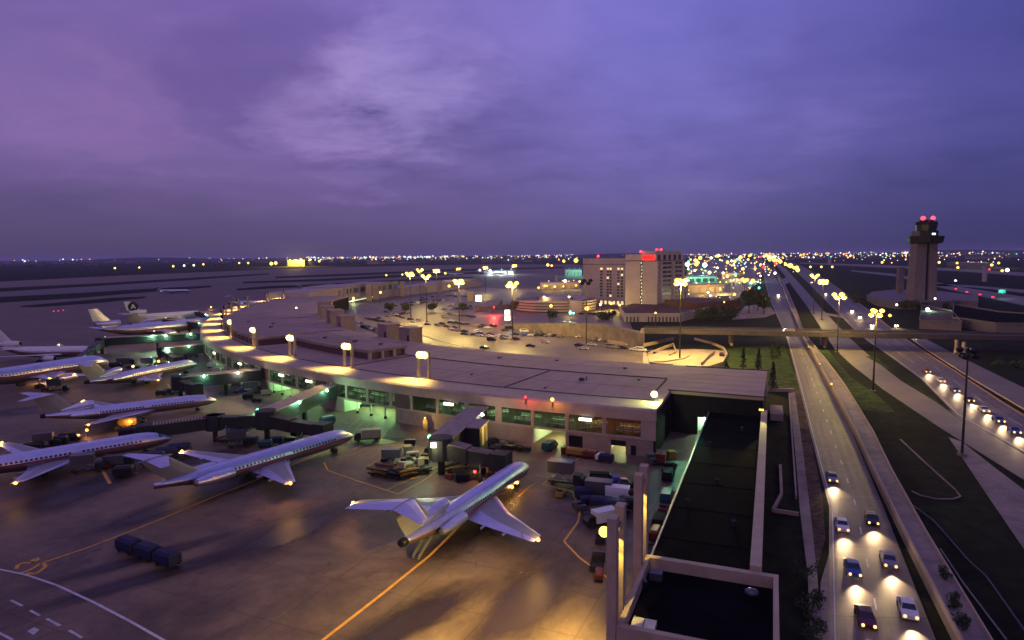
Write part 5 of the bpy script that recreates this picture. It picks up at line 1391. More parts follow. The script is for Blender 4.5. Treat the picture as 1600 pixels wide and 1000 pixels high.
row('in the front line of the car park', g_, [(641, 500, 'dark', 'sedan'), (646, 504, 'white', 'sedan'), (655, 502, 'white', 'van'), (668, 508, 'maroon', 'sedan'), (684, 509, 'grey', 'sedan'), (690, 507, 'dark', 'sedan'), (698, 511, 'maroon', 'sedan'), (705, 515, 'white', 'sedan'), (710, 513, 'dark', 'sedan'), (746, 520, 'white', 'van'), (768, 533, 'dark', 'van'), (787, 530, 'grey', 'sedan'), (806, 531, 'dark', 'sedan')], R(-35))
row('on the open middle of the car park', g_, [(695, 496, 'grey', 'van'), (707, 502, 'white', 'sedan'), (728, 507, 'dark', 'sedan'), (752, 512, 'dark', 'sedan'), (762, 513, 'white', 'sedan'), (789, 517, 'dark', 'sedan'), (819, 519, 'white', 'van'), (832, 515, 'dark', 'sedan'), (841, 519, 'grey', 'sedan'), (850, 517, 'dark', 'sedan'), (858, 518, 'dark', 'sedan'), (868, 519, 'dark', 'sedan'), (876, 520, 'white', 'sedan'), (882, 520, 'dark', 'sedan'), (925, 523, 'dark', 'sedan'), (933, 523, 'dark', 'sedan'), (957, 529, 'dark', 'sedan'), (970, 528, 'dark', 'sedan')], R(12))
row('in the car park corner behind the stair towers', g_, [(552, 502, 'white', 'sedan'), (558, 505, 'white', 'sedan'), (566, 506, 'grey', 'sedan'), (548, 499, 'dark', 'sedan'), (576, 512, 'dark', 'sedan'), (585, 515, 'maroon', 'sedan'), (595, 517, 'dark', 'sedan'), (592, 498, 'dark', 'sedan'), (608, 507, 'dark', 'sedan'), (616, 509, 'white', 'sedan'), (624, 509, 'grey', 'sedan'), (634, 513, 'dark', 'sedan'), (640, 515, 'tan', 'sedan')], R(-50))
row('in the far rows beyond the small trees', g_, [(640, 468, 'grey', 'sedan'), (652, 472, 'white', 'sedan'), (664, 473, 'dark', 'sedan'), (672, 476, 'grey', 'sedan'), (681, 478, 'dark', 'sedan'), (693, 470, 'white', 'sedan'), (702, 478, 'white', 'sedan'), (710, 476, 'white', 'sedan'), (719, 478, 'dark', 'sedan'), (727, 478, 'dark', 'sedan'), (734, 479, 'grey', 'sedan'), (660, 466, 'dark', 'sedan'), (676, 464, 'dark', 'sedan'), (698, 463, 'dark', 'sedan'), (712, 464, 'maroon', 'sedan')], R(60))
rr_c = random.Random(77)
def fill(where, u0, v0, u1, v1, n, rz, vj=.6, skip=.12):
    L_ = []
    for k in range(n):
        if rr_c.random() < skip: continue
        t = (k + .5) / n; kind = rr_c.choices(['sedan', 'van', 'pickup'], [8, 1, 1])[0]; col = rr_c.choices(['dark', 'grey', 'white', 'maroon', 'blue', 'tan'], [6, 3, 3, 2, 1, 1])[0]
        if kind != 'sedan' and col in ('tan', 'maroon'): col = 'dark'
        L_.append((u0 + (u1 - u0) * t, v0 + (v1 - v0) * t + rr_c.uniform(-vj, vj), col, kind))
    row(where, g_, L_, R(rz))
fill('in the upper left parking row by the far kerb', 600, 487, 636, 500, 8, -60)
fill('in the long row left of the lit sign', 690, 484, 738, 482, 9, 70)
fill('in the row beside the kerb opposite the far terminal', 636, 478, 700, 468, 13, 70)
fill('in the row in front of the far kerb canopy', 610, 480, 668, 468, 11, 70)
fill('in the row behind the leftmost masts', 604, 495, 640, 489, 6, 60)
fill('in the row under the retaining wall', 884, 524, 990, 540, 12, 20, .4, .3)
fill('in the row between the two middle masts', 722, 523, 792, 528, 9, -30, .5, .35)
fill('in the short row right of the unlit mast', 930, 541, 1006, 549, 8, -30, .4, .3)
fill('in the distant lot beyond the lit signs', 700, 462, 760, 466, 9, 60)
fill('in the lot right of the hotel', 1080, 449, 1150, 444, 11, 60, .5)
fill('in the second row from the terminal kerb', 690, 515, 770, 524, 10, -30, .5, .3)
fill('in the third row from the terminal kerb', 700, 505, 800, 514, 12, -25, .5, .35)
fill('in the row left of the middle mast', 800, 523, 880, 527, 9, 15, .5, .35)
fill('in the row beside the yellow-lit patch', 560, 510, 600, 522, 7, -50, .5, .2)
fill('in the row above the stair tower roofs', 570, 498, 612, 506, 8, -50, .5, .2)
fill('in the row before the red-lit ramp', 700, 491, 742, 496, 7, -30, .5, .25)
fill('in the hotel forecourt', 905, 490, 960, 492, 8, 10, 1.2)
# cars on the roads, lamps lit
def drive(uv, uv2, label, head, tail, col='dark', k=1.4, pw=0):
    e = car(CARC[col], 'sedan', (head, tail, k)); e.name = 'moving_car'
    p, q = at(*uv), at(*uv2); d = q - p
    put(e, uv, math.atan2(d.y, d.x), label, 'car', 'cars driving with lamps lit', 0.06)
    if pw:
        lamp('SPOT', (2.8, 0, 1.0), pw, (1, .68, .34), e, aim=(14, 0, -0.6), size=.15, angle=60, blend=.8)
    return e
for ln, pts in (('left', ((1300, 750), (1315, 825), (1332, 893), (1352, 970))), ('right', ((1362, 815), (1388, 880), (1418, 957)))):
    for i, (u, v) in enumerate(pts):
        q_ = (u + 12, v + 36)
        drive((u, v), q_, '%s car from the top of the %s lane on the near road, warm headlamps lit' % (ordn[i], ln), 2, 0, rr_c.choice(['dark', 'grey', 'maroon', 'white', 'blue', 'tan']), pw=1300, k=.95)
drive((1228, 516), (1231, 545), 'car with bright headlamps coming out under the bridge', 1, 0, k=3.0, pw=6000)
drive((1216, 462), (1221, 485), 'car with headlamps lit beyond the bridge on the near road', 1, 0, k=3.5, pw=5000)
drive((1201, 430), (1206, 455), 'far car with headlamps on the near road', 1, 0, k=5)
for i, (a, c, lab) in enumerate((((1362, 510), (1395, 540), 'nearest lit car approaching on the highway beyond the bridge'), ((1343, 497), (1362, 510), 'second lit car approaching on the highway beyond the bridge'), ((1331, 487), (1343, 497), 'third lit car approaching on the highway beyond the bridge'), ((1400, 510), (1412, 520), 'lit car in the outer lane of the highway just beyond the bridge'), ((1290, 460), (1310, 475), 'lit car in the gap between the highway lamp masts'), ((1268, 442), (1290, 460), 'lit car far up the highway by the lamp masts'), ((1240, 425), (1268, 442), 'farthest lit car on the highway'), ((1428, 529), (1440, 537), 'lit car coming out from under the bridge on the highway'))):
    drive(a, c, lab, 1, 0, k=2.6, pw=2500 if i < 5 else 0)
for i, (u, v) in enumerate(((1448, 582), (1470, 597), (1492, 612), (1514, 627), (1537, 643), (1560, 659), (1584, 676))):
    drive((u, v), (u + 22, v + 15.4), '%s car from the top in the line of warm headlamps on the wide highway' % ordn[i], 2, 0, rr_c.choice(['dark', 'grey', 'maroon', 'white', 'blue']), k=1.2, pw=1500)
for i, (a, c) in enumerate((((1492, 452), (1475, 450)), ((1510, 457), (1492, 452)), ((1530, 461), (1510, 457)), ((1550, 465), (1530, 461)))):
    drive(a, c, '%s car from the left in the line of red tail lamps behind the control tower' % ordn[i], 0, 1, k=4)
drive((1493, 439), (1493, 445), 'car with two bright headlamps right of the control tower', 1, 0, k=5)
e = car(CARC['grey'], 'sedan', (1, 1, 1.6)); e.name = 'moving_car'; put(e, (1232, 518), R(172), 'car crossing the bridge with lamps lit', 'car', 'cars driving with lamps lit', 6.8)
drive((1128, 556), (1132, 566), 'car with red tail lamps on the loop ramp', 0, 1, k=2.4)
lamp('POINT', at(1129, 562, 1.4), 260, (1, .06, .04), COL.objects[-1] if False else None, size=.3)

# ---- apron equipment
def cart(colour, load=None):
    e = empty('baggage_cart'); b = MB(); b.box(-1.55, 1.55, -.8, .8, .4, .55); b.build('deck', M['black'], e)
    b = MB(); b.loft([[(-1.5, -.78, .56), (1.5, -.78, .56), (1.5, .78, .56), (-1.5, .78, .56)], [(-1.5, -.78, 1.5), (1.5, -.78, 1.5), (1.5, .78, 1.5), (-1.5, .78, 1.5)], [(-1.3, -.5, 1.85), (1.3, -.5, 1.85), (1.3, .5, 1.85), (-1.3, .5, 1.85)]]); b.build('canvas_cover', colour, e)
    b = MB()
    for x in (-1.56, 1.56):
        for s in (-.79, .79): b.tube((x, s, .5), (x, s, 1.62), .045, n=6)
    b.build('corner_post', M['silver'], e)
    b = MB(); b.tube((1.55, 0, .45), (2.25, 0, .42), .05, n=6); b.build('drawbar', M['steel'], e)
    wheels(e, (-1.0, 1.0), .68, .28, .16); return e
def tug(colour):
    e = empty('baggage_tug'); body_loft([(-1.5, .3), (1.5, .3), (1.5, .95), (.4, 1.0), (.2, .75), (-.5, .75), (-.6, 1.05), (-1.5, 1.05)], 1.4, 1.4, 2).build('body', colour, e)
    b = MB(); b.box(-.55, .15, -.5, .5, .76, 1.0); b.box(-.6, -.45, -.5, .5, 1.0, 1.4); b.build('seat', M['black'], e)
    b = MB(); b.tube((.45, -.2, .95), (.2, -.2, 1.25), .04, n=6); b.build('steering_column', M['steel'], e)
    for s in (-1, 1): MB().ball((1.5, s * .5, .75), .1, 6).build('headlight', M['silver'], e)
    wheels(e, (-.95, .95), .62, .34); return e
def box_truck(colour, boxc, lift=0.0):
    e = empty('catering_truck'); body_loft([(1.6, .5), (3.4, .5), (3.5, 1.4), (3.0, 2.3), (1.7, 2.35)], 2.1, 1.9, 1.5).build('cab', colour, e)
    g = MB(); g.face([(3.5, -.85, 1.5), (3.5, .85, 1.5), (3.06, .8, 2.2), (3.06, -.8, 2.2)]); g.build('window', M['win'], e)
    b = MB(); b.box(-3.4, 1.55, -.9, .9, .5, .8); b.build('chassis', M['black'], e)
    b = MB(); b.box(-3.4, 1.5, -1.2, 1.2, .85 + lift, 3.0 + lift); b.box(-3.42, 1.52, -1.22, 1.22, 3.0 + lift, 3.06 + lift); b.build('box', boxc, e)
    if lift:
        b = MB()
        for s in (-.7, .7): b.beam((-2.6, s, .8), (.6, s, .8), .12, .12); b.tube((-2.6, s, .85), (.6, s, .85 + lift), .09, n=6); b.tube((.6, s, .85), (-2.6, s, .85 + lift), .09, n=6)
        b.build('scissor_lift', M['steel'], e)
    wheels(e, (-2.3, 2.4), .95, .48, .3); return e
def belt(colour):
    e = empty('belt_loader'); body_loft([(-3.0, .35), (2.6, .35), (2.6, .95), (.6, 1.0), (-3.0, .8)], 1.7, 1.7, 2).build('body', colour, e)
    b = MB(); b.loft([[(-3.6, -.4, .9), (-3.6, .4, .9), (-3.6, .4, 1.15), (-3.6, -.4, 1.15)], [(3.8, -.4, 2.3), (3.8, .4, 2.3), (3.8, .4, 2.55), (3.8, -.4, 2.55)]]); b.build('conveyor', M['rubber'], e)
    b = MB()
    for s in (-.5, .5): b.tube((-3.6, s, 1.2), (3.8, s, 2.65), .06, n=6)
    b.build('side_rail', M['yellow'], e)
    b = MB(); b.box(1.5, 2.2, .1, .8, 1.0, 1.5); b.build('seat', M['black'], e); wheels(e, (-2.0, 1.7), .8, .42); return e
def loader(colour):
    """low container transporter: two long platforms in a scissor frame, raised cab"""
    e = empty('container_loader'); b = MB(); b.box(-4, 4, -1.5, 1.5, .5, .8); b.build('chassis', M['black'], e)
    b = MB(); b.box(-4.2, .8, -1.6, 1.6, 1.5, 1.75); b.build('platform', colour, e)
    b = MB(); b.box(1.0, 3.9, -1.6, 1.0, 1.2, 1.42); b.build('bridge_platform', colour, e)
    b = MB()
    for s in (-1.3, 1.3): b.tube((-3.8, s, .85), (.3, s, 1.5), .1, n=6); b.tube((.3, s, .85), (-3.8, s, 1.5), .1, n=6)
    for s in (-1.58, 1.58): b.beam((-4.2, s, 1.76), (.8, s, 1.76), .08, .35)
    b.build('rail', M['yellow'], e)
    b = MB(); b.box(1.8, 3.4, 1.05, 1.65, 1.2, 3.0); b.build('operator_cab', M['cream'], e); wheels(e, (-3, 0, 3), 1.3, .42); return e
def container(colour):
    e = empty('cargo_container'); b = MB(); b.loft([[(-.8, y, z) for y, z in ((-1.0, .15), (.7, .15), (1.0, .6), (1.0, 1.75), (-1.0, 1.75))], [(.8, y, z) for y, z in ((-1.0, .15), (.7, .15), (1.0, .6), (1.0, 1.75), (-1.0, 1.75))]]); b.build('shell', colour, e)
    b = MB(); b.box(-.9, .9, -1.02, .75, 0, .14); b.build('base', M['steel'], e)
    b = MB(); b.box(.805, .83, -.9, .6, .3, 1.65); b.build('door', M['steel'], e); return e
def gpu(colour):
    e = empty('power_unit'); b = MB(); b.loft([[(-1.3, -.7, .45), (1.3, -.7, .45), (1.3, .7, .45), (-1.3, .7, .45)], [(-1.3, -.7, 1.35), (1.3, -.7, 1.35), (1.3, .7, 1.35), (-1.3, .7, 1.35)], [(-1.1, -.55, 1.5), (1.1, -.55, 1.5), (1.1, .55, 1.5), (-1.1, .55, 1.5)]]); b.build('body', colour, e)
    b = MB(); b.box(-.6, .6, -.72, .72, .7, 1.1); b.build('vent_panel', M['black'], e); b = MB(); b.tube((1.3, 0, .5), (2.1, 0, .4), .05, n=6); b.build('drawbar', M['steel'], e); wheels(e, (-.85, .85), .6, .3, .16); return e
EQ = {}
MK = {'cart': lambda c: cart(c), 'tug': lambda c: tug(c), 'truck': lambda c: box_truck(M['black'], c), 'lift': lambda c: box_truck(c, M['silver'], 1.6), 'belt': lambda c: belt(c), 'loader': lambda c: loader(c), 'container': lambda c: container(c), 'gpu': lambda c: gpu(c), 'van': lambda c: car(c, 'van'), 'sedan': lambda c: car(c, 'sedan'), 'pickup': lambda c: car(c, 'pickup')}
CAT = {'cart': 'baggage cart', 'tug': 'tug', 'truck': 'truck', 'lift': 'truck', 'belt': 'belt loader', 'loader': 'loader', 'container': 'container', 'gpu': 'power unit', 'van': 'van', 'sedan': 'car', 'pickup': 'pickup truck'}
def eq(kind, cm, u, v, deg, label, group='ground equipment on the apron', sc=1.0):
    k = (kind, cm)
    if k not in EQ: EQ[k] = MK[kind](M[cm] if cm in M else CARC[cm]); e = EQ[k]
    else: e = copy_tree(EQ[k])
    put(e, (u, v), R(deg), label, CAT[kind], group, 0.04); e.scale = (sc,) * 3; return e
tr = 'train of three dark blue baggage carts on the open apron'
p0_, p1_ = at(207, 866), at(263, 884)
ang = math.degrees(math.atan2((p1_ - p0_).y, (p1_ - p0_).x))
eq('cart', 'cartblue', 202, 862, ang, 'left and last blue-black baggage cart of the train on the open apron', tr, 1.2)
eq('cart', 'cartblue', 231, 872.5, ang, 'middle blue-black baggage cart of the train on the open apron', tr, 1.2)
eq('cart', 'cartblue', 262, 883, ang, 'front blue-black baggage cart of the train on the open apron', tr, 1.2)
# cluster between the two nearest jets
eq('loader', 'black', 606, 744, -22, 'long dark loader with yellow rails, at the near left corner of the equipment bay', sc=.95)
eq('loader', 'black', 646, 742, 36, 'dark loader with yellow rails, beside the hatched bay by the nearest bridge', sc=.9)
eq('lift', 'black', 618, 728, -5, 'dark truck with raised pale box in the middle of the equipment bay', sc=.8)
eq('tug', 'cream', 655, 722, 30, 'cream tug near the foot of the nearest boarding bridge')
eq('gpu', 'cream', 645, 716, 10, 'cream power unit beside the tug near the nearest boarding bridge')
eq('container', 'cream', 637, 708, 20, 'cream cargo container standing behind the loaders in the equipment bay')
eq('tug', 'black', 606, 722, 60, 'black tug at the left rear of the equipment bay')
eq('gpu', 'black', 641, 696, 0, 'dark power unit behind the equipment bay, nearest the terminal wall')
eq('container', 'black', 664, 728, 0, 'black cargo container beside the hatched bay')
eq('cart', 'cream', 634, 735, 40, 'cream covered cart between the two loaders')
eq('pickup', 'dark', 670, 712, 80, 'dark pickup truck tight against the nearest bridge')
# under nearest bridge
eq('belt', 'yellow', 716, 735, 15, 'yellow belt loader under the nearest boarding bridge', sc=.9)
eq('tug', 'redp', 706, 746, 70, 'red tug at the foot of the nearest boarding bridge')
eq('cart', 'black', 735, 748, 5, 'black baggage cart beside the nearest jet under the bridge')
eq('container', 'yellow', 768, 740, 0, 'yellow container lit under the nearest jet nose')
eq('gpu', 'black', 748, 742, 30, 'black power unit between the yellow loader and the nearest jet')
eq('cart', 'black', 722, 752, 20, 'black baggage cart in front of the yellow belt loader')
# against wall right of the bridge
eq('van', 'dark', 768, 698, 20, 'dark van with its nose by the nearest bridge and the terminal wall')
eq('pickup', 'silver', 783, 700, 10, 'silver pickup truck parked right of the nearest bridge')
eq('sedan', 'dark', 800, 702, -12, 'black car parked at the terminal wall right of the nearest bridge')
eq('tug', 'black', 820, 705, -8, 'black tug parked at the terminal wall beside the lit service bay')
eq('van', 'teal', 859, 702, 62, 'teal van standing in the bright yellow-green service bay')
eq('container', 'redp', 882, 709, 0, 'red container beside the closed roller door')
eq('cart', 'yellow', 896, 712, -22, 'yellow cart in front of the closed roller door')
eq('cart', 'yellow', 912, 714, -22, 'yellow cart, right one in front of the closed roller door')
eq('cart', 'redp', 922, 716, -22, 'red covered cart between the two roller doors')
eq('gpu', 'white', 938, 719, 60, 'white power unit between the two roller doors')
eq('cart', 'cartblue', 947, 722, -22, 'blue covered cart beside the half open lit roller door')
# right-hand group
grp = [('lift', 'black', 884, 757, -20, 'dark high-box truck at the left end of the crowded equipment pound', 1.0), ('tug', 'yellow', 876, 775, 70, 'yellow-topped tug in the left corner of the equipment pound', 1), ('sedan', 'dark', 921, 757, -10, 'black car at the left of the rear row of the equipment pound', 1), ('van', 'dark', 941, 754, -5, 'dark van in the middle of the rear row of the equipment pound', 1), ('pickup', 'blue', 960, 757, 5, 'blue pickup truck in the rear row of the equipment pound', 1), ('sedan', 'dark', 978, 762, 0, 'black car at the right end of the rear row of the equipment pound', 1),
       ('truck', 'silver', 944, 776, -18, 'truck with a long pale grey box in the middle of the equipment pound', 1.0), ('truck', 'white', 972, 782, -18, 'truck with a bright white box in the middle of the equipment pound', .85), ('cart', 'cartblue', 912, 778, 0, 'dark blue covered cart left of the grey box truck', 1.1), ('cart', 'cartblue', 940, 795, -15, 'dark blue covered cart, left of the pair in front of the grey box truck', 1.2), ('cart', 'cartblue', 962, 800, -15, 'dark blue covered cart, right of the pair in front of the grey box truck', 1.2), ('tug', 'silver', 905, 795, 110, 'silver tug at the near left edge of the equipment pound', 1), ('gpu', 'cartblue', 919, 788, 10, 'small blue power unit behind the silver tug', 1), ('cart', 'black', 984, 796, -15, 'black covered cart behind the tall bare column', 1.2), ('belt', 'black', 950, 806, -12, 'black belt loader along the front of the equipment pound', .9),
       ('truck', 'white', 938, 820, -155, 'truck with a bright white box alone in front of the equipment pound', .82), ('tug', 'black', 921, 812, 100, 'black tug beside the lone white box truck', 1), ('tug', 'black', 938, 846, 80, 'black tug just left of the round yellow floodlight', 1), ('pickup', 'dark', 934, 884, 78, 'dark pickup truck left of the near column pair', .95), ('cart', 'redp', 936, 905, 80, 'red cart behind the dark pickup truck near the near column pair', .7)]
for k, c, u, v, dg, lab, s_ in grp: eq(k, c, u, v, dg, lab, 'equipment pound by the tall columns', s_)
grp = [('container', 'silver', 1017, 721, 0, 'silver container with white bags by the terminal corner', 1), ('gpu', 'silver', 1024, 726, 20, 'silver power unit in the yard behind the terminal corner', 1), ('truck', 'redp', 1034, 722, 70, 'red box truck in the yard between the terminal corner and the annex', .8), ('container', 'yellow', 1049, 716, 0, 'yellow container in the yard beside the annex', 1), ('van', 'dark', 1044, 748, 70, 'dark van along the annex wall, first from the terminal', 1), ('pickup', 'dark', 1046, 736, 62, 'dark pickup truck along the annex wall beside the first van', 1), ('van', 'teal', 1042, 782, 70, 'teal van along the annex wall behind the dark vans', 1), ('tug', 'redp', 1036, 800, 70, 'red tug along the annex wall', 1), ('van', 'dark', 1030, 822, 70, 'dark van along the annex wall, near the tall columns', 1), ('cart', 'redp', 1024, 842, 70, 'red cart along the annex wall', 1), ('sedan', 'dark', 1017, 868, 72, 'dark car at the near end of the annex wall', 1)]
for k, c, u, v, dg, lab, s_ in grp: eq(k, c, u, v, dg, lab, 'vehicles along the annex wall', s_)
# left side groups
eq('truck', 'cream', 574, 688, 195, 'dark truck with a lit cream cab box in front of the second jet nose', sc=.9)
grp = [('cart', 'teal', 512, 663, 40, 'teal cart beside the green-lit service bay', 1.2), ('gpu', 'black', 500, 668, 20, 'dark power unit beside the teal cart', 1), ('sedan', 'dark', 572, 636, 10, 'dark car parked inside the green-lit service bay', 1), ('sedan', 'redp', 522, 628, -5, 'red car parked inside the green-lit service bay', 1),
       ('lift', 'black', 376, 698, 20, 'dark truck with pale raised box under the two-armed bridge', .85), ('gpu', 'silver', 392, 693, 0, 'silver power unit under the two-armed bridge', 1.2), ('cart', 'teal', 415, 699, 10, 'teal covered cart under the two-armed bridge', 1), ('cart', 'cartblue', 432, 694, 10, 'blue covered cart right of the teal cart', 1), ('belt', 'black', 362, 690, 15, 'black belt loader under the left arm of the bridge', 1), ('tug', 'black', 450, 690, 30, 'black tug beside the second nearest jet nose', 1), ('van', 'dark', 470, 680, 60, 'dark van under the right arm of the bridge', 1), ('container', 'teal', 366, 672, 0, 'teal container, left of three under the bridge', 1), ('container', 'teal', 378, 670, 0, 'teal container, middle of three under the bridge', 1), ('container', 'teal', 390, 670, 0, 'teal container, right of three under the bridge', 1),
       ('pickup', 'blue', 376, 614, 30, 'blue pickup truck among the equipment by the third bridge', 1), ('lift', 'black', 396, 616, 20, 'black high truck among the equipment by the third bridge', .9), ('belt', 'cream', 408, 604, 25, 'cream belt loader by the brown panel of the terminal', 1), ('container', 'silver', 372, 603, 0, 'big silver container by the third bridge', 1.9), ('cart', 'black', 388, 624, 10, 'black cart near the third bridge', 1), ('cart', 'cream', 416, 618, 30, 'cream cart near the third bridge and the terminal wall', 1), ('tug', 'black', 402, 628, 0, 'black tug below the black high truck', 1), ('container', 'cream', 352, 612, 0, 'rounded cream container under the third bridge', 1.6), ('tug', 'teal', 276, 616, 20, 'teal tug before the third bridge tip', 1), ('cart', 'black', 262, 616, 10, 'black cart left of the teal tug', 1), ('cart', 'black', 252, 618, 10, 'black cart at the left of the teal tug train', 1),
       ('container', 'pale', 338, 583, 0, 'pale green container at the curve, left of three', 1.3), ('container', 'pale', 344, 580, 10, 'pale green container at the curve, middle of three', 1.3), ('container', 'pale', 350, 584, 30, 'pale green container at the curve, right of three', 1.3), ('cart', 'pale', 332, 575, 0, 'pale green cart at the curve', 1.2),
       ('truck', 'silver', 198, 570, 10, 'truck with a pale box beyond the wide jet nose', 1), ('van', 'dark', 182, 574, 10, 'dark van beyond the wide jet nose', 1), ('sedan', 'dark', 208, 576, 10, 'dark car with lit lamps beyond the wide jet nose', 1), ('container', 'redp', 248, 568, 0, 'orange-red container under the far green lamps', 1.5), ('container', 'silver', 250, 580, 0, 'silver container under the far green lamps', 1.3), ('lift', 'black', 236, 577, 0, 'black high truck under the far green lamps', 1), ('van', 'silver', 285, 562, 10, 'silver van beside the curve gates', 1), ('van', 'silver', 302, 558, 10, 'second silver van beside the curve gates', 1), ('cart', 'black', 222, 585, 0, 'black cart under the far bridge lamps', 1),
       ('gpu', 'redp', 72, 612, 0, 'red power unit beside the left jets', 1), ('tug', 'redp', 62, 606, 30, 'red tug beside the left jets', 1), ('lift', 'black', 92, 612, 10, 'dark truck beside the striped tail', .9), ('cart', 'yellow', 200, 668, 25, 'yellow cart under the silver jet with the dark tail', 1.4), ('belt', 'yellow', 212, 662, 20, 'yellow belt loader under the wing of the jet with the dark tail', 1), ('tug', 'yellow', 190, 672, 40, 'yellow tug under the wing of the jet with the dark tail', 1),
       ('lift', 'black', 75, 700, 20, 'dark truck in the line behind the left-edge jet', .8), ('cart', 'black', 93, 696, 20, 'dark cart in the line behind the left-edge jet', 1.2), ('van', 'dark', 110, 690, 20, 'dark van in the line behind the left-edge jet', 1), ('cart', 'black', 52, 706, 20, 'last dark cart in the line behind the left-edge jet', 1.2), ('cart', 'black', 200, 682, 15, 'dark cart under the dark boarding tunnel', 1.2),
       ('cart', 'cartblue', 280, 712, 18, 'dark covered cart, right one of the line by the second jet wing', 1.5), ('cart', 'cartblue', 262, 718, 18, 'dark covered cart, middle one of the line by the second jet wing', 1.5), ('cart', 'cartblue', 240, 726, 18, 'dark covered cart, left one of the line by the second jet wing', 1.5), ('truck', 'silver', 186, 728, 15, 'truck with a silver box beside the left-edge jet nose', .8), ('tug', 'redp', 172, 730, 60, 'red tug near the orange line beside the left-edge jet', 1), ('lift', 'black', 138, 738, 18, 'dark truck below the left-edge jet', .85), ('cart', 'black', 194, 744, 10, 'dark cart just above the tail of the second nearest jet', 1.2), ('cart', 'black', 215, 700, 15, 'dark cart beside the left-edge jet nose', 1)]
for k, c, u, v, dg, lab, s_ in grp: eq(k, c, u, v, dg, lab, sc=s_)
e = tag(empty('wall_cabinet', at(665, 672), 0, True), 'narrow yellow lit cabinet standing at the terminal wall', 'cabinet'); p = at(665, 672)
b = MB(); b.cbox(p, 1.3, .9, 2.6); b.cbox((p.x, p.y, 2.6), .6, .6, .5); b.build('body', M['yellow'], e); b = MB(); b.cbox((p.x, p.y - .48, .5), .9, .06, 1.7); b.build('door', M['cream'], e)
o = MB().ball((p.x, p.y - .6, 3.3), .2, 6).build('lamp', G['sodium'], e); lamp('POINT', (p.x - .3, p.y - 1.6, 3.0), 140, SOD, o, size=.2)
# small ground lamps seen around the equipment
sl = [(808, 755, AMB, 90, 'amber', 'orange lamp under the nose of the nearest jet'), (800, 762, AMB, 90, 'amber', 'second orange lamp under the nose of the nearest jet'), (742, 738, AMB, 60, 'red', 'red lamp on the yellow loader under the nearest bridge'), (208, 573, WHT, 60, 'amber', 'amber lamp beside the wide jet nose'), (80, 590, WHT, 200, 'sodium', 'yellow lamp between the left jets'), (62, 592, AMB, 160, 'amber', 'orange lamp between the left jets'), (248, 565, AMB, 120, 'amber', 'orange lamp by the far green lamps'), (265, 566, GRN, 260, 'green', 'green lamp at the tip of the curve bridge'), (136, 673, AMB, 90, 'amber', 'orange tail lamp at the wing tip of the dark-tailed jet'), (205, 660, AMB, 160, 'amber', 'orange work lamp under the dark-tailed jet'), (188, 716, WHT, 120, 'white', 'white lamp on the truck beside the left-edge jet'), (236, 560, GRN, 300, 'green', 'far green lamp among the carts'), (318, 545, AMB, 120, 'red', 'red lamp at the outer curve of the terminal'), (300, 487, GRN, 500, 'green', 'green lamp at the far gates'), (330, 480, AMB, 300, 'amber', 'amber lamp at the far gates')]
for u, v, c, pw, g, lab in sl:
    p = at(u, v, 1.6); e = tag(empty('ground_lamp', (p.x, p.y, 0), 0, True), lab, 'lamp', 'small lamps among the ground equipment')
    MB().tube((p.x, p.y, 0), (p.x, p.y, 1.5), .07, n=6).build('post', M['pole'], e); MB().ball((p.x, p.y, 1.75), .32 if p.y < 200 else .5, 8).build('lamp_head', G[g], e)
    lamp('POINT', (p.x, p.y - .8, 1.9), pw * 1.3, c, e, size=.25)
# yard lamps in the equipment pound
for u, v, lab in ((940, 764, 'small bright lamp at the middle of the equipment pound'), (961, 768, 'small bright lamp at the right of the equipment pound'), (973, 800, 'small bright lamp at the front of the equipment pound'), (1040, 775, 'small white lamp along the annex wall')):
    p = at(u, v, 1.4); e = tag(empty('ground_lamp', (p.x, p.y, 0), 0, True), lab, 'lamp', 'small lamps among the ground equipment')
    MB().tube((p.x, p.y, 0), (p.x, p.y, 1.4), .05, n=6).build('post', M['pole'], e); MB().ball((p.x, p.y, 1.5), .16, 8).build('lamp_head', G['sodium'], e)
lamp('SPOT', LF(6.5, 4, 8.0), 1700, (.25, 1, .6), term, aim=LF(4.2, -10, 0), size=.3, angle=80)

# seats in the departure lounge
for k, (u, v) in enumerate(((84, 488), (91, 487.5), (99, 486.5))):
    p = at(u, v); e = tag(empty('ground_lamp', p, 0, True), 'small red taxiway lamp on the left apron, %s of three' % ordn[k], 'lamp', 'small lamps among the ground equipment'); MB().tube(p, p + Vector((0, 0, .6)), .1, n=6).build('post', M['pole'], e); MB().ball(p + Vector((0, 0, .9)), .45, 6).build('lamp_head', G['red'], e)
sp_ = None
for i, (a0, a1) in enumerate(gaps[:20]):
    for rr_2 in (321.5, 317.5):
        n = 0
        if sp_ is None:
            sp_ = empty('seat_row'); b = MB()
            for k in range(7): x = -2.4 + k * .8; b.box(x, x + .66, -.3, .3, .42, .5); b.loft([[(x, .28, .5), (x + .66, .28, .5), (x + .66, .34, .5), (x, .34, .5)], [(x, .4, 1.05), (x + .66, .4, 1.05), (x + .66, .46, 1.05), (x, .46, 1.05)]])
            b.build('seats', M['seat'], sp_); b = MB()
            b.box(-2.4, 3.1, -.05, .05, .34, .42)
            for x in (-2.2, 2.8): b.box(x, x + .1, -.25, .25, 0, .34)
            b.build('frame', M['steel'], sp_); s_ = sp_
        else: s_ = copy_tree(sp_)
        c = (a0 + a1) / 2; p = RP(c, rr_2, 3.92); s_.location = p; s_.rotation_euler = (0, 0, R(c + 90 + (38 if i % 3 == 1 else 0)))
        tag(s_, 'row of green lounge seats behind the terminal windows', 'seats', 'seat rows in the departure lounge')
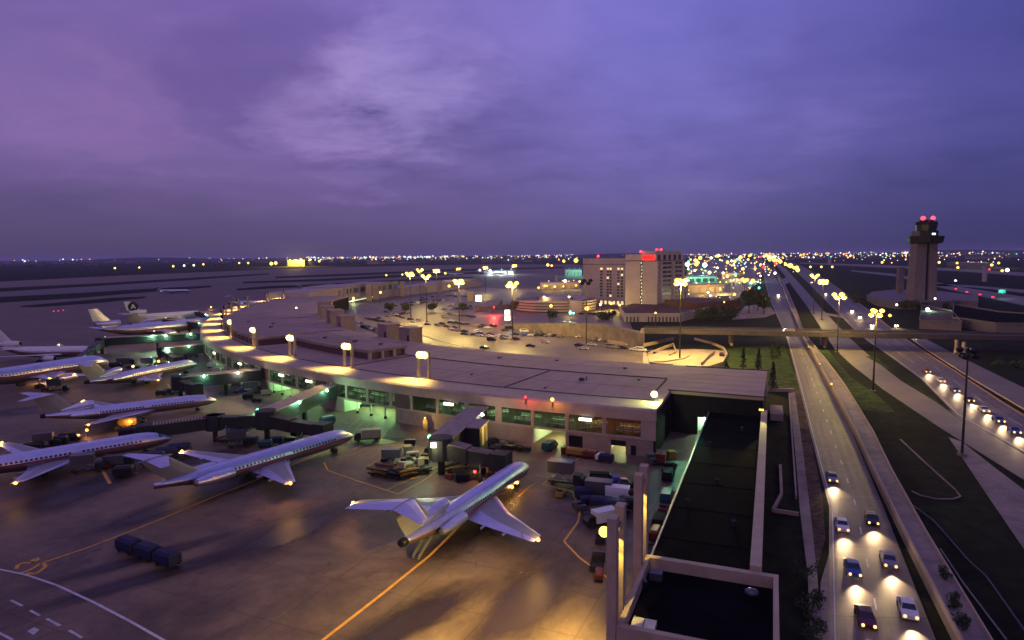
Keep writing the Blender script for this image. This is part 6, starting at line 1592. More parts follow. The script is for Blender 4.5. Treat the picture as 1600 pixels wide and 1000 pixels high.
# ================================================================ FAR TERMINAL SECTIONS
def farblock(label, base_px, top_v, depth=30, windows=0, lit=False, m='hotel', cat='building', name='terminal_block'):
    P = px(*base_px); h = max(3.0, ztop(P[0], top_v)); e = tag(empty(name, P[0], 0, True), label, cat)
    d = (P[-1] - P[0]).normalized(); n = Vector((-d.y, d.x, 0))
    if n.y < 0: n = -n
    poly = P + [q + n * depth for q in P[::-1]]
    b = MB(); b.prism([(q.x, q.y) for q in poly], 0, h); b.build('body', M[m], e)
    b = MB(); b.beam(P[0] - n * .2 + Vector((0, 0, h)), P[-1] - n * .2 + Vector((0, 0, h)), .6, .8); b.build('parapet', M['fascia'], e)
    for k in range(windows):
        p = P[0].lerp(P[-1], (k + .18) / windows) - n * .08; q = P[0].lerp(P[-1], (k + .85) / windows) - n * .08
        w = MB(); w.face([p + Vector((0, 0, h * .55)), q + Vector((0, 0, h * .55)), q + Vector((0, 0, h * .85)), p + Vector((0, 0, h * .85))]); w.build('window', M['win'], e)
    return e, P, h
farblock('far terminal block with four dark windows between two pale pylons', ((587, 468), (622, 462)), 444, 40, 4)
farblock('far terminal block behind the stair tower with dark upper openings', ((540, 474), (572, 468)), 448, 40, 3)
farblock('long plain far terminal block at the left of the far kerb', ((485, 484), (536, 475)), 457, 40, 0)
farblock('low far terminal stretch right of the windowed block', ((624, 463), (690, 455)), 451, 40, 0)
farblock('farthest terminal stretch near the ring end', ((692, 455), (752, 447)), 443, 40, 0)
for u, v, tvv, w in ((531, 476, 455, 4), (543, 473, 452, 4), (577, 470, 444, 5), (587.5, 468, 444, 5), (629, 463, 440, 5), (688, 458, 439, 5), (735, 471, 456, 6)):
    p = at(u, v); e = tag(base(MB().cbox(p, w, 4, ztop(p, tvv)).cbox((p.x, p.y, ztop(p, tvv)), w + .5, 4.5, .4), 'concrete_pylon', M['fascia']), 'plain concrete pylon on the far terminal, %s from the left' % ordn[[531, 543, 577, 587.5, 629, 688, 735].index(u)], 'pylon', 'concrete pylons of the far terminal')
# lit kerb canopy
for k, (lab, pts) in enumerate((('long fluorescent-lit kerb canopy along the far terminal', ((545, 476), (600, 464), (655, 457))), ('shorter far stretch of lit kerb canopy, half hidden by masts', ((655, 457), (700, 452), (748, 447))), ('short lit canopy under the dark opening at the terminal kerb', ((482, 484), (504, 484))))):
    P = resample(px(*pts), 14 if k < 2 else 4); e = tag(empty('kerb_canopy', P[0], 0, True), lab, 'canopy')
    b = MB()
    for p, q in zip(P[:-1], P[1:]): b.beam((p.x, p.y, 4.2), (q.x, q.y, 4.2), 5, .6)
    b.build('roof', M['fascia'], e)
    b = MB()
    for p, q in zip(P[:-1], P[1:]): b.beam((p.x, p.y - 2.7, 2.3), (q.x, q.y - 2.7, 2.3), .3, .9)
    b.build('light_strip', glow('kerb_tube_glow', (.8, 1, .55), 1.0), e)
    b = MB()
    for p in P: b.cbox((p.x, p.y - 2.4, 0), .7, .7, 4.2)
    b.build('post', M['hotel'], e)
    for p in P[1::4]: lamp('POINT', (p.x, p.y - 4, 3.2), 2600, (.85, 1, .45), e, size=.6)
# lit far structures
def hall(label, uv0, uv1, tv, depth, wallm, roofm, pw, col, name='hangar', face=None, ls=.16):
    a, c = at(*uv0), at(*uv1); h = ztop(a, tv); e = tag(empty(name, a, 0, True), label, 'hangar' if name == 'hangar' else 'building')
    d = (c - a); n = Vector((0, depth, 0))
    b = MB(); b.loft([[(a.x, a.y, 0), (a.x, a.y, h), (a.x, a.y + depth / 2, h * 1.15), (a.x, a.y + depth, h), (a.x, a.y + depth, 0)], [(c.x, c.y, 0), (c.x, c.y, h), (c.x, c.y + depth / 2, h * 1.15), (c.x, c.y + depth, h), (c.x, c.y + depth, 0)]]); b.build('body', wallm, e)
    b = MB()
    for k in range(4):
        p = a.lerp(c, .1 + k * .22); b.face([(p.x, p.y - .3, 0), (p.x + d.length * .14, p.y - .3, 0), (p.x + d.length * .14, p.y - .3, h * .7), (p.x, p.y - .3, h * .7)])
    b.build('door', roofm, e)
    for f in (.2, .55, .85):
        p = a.lerp(c, f); o = MB().ball((p.x, p.y - 3, h + 3), h * ls * .6, 6).build('flood_lamp', face or G['sodium2'], e); lamp('POINT', (p.x, p.y - 25, h + 6), pw, col, o, size=2)
    return e
hall('yellow floodlit hangar far across the airfield', (449, 416), (476, 416), 407, 60, M['cream'], M['cream'], 260000, (1, .75, .1))
hall('dim grey hangar right of the yellow floodlit hangar', (477, 415.5), (487, 415), 408, 60, M['wallc'], M['silver'], 30000, SOD)
hall('white-lit far freight stand building beyond the ring', (757, 429), (806, 428), 423, 40, M['silver'], M['white'], 30000, (.8, 1, .95), face=G['whitefar'])
hall('green-lit far terminal roof left of the hotel', (884, 431), (909, 431), 422, 30, M['pale'], M['silver'], 5000, (.25, 1, .7), face=G['greenfar'], ls=.08)
hall('green-lit far terminal building right of the hotel', (1072, 441), (1120, 440), 433, 30, M['pale'], M['silver'], 7000, (.1, 1, .6), face=G['greenfar'], ls=.08)
hall('pale far building beside the bright road lamps', (1128, 436), (1160, 434), 428, 30, M['wallc'], M['silver'], 9000, SOD)
hall('long low terminal roof behind the hotel with warm lamps', (1075, 458), (1132, 456), 446, 30, M['wallc'], M['hotel'], 7000, SOD, 'terminal_block')
hall('low ramp building with warm lamps behind the round garage', (845, 452), (905, 450), 443, 30, M['hotel'], M['wallc'], 5000, SOD, 'terminal_block')
hall('dark low far hangars at the right edge of the airfield', (1500, 416), (1560, 418), 410, 60, M['wallc'], M['black'], 20000, (1, .9, .7), face=G['whitefar'])
for i, (u, v, tv, w, lab) in enumerate(((1296, 414, 404, 16, 'slender far tower left of the control tower'), (869, 445, 432, 6, 'slim concrete shaft behind the round garage'), (1538, 440, 418, 5, 'slim post tower at the right of the airfield'))):
    p = at(u, v); tag(base(MB().cbox(p, w * .6, 6, ztop(p, tv)).cbox((p.x, p.y, ztop(p, tv)), w * .8, 8, 1.5), 'slender_tower', M['hotel']), lab, 'tower')

sheet('service_ground', px((1072, 432), (1072, 472), (1120, 480), (1160, 462), (1186, 440), (1196, 412), (1190, 404), (1080, 404)), 0.0, M['lot'])
sheet('service_ground', px((1215, 452), (1235, 440), (1236, 430), (1222, 436)), 0.0, M['lot'])
# ---- gate signs on posts in the car park
for u, v, tv, lab in ((748, 484, 461, 'bright white lit sign on a post beside the red-lit ramp'), (793, 512, 484, 'tall bright white lit sign on two posts left of the round garage')):
    p = at(u, v); h = ztop(p, tv); e = tag(empty('lit_sign', p, 0, True), lab, 'sign'); b = MB()
    for s in (-1, 1): b.tube((p.x + s * .9, p.y, 0), (p.x + s * .9, p.y, h - 2), .15)
    b.build('post', M['pole'], e)
    hh = 6.5 if v > 500 else 5.0; b = MB(); w_ = 1.6 if v > 500 else 2.4
    b.cbox((p.x, p.y, h - hh), w_ * 2, .5, hh * .45); b.cbox((p.x, p.y, h - hh * .48), w_ * 1.9, .5, hh * .45); b.build('sign_face', G['white'], e)
for u, v, tv, lab in ((891, 502, 488, 'green traffic lamp on a pole in front of the round garage'),):
    p = at(u, v); h = ztop(p, tv); e = tag(empty('traffic_lamp', p, 0, True), lab, 'traffic light'); MB().tube((p.x, p.y, 0), (p.x, p.y, h), .15).build('post', M['pole'], e)
    b = MB(); b.cbox((p.x, p.y, h - 2), .6, .6, 2.4); b.build('housing', M['black'], e); b = MB(); b.ball((p.x, p.y - .5, h - .2), .9, 8, sz=1.5); b.ball((p.x + 2.2, p.y - .5, h - .6), .7, 8); b.build('lamp_head', glow('cyan_lamp_glow', (.3, 1, .9), 2), e); lamp('POINT', (p.x, p.y - 2, h), 400, (.2, 1, .8), e, size=.4)
p = at(1564, 466); h = 8; e = tag(empty('road_sign', p, 0, True), 'green road sign on a gantry at the right edge', 'sign'); MB().tube((p.x - 3, p.y, 0), (p.x - 3, p.y, h), .2).build('post', M['pole'], e); MB().cbox((p.x + .5, p.y, h - 3.4), 7.2, .3, 3.4).build('sign_face', mat('green_sign', (.02, .35, .22), .5), e); lamp('POINT', (p.x + .5, p.y - 3, h - 1), 500, (.5, 1, .8), e, size=.4)

# ================================================================ STREET LAMPS AND CITY LIGHTS
random.seed(17)
def lamp_proto(g, r, h):
    e = empty('street_lamp'); MB().tube((0, 0, 0), (0, 0, h - r * .5), max(.12, r * .12), n=6).build('pole', M['pole'], e)
    b = MB(); b.lathe((0, 0, h), [(r * .1, -r), (r * .8, -r * .55), (r, 0), (r * .75, r * .6), (r * .1, r)], 8); b.build('lamp_head', G[g], e); return e
LP = {}
def slamp(u, v, g, rp, h, label, group, power=0):
    """v is the row of the lamp head; it stands on the ground below"""
    hz_ = 399 - (u - 800) * math.tan(ROLL); lo, hi = max(v, hz_) + 0.35, v + 120
    for _ in range(40):
        m = (lo + hi) / 2
        if ztop(at(u, m), v) > h: hi = m
        else: lo = m
    h = round(max(h, ztop(at(u, lo), v)))
    p = at(u, lo); r = rp * p.y / F; r = round(r * 5) / 5 or .2
    k = (g, r, h)
    if k not in LP: LP[k] = lamp_proto(g, r, h); e = LP[k]
    else: e = copy_tree(LP[k])
    e.location = p; tag(e, label, 'street lamp', group)
    if power: o = lamp('POINT', (p.x, p.y - r * 1.3, h - r), power, SOD if g.startswith('sod') else (GRN if 'gre' in g else WHT), None, size=.5)
    return e
gA = 'street lamps lining the highway to the horizon'
for i in range(26):
    f = (i / 25) ** .8; u = 1246 + (1192 - 1246) * f + random.uniform(-3, 3); v = 421 + (397 - 421) * f + random.uniform(-1.5, 1.5)
    slamp(u, v, 'sodium', 3.4 if i < 2 else random.choice([1.3, 1.8, 2.4, 3.0, 3.6]), 12, 'yellow lamp in the bright double line along the highway toward the horizon', gA)
gB = 'scattered lamps of the far terminals'
for i in range(170):
    u = random.uniform(1072, 1215); v = random.uniform(397, 466) if random.random() < .5 else random.uniform(396, 428)
    if u > 1190 and v > 430: continue
    if 1140 < u < 1200 and v > 452: continue
    g = random.choices(['sodium', 'sodium2', 'white', 'whitefar', 'greenfar', 'green', 'red', 'amber'], [4, 4, 1.2, 1.2, 1, .6, .6, 1.6])[0]
    slamp(u, v, g, random.choice([.7, .7, .9, 1.0, 1.2, 1.5, 2.0, 2.7]) * (1 if v < 440 else .8), 10, 'small glowing lamp in the field of lights right of the hotel', gB)
for u, v in ((1088, 413), (1094, 403), (1120, 401), (1157, 402), (1172, 400), (1088, 408), (1163, 439), (1176, 439)): slamp(u, v, 'sodium', 3.2, 12, 'large yellow lamp in the field of lights right of the hotel', gB)
for u, v in ((1074, 413), (1101, 414)): slamp(u, v, 'green', 3.8, 14, 'large green lamp right of the hotel', 'large green lamps right of the hotel', 12000)
for i in range(14):
    u, v = random.uniform(1085, 1185), random.uniform(410, 462)
    p = at(u, v, 9); lamp('POINT', p, 2500 * (p.y / 500) ** 1.2, random.choice([SOD, SOD, (1, .8, .45), (.4, 1, .7)]), None, size=1)
gC = 'single lamps on the airfield'
for (u, v, g, r, lab) in ((1178, 463, 'sodium', 2.4, 'yellow lamp in front of the dark tree clump, left one'), (1195, 466, 'sodium', 2.6, 'yellow lamp in front of the dark tree clump, right one'), (1147, 460, 'sodium', 2.2, 'yellow lamp left of the dark tree clump'), (1131, 472, 'sodium', 1.6, 'small lamp at the podium roof edge'), (861, 478, 'sodium', 2.4, 'yellow lamp on the front of the round garage'), (883, 439, 'white', 2.4, 'white lamp above the round garage'), (856, 414, 'sodium', 2.4, 'yellow lamp left of the hotel, farther'), (862, 415, 'amber', 1.8, 'orange lamp left of the hotel'), (881, 408, 'sodium', 2.4, 'yellow lamp upper left of the hotel'), (900, 407, 'sodium', 3.6, 'bright yellow lamp touching the hotel side'), (750, 422, 'white', 1.6, 'white lamp at the left end of the far stand'), (766, 423, 'white', 1.6, 'white lamp at the far stand'), (696, 427, 'sodium', 1.8, 'yellow lamp left of the far mast pair'), (629, 429, 'sodium', 1.6, 'yellow lamp above the windowed far terminal'), (604, 430, 'sodium', 1.6, 'yellow lamp left above the far terminal'), (702, 447, 'sodium', 2.2, 'yellow lamp at the far kerb'), (595, 457, 'sodium', 2.0, 'yellow lamp on the far terminal front'), (553, 466, 'sodium', 2.0, 'yellow lamp at the left end of the far kerb'), (464, 481, 'white', 1.5, 'white lamp on the terminal roof corner'), (917, 482, 'sodium', 3.4, 'yellow lamp at the hotel court'), (1024, 489, 'sodium', 1.5, 'small lamp on the podium front'), (1266, 417, 'sodium', 1.8, 'yellow lamp right of the highway'), (1283, 417, 'sodium', 1.8, 'second yellow lamp right of the highway'), (1300, 417, 'sodium', 1.8, 'third yellow lamp right of the highway'), (1389, 493, 'sodium', 2.6, 'yellow lamp right of the highway mast by the bridge'), (1378, 410, 'sodium', 1.8, 'yellow lamp left of the control tower'), (1467, 410, 'sodium', 2.0, 'yellow lamp right of the control tower, upper'), (1495, 411, 'sodium', 1.8, 'yellow lamp in the right airfield'), (1496, 418, 'sodium', 2.0, 'yellow lamp just below another in the right airfield'), (1549, 414, 'sodium', 2.2, 'yellow lamp at the right edge field, left one'), (1560, 411, 'sodium', 1.9, 'yellow lamp at the right edge field, right one'), (1565, 423, 'amber', 2.0, 'orange lamp at the right edge, left of a pair'), (1573, 422, 'white', 2.8, 'white lamp at the right edge, right of a pair'), (1545, 421, 'red', 1.6, 'red lamp at the right edge field'), (180, 419, 'sodium', 1.5, 'lamp on the dark left plain, left one'), (218, 418, 'sodium', 1.5, 'lamp on the dark left plain, second'), (271, 416, 'sodium', 1.7, 'lamp on the dark left plain, third'), (288, 415, 'white', 1.5, 'lamp on the dark left plain, fourth'), (303, 414.5, 'white', 1.5, 'lamp on the dark left plain, fifth'), (318, 413, 'sodium', 1.6, 'lamp on the dark left plain, sixth'), (374, 411, 'sodium', 1.6, 'lamp left of the yellow hangar'), (388, 411, 'sodium', 1.6, 'second lamp left of the yellow hangar'), (424, 412, 'sodium2', 2.8, 'bright lamp beside the yellow hangar'), (431, 411, 'sodium2', 2.8, 'second bright lamp beside the yellow hangar'), (470, 406, 'sodium2', 2.6, 'bright lamp above the yellow hangar'), (485, 406, 'white', 1.6, 'white lamp right of the yellow hangar'), (499, 408, 'sodium', 2.0, 'lamp on a post right of the yellow hangar')):
    slamp(u, v, g, r, 11 if v > 440 else 14, lab, gC)
# small amber lamps ringing the garage ramps
for i in range(16): slamp(842 + i * 4.2 + random.uniform(-1, 1), 446 - i * .25 + random.uniform(-3, 4), 'amber' if i % 3 else 'sodium', random.uniform(1, 2), 5, 'small warm lamp along the ramps behind the round garage', 'small lamps behind the round garage')
# the mass of the far city
for nm_, g, n, rng in (('city_lights', 'sodium2', 420, 31), ('city_lights', 'whitefar', 330, 32), ('city_lights', 'greenfar', 90, 33), ('city_lights', 'amber', 110, 34)):
    rr = random.Random(rng); b = MB()
    for k in range(n):
        u = rr.choice([rr.uniform(20, 1640), rr.uniform(480, 1640), rr.uniform(480, 900), rr.uniform(1180, 1500)])
        hv = 399 - (u - 800) * math.tan(ROLL)
        spread = 3 if u < 330 else 8
        v = hv + 1.2 + abs(rr.gauss(0, 1)) * spread * .5
        if u > 1090: v = hv + 1.0 + abs(rr.gauss(0, 1)) * 9
        if 905 < u < 1070 and v > 402: continue
        q = at(u, v)
        h = rr.uniform(8, 30); r = rr.choice([.35, .45, .6, .75, .95, 1.2]) * q.y / F
        q = at(u, v + 0)
        if q.y > 14000: q = q * (14000 / q.y); q.z = 0; r = r * 14000 / at(u, v).y if at(u, v).y > 14000 else r
        b.lathe((q.x, q.y, h + r), [(r * .15, -r), (r * .8, -r * .5), (r, 0), (r * .8, r * .5), (r * .15, r)], 7)
        b.tube((q.x, q.y, 0), (q.x, q.y, h), r * .08, n=3, m=1)
    tag(b.build(nm_, [G[g], M['pole']]), 'scattered far lights of the city along the horizon', 'lights', None, 'stuff')
b = MB(); rr = random.Random(4)
for k in range(260):
    x = rr.uniform(-7000, 9000); y = rr.uniform(3500, 9500)
    b.cbox((x, y, 0), rr.uniform(20, 120), rr.uniform(15, 60), rr.uniform(5, 16), rr.uniform(0, 3))
tag(b.build('city_buildings', M['wallc']), 'low dark far buildings along the horizon', 'buildings', None, 'stuff')
# far tree belt along the horizon
b = MB(); rr = random.Random(6)
for k in range(1500):
    x = rr.uniform(-9000, 11000); y = rr.uniform(4200, 9800) if x > -1500 else rr.uniform(3000, 9800); s = rr.uniform(8, 17)
    b.lathe((x, y, 0), [(s * .7, 0), (s, s * .4), (s * .7, s * .8), (s * .1, s)], 6)
tag(b.build('woodland', M['leaf']), 'dark far woods along the horizon', 'woods', None, 'stuff')
b = MB(); P = [(-14000, 9800), (-6000, 10500), (0, 11000), (5000, 10500), (12000, 9500)]
rg = []
for i in range(80):
    x = -15000 + i * 400; y = 10500; h = 28 + 22 * math.sin(i * .35) + 14 * math.sin(i * .9 + 1) + max(0, (i - 40)) * 1.0
    rg.append([(x, y, -1), (x, y + 900, max(12, h)), (x, y + 4000, -1)])
b.loft(rg); tag(b.build('hills', M['soil']), kind='structure')

# ================================================================ TREES AND SHRUBS
def tree(label, p, h, w, n=420, cat='tree', name='tree', col=False, leaf=None, group=None, trunk=.28):
    e = tag(empty(name, (p.x, p.y, 0), 0, True), label, cat, group)
    b = MB(); b.tube((p.x, p.y, 0), (p.x, p.y, h * .55), .05 * h * .5 + .08, .03 * h * .4 + .03, 7)
    for k in range(5):
        t = k * 1.3; z = h * (trunk + .05 * k); b.tube((p.x, p.y, z), (p.x + w * .33 * math.cos(t), p.y + w * .33 * math.sin(t), z + h * .22), .02 * h * .4 + .03, .02, 5)
    b.build('trunk', M['bark'], e)
    b = MB(); s = leaf or w * .10
    cl = [(random.uniform(-.3, .3) * w, random.uniform(-.3, .3) * w, h * random.uniform(trunk + .12, .88), random.uniform(.16, .3) * w) for _ in range(9)]
    for k in range(n):
        cx, cy, cz, cr = random.choice(cl)
        v = Vector((random.gauss(0, 1), random.gauss(0, 1), random.gauss(0, .8))).normalized() * cr * random.random() ** .4
        if col: q = Vector((random.gauss(0, .22) * w, random.gauss(0, .22) * w, h * random.uniform(.12, 1)));
        else: q = Vector((cx, cy, cz)) + v
        if col: k_ = 1.05 - q.z / h; q.x *= k_ * 1.4; q.y *= k_ * 1.4
        q += p; q.z = max(.15, q.z - p.z)
        a = Vector((random.gauss(0, 1), random.gauss(0, 1), random.gauss(0, 1))).normalized(); c = a.orthogonal().normalized(); d = a.cross(c); t = s * random.uniform(.6, 1.4)
        b.face([q - c * t, q - d * t * .6, q + c * t, q + d * t * .6])
    b.build('crown', M['leaf'], e); return e
random.seed(9)
for u, v, tv, w, lab in ((610, 488, 473, 9, 'dark round tree at the left of the car park'), (634, 488, 475, 7.5, 'dark round tree, second from the left in the car park'), (677, 487, 475, 9, 'dark round tree between the car park masts'), (723, 487, 474, 7, 'dark tree beside the left car park mast'), (805, 491, 470, 7, 'dark tree standing against the round garage'), (864, 500, 486, 8, 'dark shrub-like tree left of the hotel arcade'), (957, 499, 485, 5, 'small dark tree beside the hotel arcade'), (944, 499, 491, 10, 'low dark bush before the hotel arcade')):
    p = at(u, v); tree(lab, p, max(3, ztop(p, tv)), w, 380)
for i, (u, v, tv, w, lab) in enumerate(((1170, 489, 452, 13, 'big dark tree left in the clump beside the near road'), (1184, 486, 452, 14, 'big dark tree in the middle of the clump beside the near road'), (1193, 490, 457, 11, 'big dark tree right in the clump beside the near road'), (1120, 500, 480, 16, 'spreading dark tree below the podium roof'), (1098, 501, 486, 13, 'dark tree by the podium corner'), (1140, 500, 484, 13, 'dark tree right of the podium corner'))):
    p = at(u, v); tree(lab, p, ztop(p, tv), w, 620, leaf=1.1)
for i, (u, v, tv, w, lab) in enumerate(((1161, 577, 543, 2.6, 'slim dark cypress, first from the left on the lawn'), (1185, 580, 543, 2.6, 'slim dark cypress, second from the left on the lawn'), (1206, 563, 534, 2.6, 'slim dark cypress, third from the left on the lawn'), (1215, 560, 536, 3.2, 'dark cypress nearest the road on the lawn'), (1207, 612, 565, 3.0, 'tallest dark cypress behind the terminal end'), (1135, 578, 566, 1.8, 'small dark shrub tree at the loop ramp end'))):
    p = at(u, v); tree(lab, p, max(2.5, ztop(p, tv)), w, 420, col=True, leaf=.34)
for u, v, tv, w, lab in ((1413, 486, 471, 9, 'dark tree left at the control tower foot'), (1428, 487, 471, 9, 'dark tree in front of the control tower shafts'), (1442, 485, 472, 8, 'dark tree right at the control tower foot'), (1476, 481, 474, 9, 'dark bush tree right of the tower lamp'), (1492, 480, 472, 9, 'dark pointed tree right of the control tower'), (1340, 473, 463, 14, 'dark shrub mass left of the drum building')):
    p = at(u, v); tree(lab, p, max(3, ztop(p, tv)), w, 380, leaf=.9)
for u, v, w, lab in ((1557, 572, 9, 'dark rounded bush right of the slip road'), (1592, 574, 9, 'dark rounded bush at the right frame edge'), (1300, 462, 9, 'first bush of the row beyond the bridge lawn'), (1313, 465, 9, 'second bush of the row beyond the bridge lawn'), (1328, 466, 9, 'third bush of the row beyond the bridge lawn'), (1345, 467, 9, 'fourth bush of the row beyond the bridge lawn')):
    p = at(u, v); tree(lab, p, 2.6, w * .6, 260, 'bush', 'bush', leaf=.3, trunk=.02)
for u, v, h, w, lab in ((1257, 905, 3.2, 3.0, 'leafy dark shrub hiding part of the walk, upper one'), (1262, 965, 3.4, 3.2, 'leafy dark shrub beside the walk near the frame bottom'), (1275, 990, 2.2, 2.4, 'small leafy shrub on the road side of the walk'), (1276, 940, 1.6, 2.0, 'low shrub between the walk and the road shoulder'), (1270, 1012, 3.4, 3.2, 'dark shrub cut by the frame bottom beside the walk'), (1478, 905, 1.7, 1.6, 'straggly plant on the raised road, upper one'), (1490, 950, 1.8, 2.0, 'straggly plant on the raised road, middle one'), (1505, 985, 1.8, 2.2, 'straggly plant on the raised road near the frame bottom')):
    p = at(u, v, 1.5 if u > 1400 else 0); q = Vector((p.x, p.y, 0))
    t = tree(lab, q, h, w, 420, 'shrub', 'shrub', leaf=.14, trunk=.05)
    if u > 1400: t.location.z = 1.5
# ================================================================ SKY, SUN, CAMERA
sc = bpy.context.scene
w = bpy.data.worlds.new("World"); sc.world = w; w.use_nodes = True
nt = w.node_tree; N, L = nt.nodes, nt.links
bg = N['Background']
def node(t, **k):
    n = N.new(t)
    for a, v in k.items(): setattr(n, a, v)
    return n
def math_(op, a, b=None, c=None, clamp=False):
    n = node('ShaderNodeMath', operation=op, use_clamp=clamp)
    for i, x in enumerate((a, b, c)):
        if x is None: continue
        if hasattr(x, 'is_linked') or hasattr(x, 'node'): L.new(x, n.inputs[i])
        else: n.inputs[i].default_value = x
    return n.outputs[0]
def mixc(f, a, b, blend='MIX'):
    n = node('ShaderNodeMixRGB', blend_type=blend)
    for i, x in enumerate((f, a, b)):
        if hasattr(x, 'node'): L.new(x, n.inputs[i])
        else: n.inputs[i].default_value = x if i == 0 else (*x, 1)
    return n.outputs[0]
def ramp_(src, stops):
    n = node('ShaderNodeValToRGB'); el = n.color_ramp.elements
    while len(el) < len(stops): el.new(.5)
    for e_, (p, c) in zip(el, stops): e_.position = p; e_.color = (*c, 1) if len(c) == 3 else c
    L.new(src, n.inputs['Fac']); return n.outputs['Color']
tc = node('ShaderNodeTexCoord'); sep = node('ShaderNodeSeparateXYZ'); L.new(tc.outputs['Generated'], sep.inputs[0])
x, y, z = sep.outputs
zc = math_('MAXIMUM', z, 0.0)
den = math_('ADD', zc, 0.20)
cx, cy = math_('DIVIDE', x, den), math_('DIVIDE', y, den)
cmb = node('ShaderNodeCombineXYZ'); L.new(cx, cmb.inputs[0]); L.new(cy, cmb.inputs[1])
def noise_(scale, det, rough, dist, off=(0, 0, 0), sxy=(1, 1)):
    mp = node('ShaderNodeMapping'); mp.inputs['Location'].default_value = off; mp.inputs['Scale'].default_value = (sxy[0], sxy[1], 1)
    L.new(cmb.outputs[0], mp.inputs['Vector'])
    n = node('ShaderNodeTexNoise'); n.inputs['Scale'].default_value = scale; n.inputs['Detail'].default_value = det; n.inputs['Roughness'].default_value = rough; n.inputs['Distortion'].default_value = dist
    L.new(mp.outputs[0], n.inputs['Vector']); return n.outputs['Fac']
n1 = noise_(0.85, 7, .55, .15, (3.1, 1.7, 0), (1, .9))
n2 = noise_(3.4, 9, .62, .25, (7.3, 2.2, 0), (.8, 1.1))
# height gradient of the clear air behind the cloud
grad = ramp_(z, [(0.0, (.080, .064, .158)), (.05, (.116, .089, .242)), (.14, (.192, .139, .405)), (.32, (.215, .158, .51)), (.6, (.24, .19, .55)), (1.0, (.28, .235, .66))])
az = math_('DIVIDE', x, math_('MAXIMUM', math_('SQRT', math_('ADD', math_('MULTIPLY', x, x), math_('MULTIPLY', y, y))), 0.001))
tint = ramp_(math_('ADD', math_('MULTIPLY', az, .5), .5), [(0.0, (.98, .92, .86)), (.25, (.98, .92, .86)), (.45, (1.10, 1.06, 1.05)), (.60, (1.0, 1.15, 1.22)), (.78, (.46, .60, .77)), (1.0, (.32, .46, .6))])
sky = mixc(1.0, grad, tint, 'MULTIPLY')
cl = ramp_(math_('ADD', math_('MULTIPLY', n1, .72), math_('MULTIPLY', n2, .28)), [(.34, (.66, .70, .76)), (.47, (.92, .93, .95)), (.55, (1.06, 1.05, 1.04)), (.63, (1.32, 1.27, 1.18)), (.74, (1.6, 1.48, 1.3))])
fade = math_('MULTIPLY', math_('SUBTRACT', z, 0.01), 9.0, clamp=True)
sky = mixc(1.0, sky, mixc(fade, (1, 1, 1), cl), 'MULTIPLY')
# a break in the cloud where the afterglow shows, low in front
wn = node('ShaderNodeTexNoise'); wn.inputs['Scale'].default_value = 2.6; wn.inputs['Detail'].default_value = 6; wn.inputs['Roughness'].default_value = .6; L.new(cmb.outputs[0], wn.inputs['Vector'])
wv = node('ShaderNodeVectorMath', operation='SUBTRACT'); L.new(wn.outputs['Color'], wv.inputs[0]); wv.inputs[1].default_value = (.5, .5, .5)
wm = node('ShaderNodeVectorMath', operation='MULTIPLY_ADD'); L.new(wv.outputs[0], wm.inputs[0]); wm.inputs[1].default_value = (.28, .1, .13); L.new(tc.outputs['Generated'], wm.inputs[2])
wz = node('ShaderNodeVectorMath', operation='NORMALIZE'); L.new(wm.outputs[0], wz.inputs[0])
def blob(d, size, warp):
    v = node('ShaderNodeVectorMath', operation='DOT_PRODUCT'); L.new(wz.outputs[0], v.inputs[0]); v.inputs[1].default_value = Vector(d).normalized()
    a = math_('MULTIPLY', math_('SUBTRACT', v.outputs['Value'], 1 - size), 1 / size, clamp=True)
    return math_('MULTIPLY', math_('MULTIPLY', a, math_('SUBTRACT', 2.0, a)), math_('MULTIPLY', math_('SUBTRACT', warp, .30), 3.0, clamp=True))
def dirof(u, v): return (at(u, v, 400 if v < 395 else 0) - Vector((0, 0, H)))
for (u, v, sz, k, c, wp) in ((460, 178, .0022, .62, (.36, .25, .58), n2), (520, 165, .0032, .66, (.38, .27, .62), n2), (600, 140, .0050, .6, (.40, .30, .66), n2), (660, 120, .0070, .42, (.38, .29, .68), n2), (740, 60, .0140, .36, (.32, .27, .72), n1), (560, 232, .0040, .35, (.30, .20, .52), n2), (110, 152, .0045, .55, (.26, .15, .40), n2), (200, 168, .0030, .5, (.26, .15, .40), n2), (40, 60, .02, .25, (.22, .13, .40), n1), (1050, 20, .016, .4, (.20, .21, .66), n1), (400, 110, .008, .45, (.11, .07, .27), n1), (330, 30, .012, .3, (.12, .075, .30), n1)):
    sky = mixc(math_('MULTIPLY', blob(dirof(u, v), sz, wp), k), sky, c)
# the physical twilight sky adds its share
ns = node('ShaderNodeTexSky'); ns.sky_type = 'NISHITA'; ns.sun_disc = False; ns.sun_elevation = R(1.0); ns.sun_rotation = R(200)
nish = mixc(1.0, ns.outputs['Color'], (.05, .05, .05), 'MULTIPLY')
tot = mixc(0.06, sky, nish, 'ADD')
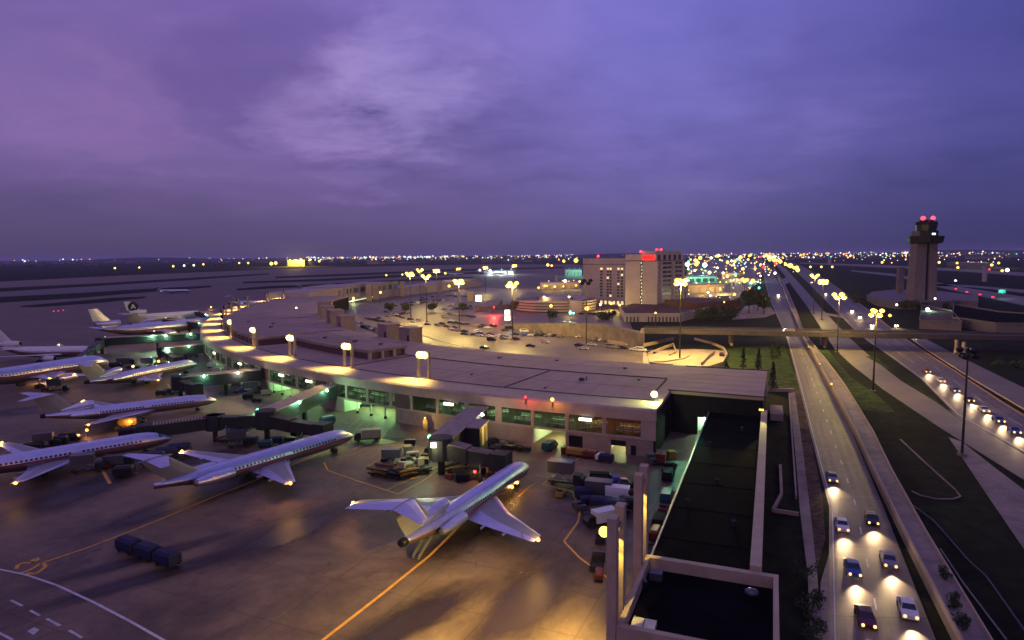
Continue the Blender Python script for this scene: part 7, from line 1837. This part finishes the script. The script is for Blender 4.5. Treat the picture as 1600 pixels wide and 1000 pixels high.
# dusk behind the camera is brighter and pinker
back = math_('MULTIPLY', math_('MULTIPLY', y, -1.0), 1.0, clamp=True)
tot = mixc(math_('MULTIPLY', back, .8), tot, (.40, .27, .50))
L.new(tot, bg.inputs['Color']); bg.inputs['Strength'].default_value = 0.94
sd = bpy.data.lights.new('sun', 'SUN'); sd.energy = 0.12; sd.angle = R(40); sd.color = (.86, .72, 1.0)
so = bpy.data.objects.new('sun', sd); COL.objects.link(so); so.rotation_euler = (R(38), 0, R(-25))

cam = bpy.data.cameras.new('camera'); co = bpy.data.objects.new('camera', cam); COL.objects.link(co)
cam.sensor_fit = 'HORIZONTAL'; cam.sensor_width = 36; cam.lens = 36 * F / 1600; cam.clip_start = .5; cam.clip_end = 60000
co.location = (0, 0, H)
co.matrix_world = Matrix.Translation((0, 0, H)) @ Matrix.Rotation(math.pi / 2 - PITCH, 4, 'X') @ Matrix.Rotation(-ROLL, 4, 'Z')
sc.camera = co
sc.view_settings.view_transform = 'Standard'; sc.view_settings.look = 'None'; sc.view_settings.exposure = 0; sc.view_settings.gamma = 1
cy_ = sc.cycles
cy_.use_denoising = True; cy_.max_bounces = 5; cy_.diffuse_bounces = 2; cy_.glossy_bounces = 3; cy_.transparent_max_bounces = 8; cy_.sample_clamp_indirect = 4; cy_.sample_clamp_direct = 0
cy_.use_light_tree = True; cy_.caustics_reflective = False; cy_.caustics_refractive = False
for o in bpy.data.objects:
    if o.get('_w') is not None: del o['_w']

HAZE = 4.5e-5
# the evening air
if HAZE:
    m = bpy.data.materials.new('evening_air'); nt2, N2, L2_ = _nodes(m); N2.remove(N2['Principled BSDF'])
    pv = N2.new('ShaderNodeVolumePrincipled'); pv.inputs['Color'].default_value = (.72, .66, .95, 1); pv.inputs['Density'].default_value = HAZE
    L2_.new(pv.outputs[0], N2['Material Output'].inputs['Volume'])
    b = MB(); b.box(-31000, 31000, -1600, 31000, -1.2, 120); o = b.build('haze', m); tag(o, 'thin evening haze over the airfield', 'haze', None, 'stuff')
